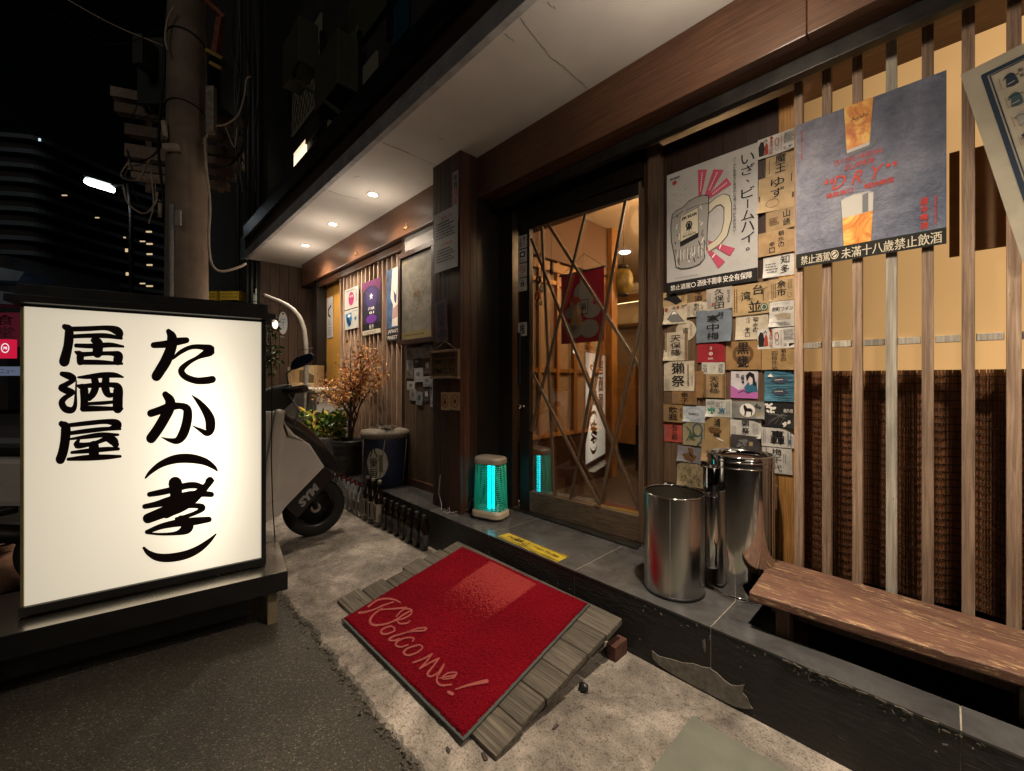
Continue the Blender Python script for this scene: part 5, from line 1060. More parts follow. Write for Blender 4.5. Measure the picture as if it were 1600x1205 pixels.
a.text(RED, '營業公告', .05*w, .38*h, .45*w, .05*h, .02); a.tiny(INK, -.38*w, .04*h, .4*w, .33*h, 6); a.text(RED, '注意事項', .05*w, -.06*h, .5*w, .05*h, .02); a.tiny(INK, -.35*w, -.36*h, .4*w, -.12*h, 5); a.tiny(GREY, -.47*w, -.48*h, -.43*w, .3*h, 1, vert=True); a.tiny(GREY, .43*w, -.45*h, .47*w, .3*h, 1, vert=True); a.done(a.root)
a = psheet(679, 699, 470, 535, 1.654, 'paper_notice', 'dim purplish vertical strip with dark blue characters on the pillar', 'notice', paper((.10, .055, .06)), tilt=.08); w, h = a.w, a.h
a.text(flat((.02, .03, .09), .6, 'blue_brush'), '營業中', 0, 0, .55*w, .95*h, .03, vert=True); a.done(a.root)
# hours board
hb0, hb1 = PY(673, 568, 1.645), PY(717, 568, 1.645); zt, zb = PY(695, 547, 1.645).z, PY(695, 592, 1.645).z
t = thing('hours_board', 'small wooden framed opening hours board hanging on the pillar', 'sign', ((hb0.x+hb1.x)/2, 1.64, zb)); FW_ = wood('frame_light_wood', (.14, .085, .045), (.26, .17, .1), 'X', .5)
boxo('board', wood('hours_board_wood', (.08, .05, .02), (.14, .09, .04), 'X', .5), (hb0.x+.012, hb1.x-.012, 1.645, 1.655, zb+.012, zt-.012), t)
for b in ((hb0.x, hb1.x, 1.635, 1.657, zt-.016, zt), (hb0.x, hb1.x, 1.635, 1.657, zb, zb+.016), (hb0.x, hb0.x+.012, 1.636, 1.656, zb+.016, zt-.016), (hb1.x-.012, hb1.x, 1.636, 1.656, zb+.016, zt-.016)): boxo('frame', FW_, b, t)
w, h = hb1.x-hb0.x, zt-zb; a = Art(((hb0.x+hb1.x)/2, 1.6445, (zt+zb)/2), (1, 0, 0), (0, 0, 1), (0, -1, 0))
a.text(INK, '營業時間', 0, .3*h, .7*w, .12*h, .02); a.text(INK, 'PM11:00', 0, .1*h, .72*w, .17*h, .01); a.line(INK, [(.02*w, -.01*h), (.0, -.1*h)], .02*w); a.text(INK, 'PM02:30', 0, -.22*h, .72*w, .19*h, .01); a.done(t)
MB().tube([(hb0.x + .03, 1.645, zt), ((hb0.x+hb1.x)/2, 1.653, zt + .06), (hb1.x - .03, 1.645, zt)], .002, 5).build('cord', plain('jute', (.25, .18, .1), .8), t)
for u0, u1, lb, k in ((689, 702.5, 'left cream plaque with a red ringed figure on the pillar', 0), (703.5, 718.5, 'right cream plaque with a red ring crossing out a dog', 1)):
    a = psheet(u0, u1, 613, 641, 1.656, 'ban_plaque', lb, 'plaque', paper((.42, .3, .16), 'plaque_paper', .1, .1)); w, h = a.w, a.h
    if k: a.poly(INK, [(-.15*w, -.15*h), (-.1*w, .15*h), (0, .05*h), (.12*w, .15*h), (.14*w, -.15*h), (.05*w, -.05*h)])
    else: a.ring(INK, 0, .05*h, .12*w, .04*w, .08*h); a.rect(INK, -.14*w, -.15*h, .14*w, .0)
    a.ring(SEAL, 0, 0, .38*w, .06*w, .38*h); a.line(SEAL, [(-.24*w, .26*h), (.24*w, -.26*h)], .05*w); a.done(a.root)
# framed scroll
y = 1.79; fA, fB = PY(621, 460, y), PY(678, 460, y); ft, fb = PY(650, 386, y).z, PY(650, 537, y).z
t = thing('framed_scroll', 'dark framed pale scroll hanging left of the pillar', 'picture frame', ((fA.x+fB.x)/2, y, fb)); FR = wood('frame_dark_wood', (.03, .016, .014), (.075, .042, .034), 'Z', .35)
tb_ = .045
for b in ((fA.x, fB.x, y, y+.03, ft-tb_, ft), (fA.x, fB.x, y, y+.03, fb, fb+tb_), (fA.x, fA.x+tb_, y+.001, y+.029, fb+tb_, ft-tb_), (fB.x-tb_, fB.x, y+.001, y+.029, fb+tb_, ft-tb_)): boxo('frame', FR, b, t, .004)
boxo('backing', paper((.2, .185, .15), 'scroll_back', .8, .35), (fA.x+tb_, fB.x-tb_, y+.018, y+.026, fb+tb_, ft-tb_), t, 0)
a = Art(((fA.x+fB.x)/2, y+.0175, (ft+fb)/2), (1, 0, 0), (0, 0, 1), (0, -1, 0)); w, h = fB.x-fA.x-2*tb_, ft-fb-2*tb_
a.rect(flat((.22, .18, .08), .8, 'scroll_band'), -.5*w, -.5*h, .5*w, -.41*h); a.tiny(BRNI, -.4*w, -.47*h, .4*w, -.43*h, 1); a.text(BRNI, '和', 0, .02*h, .22*w, .09*h, .01); a.disc(SEAL, .02*w, -.15*h, .03*w, .012*h); a.ring(TANI, .05*w, .12*h, .25*w, .01*w, .08*h); a.tiny(TANI, -.45*w, .42*h, -.3*w, .47*h, 2); a.done(t)
# little papers below the frame
k = 0
for (u0, u1, v0, v1, c, d) in ((634,645,543,563,(.2,.21,.2),'grey scrap'),(645,659,542,560,(.34,.34,.32),'upper middle white slip'),(659,676,537,559,(.36,.35,.32),'upper right white slip'),(635,646,562,578,(.42,.41,.4),'left white slip'),(634,646,578,592,(.16,.13,.11),'left brown slip'),(647,661,575,597,(.36,.37,.38),'middle white slip'),(646,657,560,572,(.03,.03,.04),'middle black slip'),(661,675,560,585,(.10,.05,.045),'right dark red slip'),(661,674,588,604,(.3,.3,.31),'right pale slip'),(636,648,596,610,(.42,.42,.4),'lower left white slip'),(640,650,608,626,(.28,.27,.27),'lower left crumpled slip'),(650,660,612,633,(.22,.25,.26),'lowest middle grey slip'),(661,672,606,628,(.06,.06,.055),'lowest right dark slip'),(672.5,676,592,636,(.36,.36,.36),'tall narrow white strip')):
    a = psheet(u0, u1, v0, v1, 1.8365 - .002*(k % 3), 'paper_slip', d + ' pasted on the plank wall below the framed scroll', 'slip', paper(c), 'small paper slips below the framed scroll', tilt=U(-.06, .06)); w, h = a.w, a.h; k += 1
    dk = c[0] < .12; a.text(WHITE if dk else INK, random.choice(['久', '山', '吟', '月', '鶴', '梅', '酒']), 0, .05*h, .4*w, .4*h, .02); a.tiny(GREY, -.4*w, -.4*h, .4*w, -.25*h, 2); a.done(a.root)
# posters on the left slats
YS = 1.893
a = psheet(511, 520, 465, 528, 1.97, 'paper_strip', 'narrow white vertical strip with a black brush stroke on the ochre panel', 'strip', PAP); w, h = a.w, a.h
a.line(INK, [(.2*w, .28*h), (-.25*w, .2*h), (-.25*w, .08*h), (.1*w, .02*h)], .14*w); a.text(INK, 'し', 0, -.12*h, .4*w, .12*h, .02); a.tiny(GREY, -.3*w, -.45*h, .3*w, -.22*h, 5); a.done(a.root)
PW = paper((.55, .54, .5), 'poster_white', .3, .05)
a = psheet(538.5, 560, 450, 482, YS, 'poster', 'small white poster with a magenta round owl shape, upper of the pair', 'poster', PW); w, h = a.w, a.h; MAG = flat((.42, .04, .16), .6, 'owl_magenta')
a.disc(MAG, 0, -.02*h, .2*w, .33*h); [a.disc(WHITE, s*.07*w, .1*h, .04*w, .05*h, 8) for s in (-1, 1)]; a.tiny(GREY, -.4*w, .35*h, .3*w, .44*h, 1); a.tiny(GREY, .32*w, -.2*h, .45*w, .35*h, 2, vert=True); a.done(a.root)
a = psheet(538.5, 560, 483.5, 514, YS, 'poster', 'small white poster with blue cup shape, lower of the pair', 'poster', PW); w, h = a.w, a.h; CUP = flat((.01, .16, .4), .6, 'cup_blue'); 
a.poly(CUP, [(-.42*w, .3*h), (.0, .35*h), (.05*w, .0), (-.05*w, -.3*h), (-.2*w, -.38*h), (-.35*w, -.1*h)]); a.disc(WHITE, -.15*w, .2*h, .11*w, .08*h); a.poly(flat((.01, .02, .07)), [(-.35*w, .1*h), (-.2*w, .1*h), (.0, -.25*h), (-.12*w, -.36*h), (-.3*w, -.1*h)]); a.disc(CUP, .3*w, .0, .08*w, .1*h, 6); a.tiny(BLU, .1*w, .35*h, .45*w, .42*h, 1); a.done(a.root)
a = psheet(566.5, 595, 438, 522, YS, 'poster', 'dark purple poster with a helmeted figure and white star', 'poster', paper((.03, .025, .06), 'poster_purple', .6, .5)); w, h = a.w, a.h; PUR = flat((.13, .03, .10), .6, 'purple_pink')
a.poly(PUR, [(-.5*w, .3*h), (-.5*w, .5*h), (.5*w, .5*h), (.5*w, .25*h), (.2*w, .38*h), (-.15*w, .4*h)]); a.disc(flat((.06, .04, .14)), .02*w, .18*h, .32*w, .2*h); a.poly(WHITE, [((.0 + (.12 if k % 2 == 0 else .05)*cos(k*pi/5 + pi/2))*w, (.2 + (.07 if k % 2 == 0 else .03)*sin(k*pi/5 + pi/2))*h) for k in range(10)]); a.disc(flat((.15, .04, .3), .5), 0, -.22*h, .3*w, .08*h)
a.text(WHITE, 'STAR', 0, -.02*h, .35*w, .05*h, .02); a.text(WHITE, '01', .02*w, -.1*h, .25*w, .05*h, .02); a.rect(INK, -.5*w, -.42*h, .5*w, -.3*h); a.text(WHITE, '秋冬', .02*w, -.36*h, .25*w, .09*h, .02); a.rect(IVO, -.5*w, -.5*h, .5*w, -.42*h); a.tiny(GREY, -.4*w, -.49*h, .4*w, -.44*h, 2); a.done(a.root)
a = psheet(604, 623, 420, 533, YS, 'poster', 'blue and white poster lettered at its foot, partly behind the frame', 'poster', paper((.07, .14, .3), 'poster_blue', .5, .6)); w, h = a.w, a.h
a.poly(WHITE, [(.0, .5*h), (.5*w, .5*h), (.5*w, -.3*h), (-.05*w, -.3*h), (.05*w, .0), (-.15*w, .1*h)]); a.poly(flat((.08, .06, .2)), [(.1*w, .2*h), (.3*w, .12*h), (.4*w, .25*h), (.3*w, .0), (.15*w, .05*h)]); a.poly(flat((.5, .3, .28)), [(.05*w, -.05*h), (.45*w, .0), (.4*w, -.18*h), (.0, -.2*h)])
a.rect(INK, -.5*w, -.5*h, .5*w, -.32*h); a.text(WHITE, "JAPAN'S", .03*w, -.37*h, .85*w, .07*h, .01); a.text(WHITE, 'FINEST', .0, -.45*h, .8*w, .05*h, .01); a.done(a.root)
# small gilt ornaments on the beam
for u, v, lb in ((557, 398, 'far'), (634, 358, 'near')): 
    c = PY(u, v, 1.795); MB().tube([c + Vector((-.04, 0, 0)), c + Vector((-.01, -.01, .02)), c, c + Vector((.02, -.01, .045)), c + Vector((.0, 0, .0)), c + Vector((.04, -.008, .01))], .004, 5).build('twig_ornament', plain('gilt', (.4, .26, .1), .4, .6), label='tiny dry twig ornament stuck on the brown beam, ' + ('left over the slats' if lb == 'far' else 'beside the pale board'), cat='ornament')
c = PX(494, 434, -5.72); MB().prism([c + Vector((0, .0, .04)), c + Vector((0, .035, .0)), c + Vector((0, .02, -.06)), c + Vector((0, -.005, -.02)), c + Vector((0, -.04, .01)), c + Vector((0, -.01, .01))], (.006, 0, 0)).build('gilt_plate', MC['gilt'], label='small gilt leaf shaped plate at the left end of the beam', cat='ornament')
c = PX(442, 505, -6.095); t = MB().prism([c + Vector((0, .055*sin(k*pi/10)*-1, .15*cos(k*pi/10))) for k in range(20)], (.008, 0, 0)).build('oval_plaque', paper((.5, .52, .53), 'plaque_white', .1, .05), label='oval white plaque with a blue anchor like mark on the plank wall', cat='plaque')
a = Art(c + Vector((.009, 0, 0)), (0, 1, 0), (0, 0, 1), (1, 0, 0)); a.line(CUP, [(-.025, .05), (.025, .05), (.0, .05), (.0, -.08)], .008); a.line(CUP, [(-.03, .0), (.03, .02)], .006); a.disc(INK, 0, .12, .012); a.done(t)

# ================================================================== BARREL, POTS, PLANTS
bx, by = -3.36, 1.70
t = thing('sake_barrel', 'dark blue wrapped sake barrel with white oval label and rope topped lid', 'barrel', (bx, by, H0)); BLUEC = plain('barrel_cloth', (.006, .010, .034), .6, var=.4, vs=20, bstr=.4)
MB().lathe([(.17, 0), (.185, .02), (.195, .2), (.198, .38), (.19, .42)], (bx, by, H0), 32).build('body', BLUEC, t)
ROPE = plain('old_straw', (.18, .155, .12), .9, var=.4, vs=60, bstr=1.0)
MB().lathe([(.19, .405), (.205, .415), (.21, .44), (.2, .465), (.14, .475), (.0, .48)], (bx, by, H0), 32, cap=False).build('lid', ROPE, t)
mb = MB()
for k in range(26):
    a0 = U(0, 2*pi); r0 = U(.02, .12); c0 = Vector((bx + .02 + r0*cos(a0)*.9, by - .02 + r0*sin(a0)*.6, H0 + .485)); mb.tube([c0 + Vector((U(-.05, .05), U(-.04, .04), U(-.005, .02))) for _ in range(4)], U(.003, .007), 5)
mb.build('rope_knot', ROPE, t, kind='stuff')
for k in range(6): 
    a0 = k * pi/3 + .3; MB().tube([(bx + .199*cos(a0), by + .199*sin(a0), H0 + .03), (bx + .202*cos(a0 + .25), by + .202*sin(a0 + .25), H0 + .41)], .004, 5).build('rope', ROPE, t)
ang0 = math.atan2(-by, -bx) - .42 + .05   # label turned toward the lane
def onb(x, z, off=.0015): an_ = ang0 + x / .198; rr_ = .196 + off; return (bx + rr_*cos(an_), by + rr_*sin(an_), H0 + z)
mb = MB(); cols = 9
ov = [(.092*cos(k*pi/14)*(1+.03*sin(5*k)), .21 + .125*sin(k*pi/14)) for k in range(28)]
vs = [onb(0, .21)] + [onb(x, z) for x, z in ov] + [onb(x*.5, .21 + (z-.21)*.5, .0018) for x, z in ov]; mb.add(vs, [(0, 29+k, 29+(k+1) % 28) for k in range(28)] + [(29+k, 1+k, 1+(k+1) % 28, 29+(k+1) % 28) for k in range(28)])
mb.build('oval_label', paper((.45, .42, .35), 'barrel_label', .4, .3), t)
mb = MB()
for ch, zz in (('八', .30), ('重', .215), ('垣', .13)):
    v_, f_ = glyphs(ch); mb.add([onb((x - .5)*.075 - .03, zz + (y_ - .38)*.085, .0035) for x, y_ in v_], f_); mb.add([onb((x - .5)*.075 - .026, zz + (y_ - .38)*.085, .0037) for x, y_ in v_], f_)
mb.build('barrel_lettering', INK, t); MB().add([onb(x, z, .003) for x, z in ((.02, .14), (.05, .14), (.05, .28), (.02, .28))], [(0, 1, 2, 3)]).build('barrel_stripe', flat((.14, .1, .06)), t)
# black ribbed pot with autumn tree
px_, py_ = -3.93, 1.62; pr = []
for k in range(15): z = .0 + k*.021; pr.append((.118 + .035*k/14 + (.006 if k % 3 == 0 else 0), z))
t = thing('autumn_tree', 'small potted tree with sparse orange autumn leaves in a ribbed black pot', 'potted tree', (px_, py_, H0)); MB().lathe(pr + [(.162, .30), (.168, .31), (.168, .33), (.145, .33), (.14, .29), (.0, .29)], (px_, py_, H0), 28, cap=False).build('pot', BLACKPL, t)
BARK = plain('bark', (.07, .045, .03), .9, var=.5, vs=40, bstr=1.0); mb = MB(); tips = []; rs_ = random.Random(5)
def limb(p, d, L, r, dep):
    pts = [p]; 
    for k in range(5): d = (d + Vector((rs_.uniform(-.22, .22), rs_.uniform(-.18, .18), rs_.uniform(-.02, .12)))).normalized(); p = p + d * L/5; pts.append(p); 
    mb.tube(pts, [r*(1 - .12*k) for k in range(6)], 6)
    if dep >= 2: tips.extend(pts[1:])
    if dep < 4:
        for k in range(3 if dep else 4): q_ = pts[rs_.choice([2, 3, 4, 5])]; limb(q_, (d + Vector((rs_.uniform(-1.3, 1.3), rs_.uniform(-.7, .7), rs_.uniform(-.5, .4)))).normalized(), L*rs_.uniform(.5, .72), r*.55, dep+1)
for k in range(3): limb(Vector((px_ + (k-1)*.025, py_, H0 + .28)), Vector((-.14 + k*.08, 0, 1)), .46, .014, 0)
mb.build('trunk', BARK, t)
MB().tube([(px_ + .03, py_, H0 + .28), (px_ + .045, py_ - .01, H0 + .8), (px_ + .02, py_, H0 + 1.22)], [.012, .009, .005], 6).build('stake', BARK, t)
def leafmat(name, cols, rough=.5):
    t_ = NT(name); g = t_.n('ShaderNodeNewGeometry'); col = t_.ramp(g.outputs['Random Per Island'], cols); b = t_.bsdf(col, rough, 0, .3); return t_.m
def leaves(mb, pts, n, spread, l0, l1, rnd, droop=.3):
    for _ in range(n):
        p = rnd.choice(pts) + Vector((rnd.gauss(0, spread), rnd.gauss(0, spread*.8), rnd.gauss(0, spread*.8))); d = Vector((rnd.uniform(-1, 1), rnd.uniform(-1, 1), rnd.uniform(-1, .5) - droop)).normalized(); s_ = d.cross(Vector((rnd.uniform(-1, 1), rnd.uniform(-1, 1), .6))).normalized(); L = rnd.uniform(l0, l1); w_ = L*rnd.uniform(.2, .34); n_ = d.cross(s_)*L*.12
        mb.add([p, p + d*L*.5 + s_*w_ + n_, p + d*L, p + d*L*.5 - s_*w_ + n_], [(0, 1, 2), (0, 2, 3)])
mb = MB(); leaves(mb, tips, 3000, .04, .016, .042, rs_)
mb.build('crown', leafmat('autumn_leaf', [(0, (.22, .07, .02)), (.4, (.50, .19, .05)), (.75, (.65, .32, .10)), (1, (.6, .45, .15))]), t, kind='stuff')
# grey planter with green and yellow shrub
gx, gy = -4.28, 1.52; t = thing('grey_planter', 'round grey planter with glossy green and yellow leaved shrub', 'potted plant', (gx, gy, H0))
MB().lathe([(.13, -.14), (.15, .0), (.185, .32), (.19, .34), (.175, .34), (.17, .30), (.0, .30)], (gx, gy, H0), 28, cap=False).build('pot', plain('planter_grey', (.26, .25, .24), .6, var=.1), t)
mb = MB(); sp_ = []
for k in range(26):
    a0 = U(0, 2*pi); e = Vector((gx + .20*cos(a0)*R(), gy + .15*sin(a0)*R(), H0 + .30)); tp_ = e + Vector((cos(a0)*U(.03, .16), sin(a0)*U(.03, .12), U(.10, .28))); mb.tube([e, (e+tp_)/2 + Vector((0, 0, .02)), tp_], .003, 5); sp_ += [e.lerp(tp_, f) for f in (.4, .7, .9, 1)]
mb.build('stems', BARK, t, kind='stuff'); mb = MB(); leaves(mb, sp_, 650, .02, .05, .10, rs_, droop=-.5)
mb.build('foliage', leafmat('shrub_leaf', [(0, (.03, .07, .012)), (.55, (.08, .16, .025)), (.72, (.22, .30, .04)), (.82, (.6, .45, .07)), (1, (.6, .30, .06))], .35), t, kind='stuff')
c = Vector((-4.55, 1.36, .0)); t = thing('fern', 'low feathery green fern at the left of the grey planter', 'plant', c); mb = MB()
for k in range(40):
    a0 = U(0, 2*pi); L = U(.12, .28); e = c + Vector((0, 0, .35)); pts = [e, e + Vector((cos(a0)*L*.5, sin(a0)*L*.5, U(.06, .16))), e + Vector((cos(a0)*L, sin(a0)*L, U(-.05, .1)))]
    for f in range(14): q_ = pts[0].lerp(pts[1], f/7) if f < 7 else pts[1].lerp(pts[2], (f-7)/7); s_ = Vector((-sin(a0), cos(a0), .1)); [mb.add([q_, q_ + s_*sg_*.03 + Vector((cos(a0), sin(a0), 0))*.012, q_ + Vector((cos(a0), sin(a0), 0))*.012], [(0, 1, 2)]) for sg_ in (-1, 1)]
mb.build('fronds', leafmat('fern_leaf', [(0, (.06, .10, .02)), (1, (.2, .27, .07))]), t, kind='stuff'); MB().lathe([(.09, 0), (.12, .33), (.11, .33), (.0, .3)], c, 20, cap=False).build('pot', BLACKPL, t)
# white counter with a wooden box on it
cx0, cx1 = PY(476, 640, 1.7).x, PY(536, 640, 1.7).x
t = thing('white_cabinet', 'white low cabinet with a bright rounded top edge behind the shrubs', 'cabinet', (-5.3, 1.72, 0)); WC = plain('cabinet_white', (.55, .54, .5), .35, var=.08)
boxo('body', WC, (-5.75, -4.62, 1.55, 1.88, .0, 1.02), t, .01); boxo('top', WC, (-5.8, -4.58, 1.52, 1.9, 1.022, 1.07), t, .015); boxo('door_panel', plain('cabinet_grey', (.38, .37, .35), .4), (-5.3, -4.7, 1.54, 1.549, .1, .95), t, .004)
bxw = wood('pale_box_wood', (.40, .27, .13), (.62, .46, .27), 'X', .6); c = PD(472, 590, 4.9)
t = thing('wooden_box', 'small pale wooden open box standing on the white cabinet', 'box', (c.x, c.y, 1.07)); W2, H2 = .17, .24; f0 = RT
def ob(name, m, a0, a1, d0, d1, z0, z1, bev=.003): cc = Vector((c.x, c.y, 1.072)) + RT*(a0+a1)/2 + FW*(d0+d1)/2 + UP*(z0+z1)/2; return MB().obox(cc, RT, FW, UP, a1-a0, d1-d0, z1-z0).build(name, m, t, bevel=bev)
ob('side', bxw, -W2, -W2+.04, 0, .2, 0, H2); ob('side', bxw, W2-.03, W2, 0, .2, 0, H2+.02); ob('bottom', bxw, -W2+.04, W2-.03, 0, .2, 0, .05); ob('back', plain('box_inside', (.10, .065, .03), .7), -W2+.04, W2-.03, .19, .2, .05, H2)
P = [Vector((c.x, c.y, 1.072)) + RT*x + UP*z for x, z in ((-W2+.04, H2-.05), (0, H2-.03), (W2-.03, H2-.10), (W2-.03, H2+.02), (-W2+.04, H2))]; MB().prism(P, FW*.02).build('top_front', bxw, t)
# fat white hose curving down the plank wall
t = thing('duct_hose', 'thick grey white hose arching down in front of the plank wall', 'hose', PD(480, 560, 4.6)); pp = [PD(u, v, d) for u, v, d in ((413, 462, 4.5), (425, 467, 4.5), (440, 473, 4.5), (455, 482, 4.5), (467, 495, 4.5), (474, 512, 4.5), (477, 530, 4.5), (478, 548, 4.5), (478, 600, 4.55), (476, 700, 4.6), (476, 760, 4.6))]
pp = [Vector(p) for p in catmull([tuple(p) for p in pp], 6)]; MB().tube(pp, [.024 + .0015*(k % 2) for k in range(len(pp))], 12).build('hose', plain('hose_grey', (.27, .25, .22), .6, var=.25, vs=18), t)
MB().tube([PD(466, 548, 4.45), PD(490, 544, 4.45)], .004, 5).build('tie', BLACKPL, t)

# ================================================================== BOTTLES ALONG THE STEP
def bglass(name, c, rough=.06): 
    t_ = NT(name); b = t_.bsdf(c, rough, 0, .6); b.inputs['Coat Weight'].default_value = .5; return t_.m
BGL = bglass('beer_glass', (.012, .006, .003)); GGL = bglass('green_glass', (.006, .018, .008))
def clearglass():
    t_ = NT('clear_glass'); g = t_.n('ShaderNodeBsdfGlossy'); g.inputs[1].default_value = .05; tr = t_.n('ShaderNodeBsdfTransparent'); tr.inputs[0].default_value = (.72, .74, .74, 1); f = t_.n('ShaderNodeLayerWeight'); f.inputs[0].default_value = .45
    m_ = t_.n('ShaderNodeMixShader'); t_.l(f.outputs['Facing'], m_.inputs[0]); t_.l(tr.outputs[0], m_.inputs[1]); t_.l(g.outputs[0], m_.inputs[2]); df = t_.n('ShaderNodeBsdfDiffuse'); df.inputs[0].default_value = (.6, .62, .62, 1); m2_ = t_.n('ShaderNodeMixShader'); m2_.inputs[0].default_value = .3; t_.l(m_.outputs[0], m2_.inputs[1]); t_.l(df.outputs[0], m2_.inputs[2]); t_.l(m2_.outputs[0], t_.o.inputs[0]); return t_.m
CGL = clearglass(); LBLP = paper((.38, .34, .26), 'bottle_label_paper', .3, .3); LBLD = paper((.055, .052, .045), 'bottle_label_dark', .3, .3)
def bottle(name, label, prof, gl, capm, lblm, capz, lz, lr, group):
    t_ = thing(name, label, 'bottle', (0, 0, 0), group); MB().lathe(prof, (0, 0, 0), 18).build('glass', gl, t_)
    MB().lathe([(.0155, capz), (.0165, capz + .002), (.0165, capz + .022), (.014, capz + .025)], (0, 0, 0), 14).build('cap', capm, t_)
    MB().lathe([(lr + .0006, lz[0]), (lr + .0006, lz[1])], (0, 0, 0), 18, cap=False).build('label', lblm, t_)
    n_ = 7; MB().add([((lr+.0014)*cos(a_), (lr+.0014)*sin(a_), z) for a_ in (-2.0, -1.7, -1.4, -1.1) for z in (lz[0] + .02, lz[1] - .015)], [(0, 2, 3, 1), (4, 6, 7, 5)]).build('print', INK, t_); return t_
ord_ = ['first', 'second', 'third', 'fourth', 'fifth', 'sixth', 'seventh', 'eighth', 'ninth']
GB = 'empty bottles lined along the foot of the step'
beerp = [(.028, 0), (.031, .006), (.031, .15), (.026, .178), (.014, .205), (.0125, .245), (.013, .25)]
sakep = [(.045, 0), (.049, .008), (.049, .235), (.044, .265), (.018, .325), (.015, .385), (.016, .39)]
clrp = [(.036, 0), (.040, .006), (.040, .20), (.034, .225), (.016, .25), (.015, .29)]
protos = {'b': bottle('beer_bottle', 'x', beerp, BGL, BLACKPL, LBLD, .25, (.045, .125), .031, GB), 's': bottle('sake_bottle', 'x', sakep, BGL, plain('cap_pale', (.3, .28, .2), .4), LBLP, .388, (.05, .21), .049, GB), 'c': bottle('clear_bottle', 'x', clrp, CGL, plain('cap_red', (.12, .015, .02), .4), paper((.3, .29, .27), 'clear_label', .3, .3), .288, (.05, .15), .040, GB), 'w': bottle('clear_bottle', 'x', clrp, CGL, WC, paper((.3, .29, .27), 'clear_label', .3, .3), .288, (.05, .15), .040, GB)}
for p_ in protos.values(): p_.scale = (.92, .92, .87)
first = {k: True for k in protos}; seq = 'bbbbbbb' + 'sss' + 'cccccc' + 'ww'; cnt = {}; x = -2.44
gaps = {'b': .092, 's': .104, 'c': .098, 'w': .095}
for ch in seq:
    k = cnt.get(ch, 0); cnt[ch] = k + 1; lb = {'b': ord_[k] + ' dark brown beer bottle from the ramp end of the row', 's': ord_[k] + ' tall dark bottle with cream label and pale cap, counted from the right', 'c': ord_[k] + ' clear glass bottle with a dark red cap, counted from the right', 'w': ('nearer' if k == 0 else 'farther') + ' white capped clear bottle at the far end of the row'}[ch]
    loc = (x, 1.512 - U(0, .008), .013); rz = U(-.5, .5)
    if first[ch]: protos[ch].location = loc; protos[ch].rotation_euler = (0, 0, rz); protos[ch]['label'] = lb; first[ch] = False
    else: copytree(protos[ch], loc, rz, lb)
    x -= gaps[ch]

# ================================================================== WHITE SCOOTER BEHIND THE SIGN
Fc = Vector((-3.24, 1.09, .013)); hd = Vector((.10, 1, 0)).normalized(); hn = Vector((hd.y, -hd.x, 0))
def SP(u, v, off=0): return PL(u, v, Fc + hn*off, hn) - hn*off
def SS(s_, z): return Fc + hd*s_ + UP*z
sco = thing('parked_scooter', 'white and black scooter parked behind the light box sign, front wheel by the bottles', 'scooter', Fc)
SW = plain('scooter_white', (.82, .80, .76), .28, var=.06, vs=3, bstr=.02, Coat_Weight=.4); SB = plain('scooter_black', (.018, .018, .018), .35, var=.1, bstr=.03)
def sprism(name, m, pts, half, bev=.008, off=0, par=None): return MB().prism([p - hn*(half - off) for p in pts], hn*half*2).build(name, m, par or sco, bevel=bev, seg=2)
wc = SP(491, 795); wc.z = .225; R0 = .212
def wheel(c, par):
    mb = MB(); n = 36; prof = [(R0-.07, -.035), (R0-.02, -.052), (R0-.005, -.035), (R0, 0), (R0-.005, .035), (R0-.02, .052), (R0-.07, .035)]
    vs = [c + hd*(r*cos(2*pi*i/n)) + UP*(r*sin(2*pi*i/n)) + hn*w_ for r, w_ in prof for i in range(n)]
    mb.add(vs, [(k*n+i, k*n+(i+1)%n, (k+1)*n+(i+1)%n, (k+1)*n+i) for k in range(len(prof)-1) for i in range(n)], True); ty = mb.build('wheel', plain('tyre_rubber', (.02, .02, .02), .75, var=.2), par)
    mb = MB(); prof = [(R0-.07, -.034), (R0-.085, -.03), (R0-.085, .03), (R0-.07, .034)]
    vs = [c + hd*(r*cos(2*pi*i/n)) + UP*(r*sin(2*pi*i/n)) + hn*w_ for r, w_ in prof for i in range(n)]
    mb.add(vs, [(k*n+i, k*n+(i+1)%n, (k+1)*n+(i+1)%n, (k+1)*n+i) for k in range(3) for i in range(n)], True); mb.build('rim', plain('rim_dark', (.05, .05, .05), .35, .6), ty)
    for k in range(5): a_ = 2*pi*k/5; MB().bar(c, c + hd*(R0-.08)*cos(a_) + UP*(R0-.08)*sin(a_), .03, .022, up=hn).build('spoke', plain('spoke_grey', (.035, .035, .035), .4, .5), ty)
    MB().lathe([(.001, -.012), (R0-.09, -.012), (R0-.09, .012), (.001, .012)], (0, 0, 0), 28, cap=False).map(lambda v: c + hd*v.x + UP*v.y + hn*v.z).build('brake_disc', plain('disc_dark', (.02, .02, .02), .4, .4), ty)
    mb = MB(); mb.tube([c - hn*.05, c + hn*.05], .035, 14); mb.build('hub', DULLSTEEL, ty)
wheel(wc, sco); wheel(SS(-1.27, .225), sco)
for s_ in (-1, 1): MB().tube([wc + hn*.07*s_, SS(-.17, .62) + hn*.06*s_], .019, 8).build('fork', SB, sco)
MB().add([], [])
mb = MB(); n = 14; vs = []
for k in range(n): a_ = radians(15 + k*9.5); vs += [wc + hd*(R0+.02)*cos(a_) + UP*(R0+.02)*sin(a_) + hn*w_ for w_ in (-.065, -.045, .045, .065)]
mb.add(vs, [(4*k+j, 4*k+j+1, 4*k+j+5, 4*k+j+4) for k in range(n-1) for j in range(3)], True); mb.build('mudguard', SB, sco)
pw = [(400,640),(430,641),(440,660),(452,675),(476,690),(498,724),(440,783),(430,797),(413,804),(400,806)]
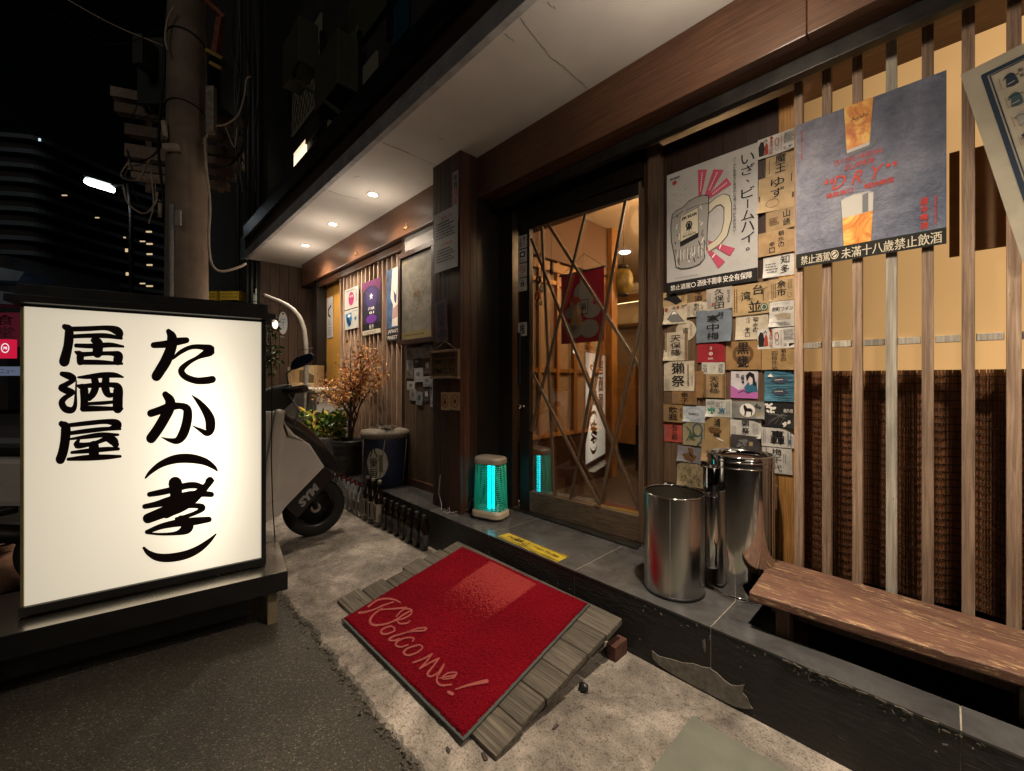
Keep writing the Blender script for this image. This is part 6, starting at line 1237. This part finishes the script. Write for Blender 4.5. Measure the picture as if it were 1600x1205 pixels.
for o_ in (.150, -.150): sprism('side_panel', SW, [SP(*p, off=.0) for p in pw], .018, .008, off=o_)
sprism('front_cowl', SB, [SP(*p) for p in ((400,650),(440,655),(470,672),(500,696),(505,722),(470,745),(440,770),(400,770))], .13, .02)
sprism('nose_cover', SB, [SP(*p) for p in ((428,652),(444,646),(462,655),(484,672),(502,691),(532,733),(524,737),(505,728),(492,706),(470,690),(445,680))], .10, .014)
sprism('nose_highlight', plain('nose_highlight_brown', (.12, .08, .06), .2, var=.2), [SP(*p) for p in ((446,650),(464,657),(486,675),(515,710),(500,696),(478,680),(458,668))], .102, .004)  # highlight along the black nose, built as a lighter brown strip
sprism('headlight', plain('headlamp_glass', (.09, .08, .065), .08, .6, var=.3), [SP(*p) for p in ((434,655),(446,661),(466,672),(485,690),(464,682),(444,676))], .156, .004)
sprism('chrome_trim', CHROME, [SP(*p) for p in ((432,653),(435,653),(444,676),(466,684),(466,686),(441,679))], .170, .001)
for o_ in (.1695,): 
    sprism('lower_trim', SB, [SP(*p) for p in ((500,724),(513,738),(458,800),(440,784))], .016, .004, off=.150)
    ex_ = (SP(478, 762) - SP(453, 790)).normalized(); ey_ = hn.cross(ex_).normalized(); ey_ = ey_ if ey_.z > 0 else -ey_; a = Art(SP(474, 766) + hn*.1685, ex_, ey_, hn); a.text(flat((.42, .42, .42), .4, 'emblem_silver'), 'SYM', 0, 0, .17, .055, .06, shear=.2); a.done(sco)
sprism('handlebar_cover', SB, [SP(*p) for p in ((402,614),(425,605),(450,600),(459,610),(454,628),(438,642),(420,664),(400,668))], .10, .015)
MB().tube([SP(440, 609) - hn*.32, SP(440, 609), SP(440, 609) + hn*.10, SP(456, 609) + hn*.22], .015, 10).build('handlebar', DARKM, sco)
MB().tube([SP(450, 610) + hn*.16, SP(463, 607) + hn*.30], .022, 12).build('grip', plain('grip_rubber', (.06, .04, .035), .6), sco); MB().tube([SP(440, 609) - hn*.25, SP(440, 609) - hn*.37], .02, 12).build('grip', BLACKPL, sco)
MB().tube([SP(440, 606) + hn*.20, SP(455, 603) + hn*.28, SP(468, 600) + hn*.32], .006, 6).build('brake_lever', DULLSTEEL, sco)
ms = PD(472, 562, 2.95); MB().tube([SP(446, 600) + hn*.1, PD(448, 583, 3.0), PD(462, 574, 2.96)], .006, 6).build('mirror_stem', SB, sco)
mpt = [(453,577),(455,566),(462,559),(478,553),(487,551),(490,556),(487,563),(478,570),(466,575),(458,578)]
MB().prism([PD(u, v, 2.95) for u, v in mpt], FW*.03).build('mirror', plain('mirror_black', (.008, .012, .03), .25), sco, bevel=.006)
MB().tube([SP(446, 615) + hn*.1, SP(462, 640) + hn*.12, SP(452, 672) + hn*.1], .008, 6).build('cable', plain('cable_grey', (.2, .2, .2), .4), sco)
sprism('leg_shield', SW, [SS(-.30, .95), SS(-.24, .95), SS(-.30, .35), SS(-.40, .30)], .2, .02); sprism('floorboard', SB, [SS(-.30, .30), SS(-.80, .28), SS(-.80, .20), SS(-.34, .20)], .15, .02)
sprism('rear_body', SW, [SS(-.78, .28), SS(-.84, .66), SS(-1.3, .74), SS(-1.76, .80), SS(-1.80, .74), SS(-1.5, .52), SS(-1.1, .44), SS(-.95, .28)], .15, .03)
sprism('seat', BLACKPL, [SS(-.82, .67), SS(-.86, .77), SS(-1.15, .76), SS(-1.25, .81), SS(-1.68, .85), SS(-1.70, .80), SS(-1.3, .745)], .14, .02)
sprism('tail_light', plain('tail_red', (.3, .01, .015), .2), [SS(-1.74, .77), SS(-1.83, .75), SS(-1.80, .69), SS(-1.70, .70)], .09, .01)
sprism('rear_mudguard', SB, [SS(-1.45, .50), SS(-1.75, .45), SS(-1.80, .30), SS(-1.72, .42), SS(-1.45, .46)], .06, .01); sprism('engine', DARKM, [SS(-.85, .30), SS(-1.2, .36), SS(-1.35, .25), SS(-1.25, .14), SS(-.85, .16)], .10, .02); MB().tube([SS(-1.2, .3) + hn*.14, SS(-1.6, .42) + hn*.15], .045, 12).build('exhaust', DARKM, sco)
MB().tube([SS(-.75, .2) - hn*.1, SS(-.85, .0) - hn*.2], .012, 6).build('stand', DARKM, sco)

# ================================================================== LEFT EDGE: PARKED BIKES, STREET, SIGNS
def bike(label, loc, rz, body, k):
    t_ = thing('parked_motorbike', label, 'motorbike', (0, 0, 0), 'scooters parked along the dark lane'); O = lambda s_, z, y_=0: Vector((s_, y_, z))
    def pr(name, m, pts, hw, bev=.02): return MB().prism([O(a_, b_, -hw) for a_, b_ in pts], (0, 2*hw, 0)).build(name, m, t_, bevel=bev)
    for s_ in (0, -1.25):
        mb_ = MB(); n_ = 24; prof = [(.15, -.04), (.21, -.05), (.225, 0), (.21, .05), (.15, .04)]; vs_ = [O(s_ + r*cos(2*pi*i/n_), .225 + r*sin(2*pi*i/n_), w_) for r, w_ in prof for i in range(n_)]
        mb_.add(vs_, [(q*n_+i, q*n_+(i+1)%n_, (q+1)*n_+(i+1)%n_, (q+1)*n_+i) for q in range(4) for i in range(n_)] + [tuple(range(n_)), tuple(range(4*n_, 5*n_))], True); mb_.build('wheel', MC['tyre_rubber'], t_)
    pr('front_body', body, [(.05, .45), (-.08, .95), (-.2, 1.0), (-.28, .5), (-.34, .28), (-.1, .3)], .17); pr('floorboard', SB, [(-.30, .30), (-.80, .28), (-.80, .18), (-.3, .18)], .15)
    pr('rear_body', body, [(-.78, .25), (-.82, .68), (-1.6, .82), (-1.72, .72), (-1.3, .46), (-1.0, .25)], .15); pr('seat', BLACKPL, [(-.78, .69), (-.84, .79), (-1.6, .88), (-1.6, .82)], .14)
    pr('tail_light', MC['tail_red'], [(-1.66, .78), (-1.76, .76), (-1.7, .68)], .08, .01)
    MB().tube([O(-.12, 1.0, -.33), O(-.1, 1.02, 0), O(-.12, 1.0, .33)], .016, 8).build('handlebar', SB, t_)
    for sg_ in (-1, 1):
        MB().tube([O(-.1, 1.0, .2*sg_), O(-.08, 1.2, .28*sg_)], .007, 6).build('mirror_stem', SB, t_); MB().sphere(O(-.08, 1.22, .3*sg_), .055, 10, (.3, 1, .65)).build('mirror', SB, t_); MB().tube([O(0, .225, .07*sg_), O(-.1, .7, .06*sg_)], .018, 6).build('fork', SB, t_)
    t_.location = loc; t_.rotation_euler = (0, 0, rz); return t_
g = PZ(20, 905, 0)
bike('pale grey scooter rear with dark seat at the left edge beside the sign', (-3.5, -.85, 0), radians(70), plain('grey_scooter_paint', (.40, .40, .42), .35, var=.1), 0)
bike('dark blue scooter standing far down the lane', (-11.0, -2.75, 0), radians(60), plain('blue_scooter_paint', (.03, .06, .10), .35, var=.1), 1)
bike('dark red scooter far down the lane beside the blue one', (-11.8, -2.6, 0), radians(62), plain('red_scooter_paint', (.12, .015, .02), .35, var=.1), 1)
c = PZ(14, 880, .25) if False else PD(12, 880, 2.3); mb = MB()
for k in range(5): mb.sphere(c + Vector((U(-.08, .08), U(-.08, .08), U(-.04, .04))), U(.06, .1), 10, (1, 1, .8))
o = mb.map(lambda v: v).build('cloth_bag', plain('bag_cloth', (.22, .12, .08), .8, var=.4, bstr=.8), label='crumpled brownish cloth bag low behind the left edge of the sign', cat='bag', kind=None) if False else None
bagc = PD(10, 888, 2.35); pr = [(.001, -.13), (.10, -.12), (.14, -.05), (.13, .03), (.08, .08), (.03, .10), (.045, .14), (.02, .13)]
MB().lathe(pr, bagc, 22, cap=False).map(lambda v: v + Vector((.012*sin(v.z*60 + v.x*40), .012*cos(v.z*50 + v.y*45), 0))).build('cloth_bag', plain('bag_cloth', (.30, .16, .10), .8, var=.4, bstr=.8), label='crumpled brownish cloth bag beside the left edge of the sign', cat='bag')
boxo('crate_stack', plain('crate_grey', (.10, .13, .15), .6), (bagc.x - .2, bagc.x + .2, bagc.y - .2, bagc.y + .2, 0, bagc.z - .125), None, .01, label='low blue grey plastic crate under the cloth bag', cat='crate')
def facing(u, v, t_, w, h, d, name, m, par=None, **kw):
    c_ = PD(u, v, t_); return MB().obox(c_ + FW*d/2, RT, FW, UP, w, d, h).build(name, m, par, bevel=.004, **kw)
DR_ = emis('red_sign_glow', (.65, .012, .05), .85)
t = thing('red_shop_sign', 'bright red glowing shop sign with a white ring logo far down the lane', 'shop sign', PD(4, 545, 11)); facing(-6, 545, 11, .75, .5, .15, 'panel', DR_, t)
a = Art(PD(8, 544, 10.98), RT, UP, -FW); WG = emis('white_sign_glow', (.9, .85, .9), 1.0); a.ring(WG, 0, 0, .11, .025, .13); a.text(WG, '78', 0, 0, .11, .07, .05); a.done(t)
t = thing('dim_red_sign', 'faintly glowing dim red hanging shop sign with faded characters above the bright one', 'shop sign', PD(10, 510, 12)); facing(8, 515, 12, 1.0, .98, .12, 'panel', emis('dim_red_glow', (.05, .006, .010), 1.0), t); a = Art(PD(8, 515, 11.97), RT, UP, -FW); a.text(flat((.12, .07, .08)), '食堂', 0, .1, .5, .7, .03, vert=True); a.done(t)  # panel is emissive, its faint red glow set in the material
t = thing('grey_white_sign', 'long pale blue grey sign board below the red one', 'shop sign', PD(10, 580, 11)); facing(6, 580, 11, .75, .24, .1, 'panel', emis('dim_white_panel', (.09, .11, .16), 1.0), t); a = Art(PD(8, 580, 10.98), RT, UP, -FW); a.text(flat((.1, .03, .05)), 'メニュー', 0, 0, .5, .12, .02); a.done(t)
BLW = plain('far_blue_wall', (.3, .38, .5), .8, var=.3, vs=1)
fb_ = thing('far_shop', 'low far shop with pale blue awnings at the left edge of the lane', 'building', (-13.5, -4.6, 0))
facing(-90, 520, 14, 4.4, 5.2, 4, 'wall', NIGHTW, fb_)
for v, t_ in ((425, 11.5), (462, 11.2)):
    A = PD(-120, v - 30, t_); B = PD(38, v, t_); Bq = PD(28, v + 14, t_); MB().prism([A, B, Bq, PD(-120, v + 8, t_)], FW*.8).build('awning', emis('awning_dim_%d' % v, (.022, .034, .055), 1.0) if False else BLW, fb_)
# tall curved tower
SLAB = plain('tower_slab', (.10, .14, .18), .7, var=.3, vs=.2); tw = thing('curved_tower', 'tall dark apartment tower with curved balcony bands and a few lit windows', 'building', PD(120, 593, 96) * 1.0)
arc = [(-160, 88), (-60, 87), (30, 88), (70, 90), (120, 96), (180, 104), (250, 113), (330, 122)]; ap = [Vector((PD(u, HY, t_).x, PD(u, HY, t_).y, 0)) for u, t_ in arc]; ap = [Vector(p) for p in catmull([tuple(p) for p in ap], 4)]
def ring(z0, z1, out, name, m):
    n_ = len(ap); dirs = [-(p.normalized()) for p in ap]; q_ = [p + d_*out for p, d_ in zip(ap, dirs)]; r_ = [p - d_*6 for p, d_ in zip(ap, dirs)]
    vs_ = [Vector((p.x, p.y, z0)) for p in q_] + [Vector((p.x, p.y, z1)) for p in q_] + [Vector((p.x, p.y, z1)) for p in r_] + [Vector((p.x, p.y, z0)) for p in r_]
    MB().add(vs_, [(k*n_+i, k*n_+i+1, ((k+1)%4)*n_+i+1, ((k+1)%4)*n_+i) for k in range(4) for i in range(n_-1)] + [(0, n_, 2*n_, 3*n_), (n_-1, 2*n_-1, 3*n_-1, 4*n_-1)]).build(name, m, tw)
ring(0, 52.5, .0, 'wall', NIGHTW)
for k in range(17): ring(52.6 - k*3.05 - .9, 52.6 - k*3.05, 1.6, 'balcony_band', SLAB)
WIN = emis('far_window_glow', (1, .72, .42), .7); WINC = emis('cool_window_glow', (.75, .95, 1), .9)
for u, v, w, h, m in ((61,218,.4,.9,WINC),(100,305,1.2,.3,WIN),(151,340,.9,.3,WIN),(232,362,1.3,.5,WIN),(222,377,1.2,.35,WIN),(233,381,1.4,.5,WIN),(233,397,1.3,.5,WIN),(194,371,.4,.4,WIN),(197,391,.5,1.2,WIN),(233,414,1.3,.5,WIN),(198,428,.5,1.1,WIN),(222,443,1.2,.4,WIN),(233,447,1.5,.5,WIN)):
    facing(u, v, 84, w*.8, h*.55, .2, 'lit_window', m, tw)
# street lamp
t = thing('street_lamp', 'bright white street lamp glowing over the dark lane', 'street lamp', PD(155, 593, 13)); Lc = PD(156, 290, 13)
hx = (RT*.95 + FW*.3 - UP*.24).normalized(); hy = hx.cross(UP).normalized(); MB().obox(Lc, hx, hy, hx.cross(hy), .70, .24, .16).build('diffuser', emis('lamp_white', (.86, .95, 1), 12), t, bevel=.05, seg=3)
MB().obox(Lc + UP*.13, hx, hy, hx.cross(hy), .7, .3, .03).build('housing', DARKM, t, bevel=.01); MB().tube([Lc + UP*.06 + hx*.3, PD(200, 286, 13.4), (PD(205, HY, 13.6).x, PD(205, HY, 13.6).y, 6.6), (PD(205, HY, 13.6).x, PD(205, HY, 13.6).y, 0)], .06, 8).build('pole', DARKM, t)
spot('lamp', Lc - UP*.05, 170, (.85, .95, 1), 150, .5, .2, t)

# ================================================================== UTILITY POLE, TIMBERS, CABLES
pt = 3.9; pc = PD(292, HY, pt); t = thing('utility_pole', 'thick concrete utility pole with cables behind the light box sign', 'utility pole', (pc.x, pc.y, 0))
PM = plain('pole_concrete', (.22, .17, .13), .85, var=.35, vs=4, bstr=.4)
MB().lathe([(.176, 0), (.170, 1.5), (.158, 3.0), (.135, 6.0), (.12, 9.0)], (pc.x, pc.y, 0), 32).build('shaft', PM, t)
for z, r in ((3.65, .156), (4.3, .152)): MB().tube([(pc.x + r*cos(2*pi*k/28), pc.y + r*sin(2*pi*k/28), z + .05*cos(2*pi*k/28 + .6)) for k in range(28)], .007, 5, closed=True).build('strap', DARKM, t)
def cab(pts, r, m, name='cable'): MB().tube([Vector(p) for p in catmull([tuple(PD(u, v, d_)) for u, v, d_ in pts], 5)], r, 6).build(name, m, t)
CW = plain('cable_white', (.45, .37, .29), .6); CB = MC['cable_black']
cab([(318,225,3.8),(330,200,3.8),(352,195,3.8),(372,180,3.9),(382,150,4.0),(385,125,4.0),(392,120,4.0)], .009, CW); cab([(320,215,3.75),(322,260,3.75),(328,320,3.75),(326,370,3.75),(330,410,3.75),(345,424,3.8),(372,418,3.9),(384,412,4.0)], .012, CW)
cab([(262,0,3.8),(258,60,3.8),(256,120,3.8),(250,180,3.8),(248,240,3.8),(254,300,3.8),(262,420,3.8)], .012, CB); cab([(272,10,3.7),(262,30,3.7),(258,60,3.7),(262,80,3.7)], .008, CW); cab([(199,235,3.9),(205,250,3.9),(225,251,3.9),(243,240,3.9),(248,228,3.9)], .008, CB); cab([(192,290,3.9),(200,318,3.9),(225,334,3.9),(242,318,3.9),(246,300,3.9)], .008, CW); cab([(205,285,4),(214,312,4),(218,320,4)], .007, CB)
cab([(352,198,3.7),(366,230,3.7),(370,200,3.7)], .004, CW); cab([(330,262,3.8),(355,260,3.8),(375,240,3.9),(384,215,4),(385,150,4)], .010, CB); cab([(236,270,3.8),(240,320,3.8),(232,350,3.8)], .006, CW)
cab([(106,0,3.5),(150,25,3.6),(190,45,3.7),(256,72,3.8)], .005, CW, 'stay_wire'); cab([(-200,-90,3.4),(100,30,3.5),(180,70,3.6),(262,40,3.8)], .004, CB, 'stay_wire')
MB().tube([PD(256, 190, 3.72), PD(258, 215, 3.72)], .022, 10).build('insulator', CW, t); facing(264, 228, 3.7, .13, .05, .05, 'clamp', CW, t)
for b in ((259, 118, .03, .50), (276, 118, .02, .34)): facing(b[0] + 2, b[1] + 25, 3.8, b[2], b[3]*.8, .03, 'bracket', DARKM, t)
facing(327, 170, 3.75, .07, .42, .05, 'bracket', plain('bracket_old_steel', (.3, .26, .22), .5, .4, var=.5, vs=25), t); RU = plain('rust', (.25, .08, .04), .8, var=.6, vs=20)
MB().bar(PD(345, 30, 4.0), PD(337, 85, 4.0), .06, .05).build('rusty_arm', RU, t); MB().bar(PD(320, 0, 3.95), PD(350, 28, 4.0), .04, .04).build('rusty_arm', RU, t); YB = plain('yellow_bracket', (.35, .24, .04), .6, var=.4)
MB().bar(PD(322, 78, 3.9), PD(347, 92, 3.9), .02, .03).build('yellow_bracket', YB, t); MB().bar(PD(328, 98, 3.9), PD(346, 108, 3.9), .02, .03).build('yellow_bracket', YB, t)
facing(214, 75, 4.2, .10, .30, .2, 'fuse_box', plain('dark_fuse', (.03, .035, .035), .5), t); facing(240, 110, 4.4, .35, .7, .3, 'transformer', plain('dark_green_metal', (.02, .032, .028), .5), t); facing(322, 125, 4.3, .3, .5, .3, 'transformer', plain('blue_grey_metal', (.05, .06, .08), .5), t)
MB().tube([PD(268, 320, 3.72), PD(268, 600, 3.72)], .018, 8).build('conduit', plain('conduit_grey', (.3, .31, .32), .5), t); facing(277, 340, 3.70, .05, .14, .02, 'number_plate', plain('plate_grey', (.35, .34, .33), .5), t)
MB().tube([PD(250, 318, 3.75), PD(250, 340, 3.75)], .016, 8).build('insulator', CW, t)
rc = random.Random(11)
for k in range(9):
    u0 = rc.uniform(368, 402); cab([(u0, -20, 4.1), (u0 + rc.uniform(-8, 8), 60, 4.1), (u0 + rc.uniform(-10, 10), 130, 4.0), (u0 + rc.uniform(-6, 10), 210, 4.0), (u0 + rc.uniform(-8, 8), 300, 4.0)], rc.choice([.004, .006, .008]), rc.choice([CB, CB, plain('cable_dark_grey', (.08, .08, .085), .6)]))
for k in range(6):
    u0 = rc.uniform(195, 250); v0 = rc.uniform(150, 290); cab([(u0, v0, 3.95), (u0 + rc.uniform(-14, 14), v0 + 26, 3.95), (u0 + rc.uniform(0, 25), v0 + rc.uniform(20, 44), 3.95), (u0 + rc.uniform(15, 40), v0 + rc.uniform(-6, 20), 3.9)], .004, rc.choice([CB, MC['cable_dark_grey'], CW]))
# weathered timbers behind the pole
t = thing('timber_rack', 'rack of weathered grey brown planks fixed behind the utility pole', 'timber rack', PD(290, 230, 4.5)); td = (RT*.94 + FW*.34).normalized(); tn = td.cross(UP).normalized()
for i, (u0, u1, v0, th) in enumerate(((176, 262, 146, 15), (182, 258, 170, 15), (198, 262, 204, 17), (198, 266, 237, 20), (203, 270, 262, 12), (208, 262, 275, 9), (325, 372, 188, 13), (325, 370, 213, 9), (325, 368, 236, 13), (325, 368, 252, 11), (325, 358, 270, 12), (325, 350, 288, 9))):
    A = PD(u0, v0, 4.45); L = (u1 - u0) / 650 * 4.45 * 1.12; h_ = th / 650 * 4.45; MB().obox(A + td*L/2, td, tn, UP, L, .10, h_).build('plank', OLDW, t, bevel=.004)
for u in (232, 345): MB().bar(PD(u, 140, 4.7), PD(u, 300, 4.7), .05, .05).build('upright', OLDW, t)
# upper storey windows with cages
t = thing('caged_window', 'dim upper floor window bay with mesh cage and air conditioners', 'window', PY(510, 120, 1.7)); 
WB_ = emis('dim_brown_window', (.011, .009, .006), 1.0); YW = 1.70
def wq(u0, u1, v0, v1, name, m, y=YW, d=.02): A, B, T, Bo = PY(u0, v0, y), PY(u1, v0, y), PY((u0+u1)/2, v0, y), PY((u0+u1)/2, v1, y); return MB().box(A.x, B.x, y, y + d, Bo.z, T.z).build(name, m, t)
wq(455, 501, 60, 182, 'pane', WB_); wq(511, 560, 72, 190, 'pane', WB_); wq(566, 588, 92, 150, 'pane', WB_)
for u in (453, 503, 508, 562): p = PY(u, 190, YW - .04); p2 = PY(u, 50, YW - .04); MB().bar(p, p2, .04, .04).build('frame', BLACKP, t)
mb = MB()
for k in range(16):
    for sg_ in (-1, 1):
        A = PY(456, 120, YW - .03); B = PY(560, 120, YW - .03); x0 = A.x + (B.x - A.x)*k/16; z0, z1 = 4.35, 5.0; mb.tube([(x0, YW - .03 - .001*sg_, z0), (min(B.x, max(A.x, x0 + sg_*.4)), YW - .03 - .001*sg_, z1)], .004, 4)
mb.build('mesh_wires', flat((.05, .05, .04), .5), t, kind='stuff')
for u, v in ((478, 95), (536, 128)): c = PY(u, v, 1.62); boxo('air_conditioner', plain('ac_dirty', (.07, .065, .04), .7), (c.x - .3, c.x + .3, 1.45, 1.66, c.z - .25, c.z + .25), t, .01)
wq(545, 605, -40, 42, 'pane', emis('dim_green_window', (.003, .0028, .001), 1.0)); wq(612, 636, 0, 55, 'pane', emis('dim_blue_window', (.0005, .002, .0025), 1.0)); wq(604, 611, -40, 60, 'frame', BLACKP, 1.66)
t = thing('lit_window', 'small bright window glimpsed above the black canopy edge', 'window', PY(468, 240, 1.72)); wq(459, 477, 229, 275, 'pane', emis('warm_window_glow', (1, .78, .52), 1.6)); wq(456, 500, 195, 224, 'panel', plain('grey_panel', (.05, .045, .04), .7))
MB().tube([PY(430, 110, 1.5), PY(470, 130, 1.5), PY(530, 175, 1.45), PY(560, 195, 1.4)], .02, 6).build('pipe', plain('dull_green_pipe', (.07, .07, .03), .6), t)
# neighbour building down the lane
nb = thing('neighbour_building', 'dark neighbouring building down the lane with pipes and a lit grid window', 'building', (-9, 2.5, 0)); boxo('wall', NIGHTW, (-16, -6.35, 1.5, 8, 0, 11), nb, 0)
for u in (372, 388, 396, 404): p = PY(u, 300, 1.44); MB().tube([(p.x, 1.44, 0), (p.x, 1.44, 9)], .03, 6).build('pipe', plain('dark_pipe', (.04, .04, .045), .5), nb)
boxo('wall', NIGHTW, (-6.35, -6.13, 1.37, 2.4, 0, SZ + .3), nb, 0)
c = PD(405, 462, 5.6); t = thing('lattice_window', 'small pale lit window with black bars beyond the sign hood', 'window', c)
facing(409, 466, 5.6, .17, .26, .02, 'pane', emis('pale_window_glow', (.42, .38, .26), .55), t); facing(400, 470, 5.62, .08, .20, .02, 'pane', emis('pale_window_dim', (.3, .28, .2), .35), t)
for u in (403, 410, 414): facing(u, 466, 5.58, .008, .28, .01, 'bar', BLACKP, t)
for v in (460, 471): facing(407, v, 5.57, .24, .008, .01, 'bar', BLACKP, t)
YC = plain('yellow_crate_plastic', (.50, .34, .03), .5, var=.2)
for i, (u, w) in enumerate(((336, .16), (365, .28))):
    c = PD(u, 464, 6.2); t = thing('yellow_crate', ('narrow left' if i == 0 else 'wide right') + ' yellow crate on the shelf beyond the sign hood', 'crate', c, 'yellow crates beyond the sign hood')
    for z in (-.045, .0, .045): MB().obox(c + UP*z, RT, FW, UP, w, .2, .038).build('side', YC, t, bevel=.003)
    for s_ in (-1, 1): MB().obox(c + RT*s_*w*.48 + FW*.003, RT, FW, UP, .015, .19, .14).build('corner_post', YC, t)
point('shelf_lamp', PD(350, 458, 5.7), 1.2, (1, .85, .6), .05)
t = facing(355, 476, 6.1, .7, .02, .3, 'shelf', plain('shelf_board', (.12, .10, .08), .7), None, label='thin shelf carrying the yellow crates beyond the sign', cat='shelf')
# hanging vine
t = thing('hanging_vine', 'dark green trailing vine hanging by the end of the plank wall', 'plant', PD(418, 510, 3.6)); mb = MB(); vp = []
for k in range(6):
    u = 414 + U(0, 18); pts = [PD(u, 500, 3.6), PD(u + U(-4, 4), 540, 3.6), PD(u + U(-6, 6), 560 + U(0, 60), 3.6)]; mb.tube(pts, .003, 4); vp += [pts[0].lerp(pts[1], f) for f in (0, .3, .6)] + [pts[1].lerp(pts[2], f) for f in (0, .3, .6, .9)]
mb.build('stem', BARK, t, kind='stuff'); mb = MB(); leaves(mb, vp, 170, .018, .03, .06, rs_, .3); mb.build('foliage', leafmat('vine_leaf', [(0, (.015, .03, .008)), (1, (.05, .09, .02))]), t, kind='stuff')
# leaf litter and a twig of wire
mb = MB()
for k in range(14): p = Vector((U(-4, -.5), U(.7, 1.3), .016)); mb.obox(p, (cos(k), sin(k), 0), (-sin(k), cos(k), 0), (0, 0, 1), U(.01, .03), U(.006, .012), .002)
mb.build('leaf_litter', plain('litter_dark', (.05, .035, .03), .8), label='scattered dark bits of leaf and grit on the pale pavement', cat='litter', kind='stuff')
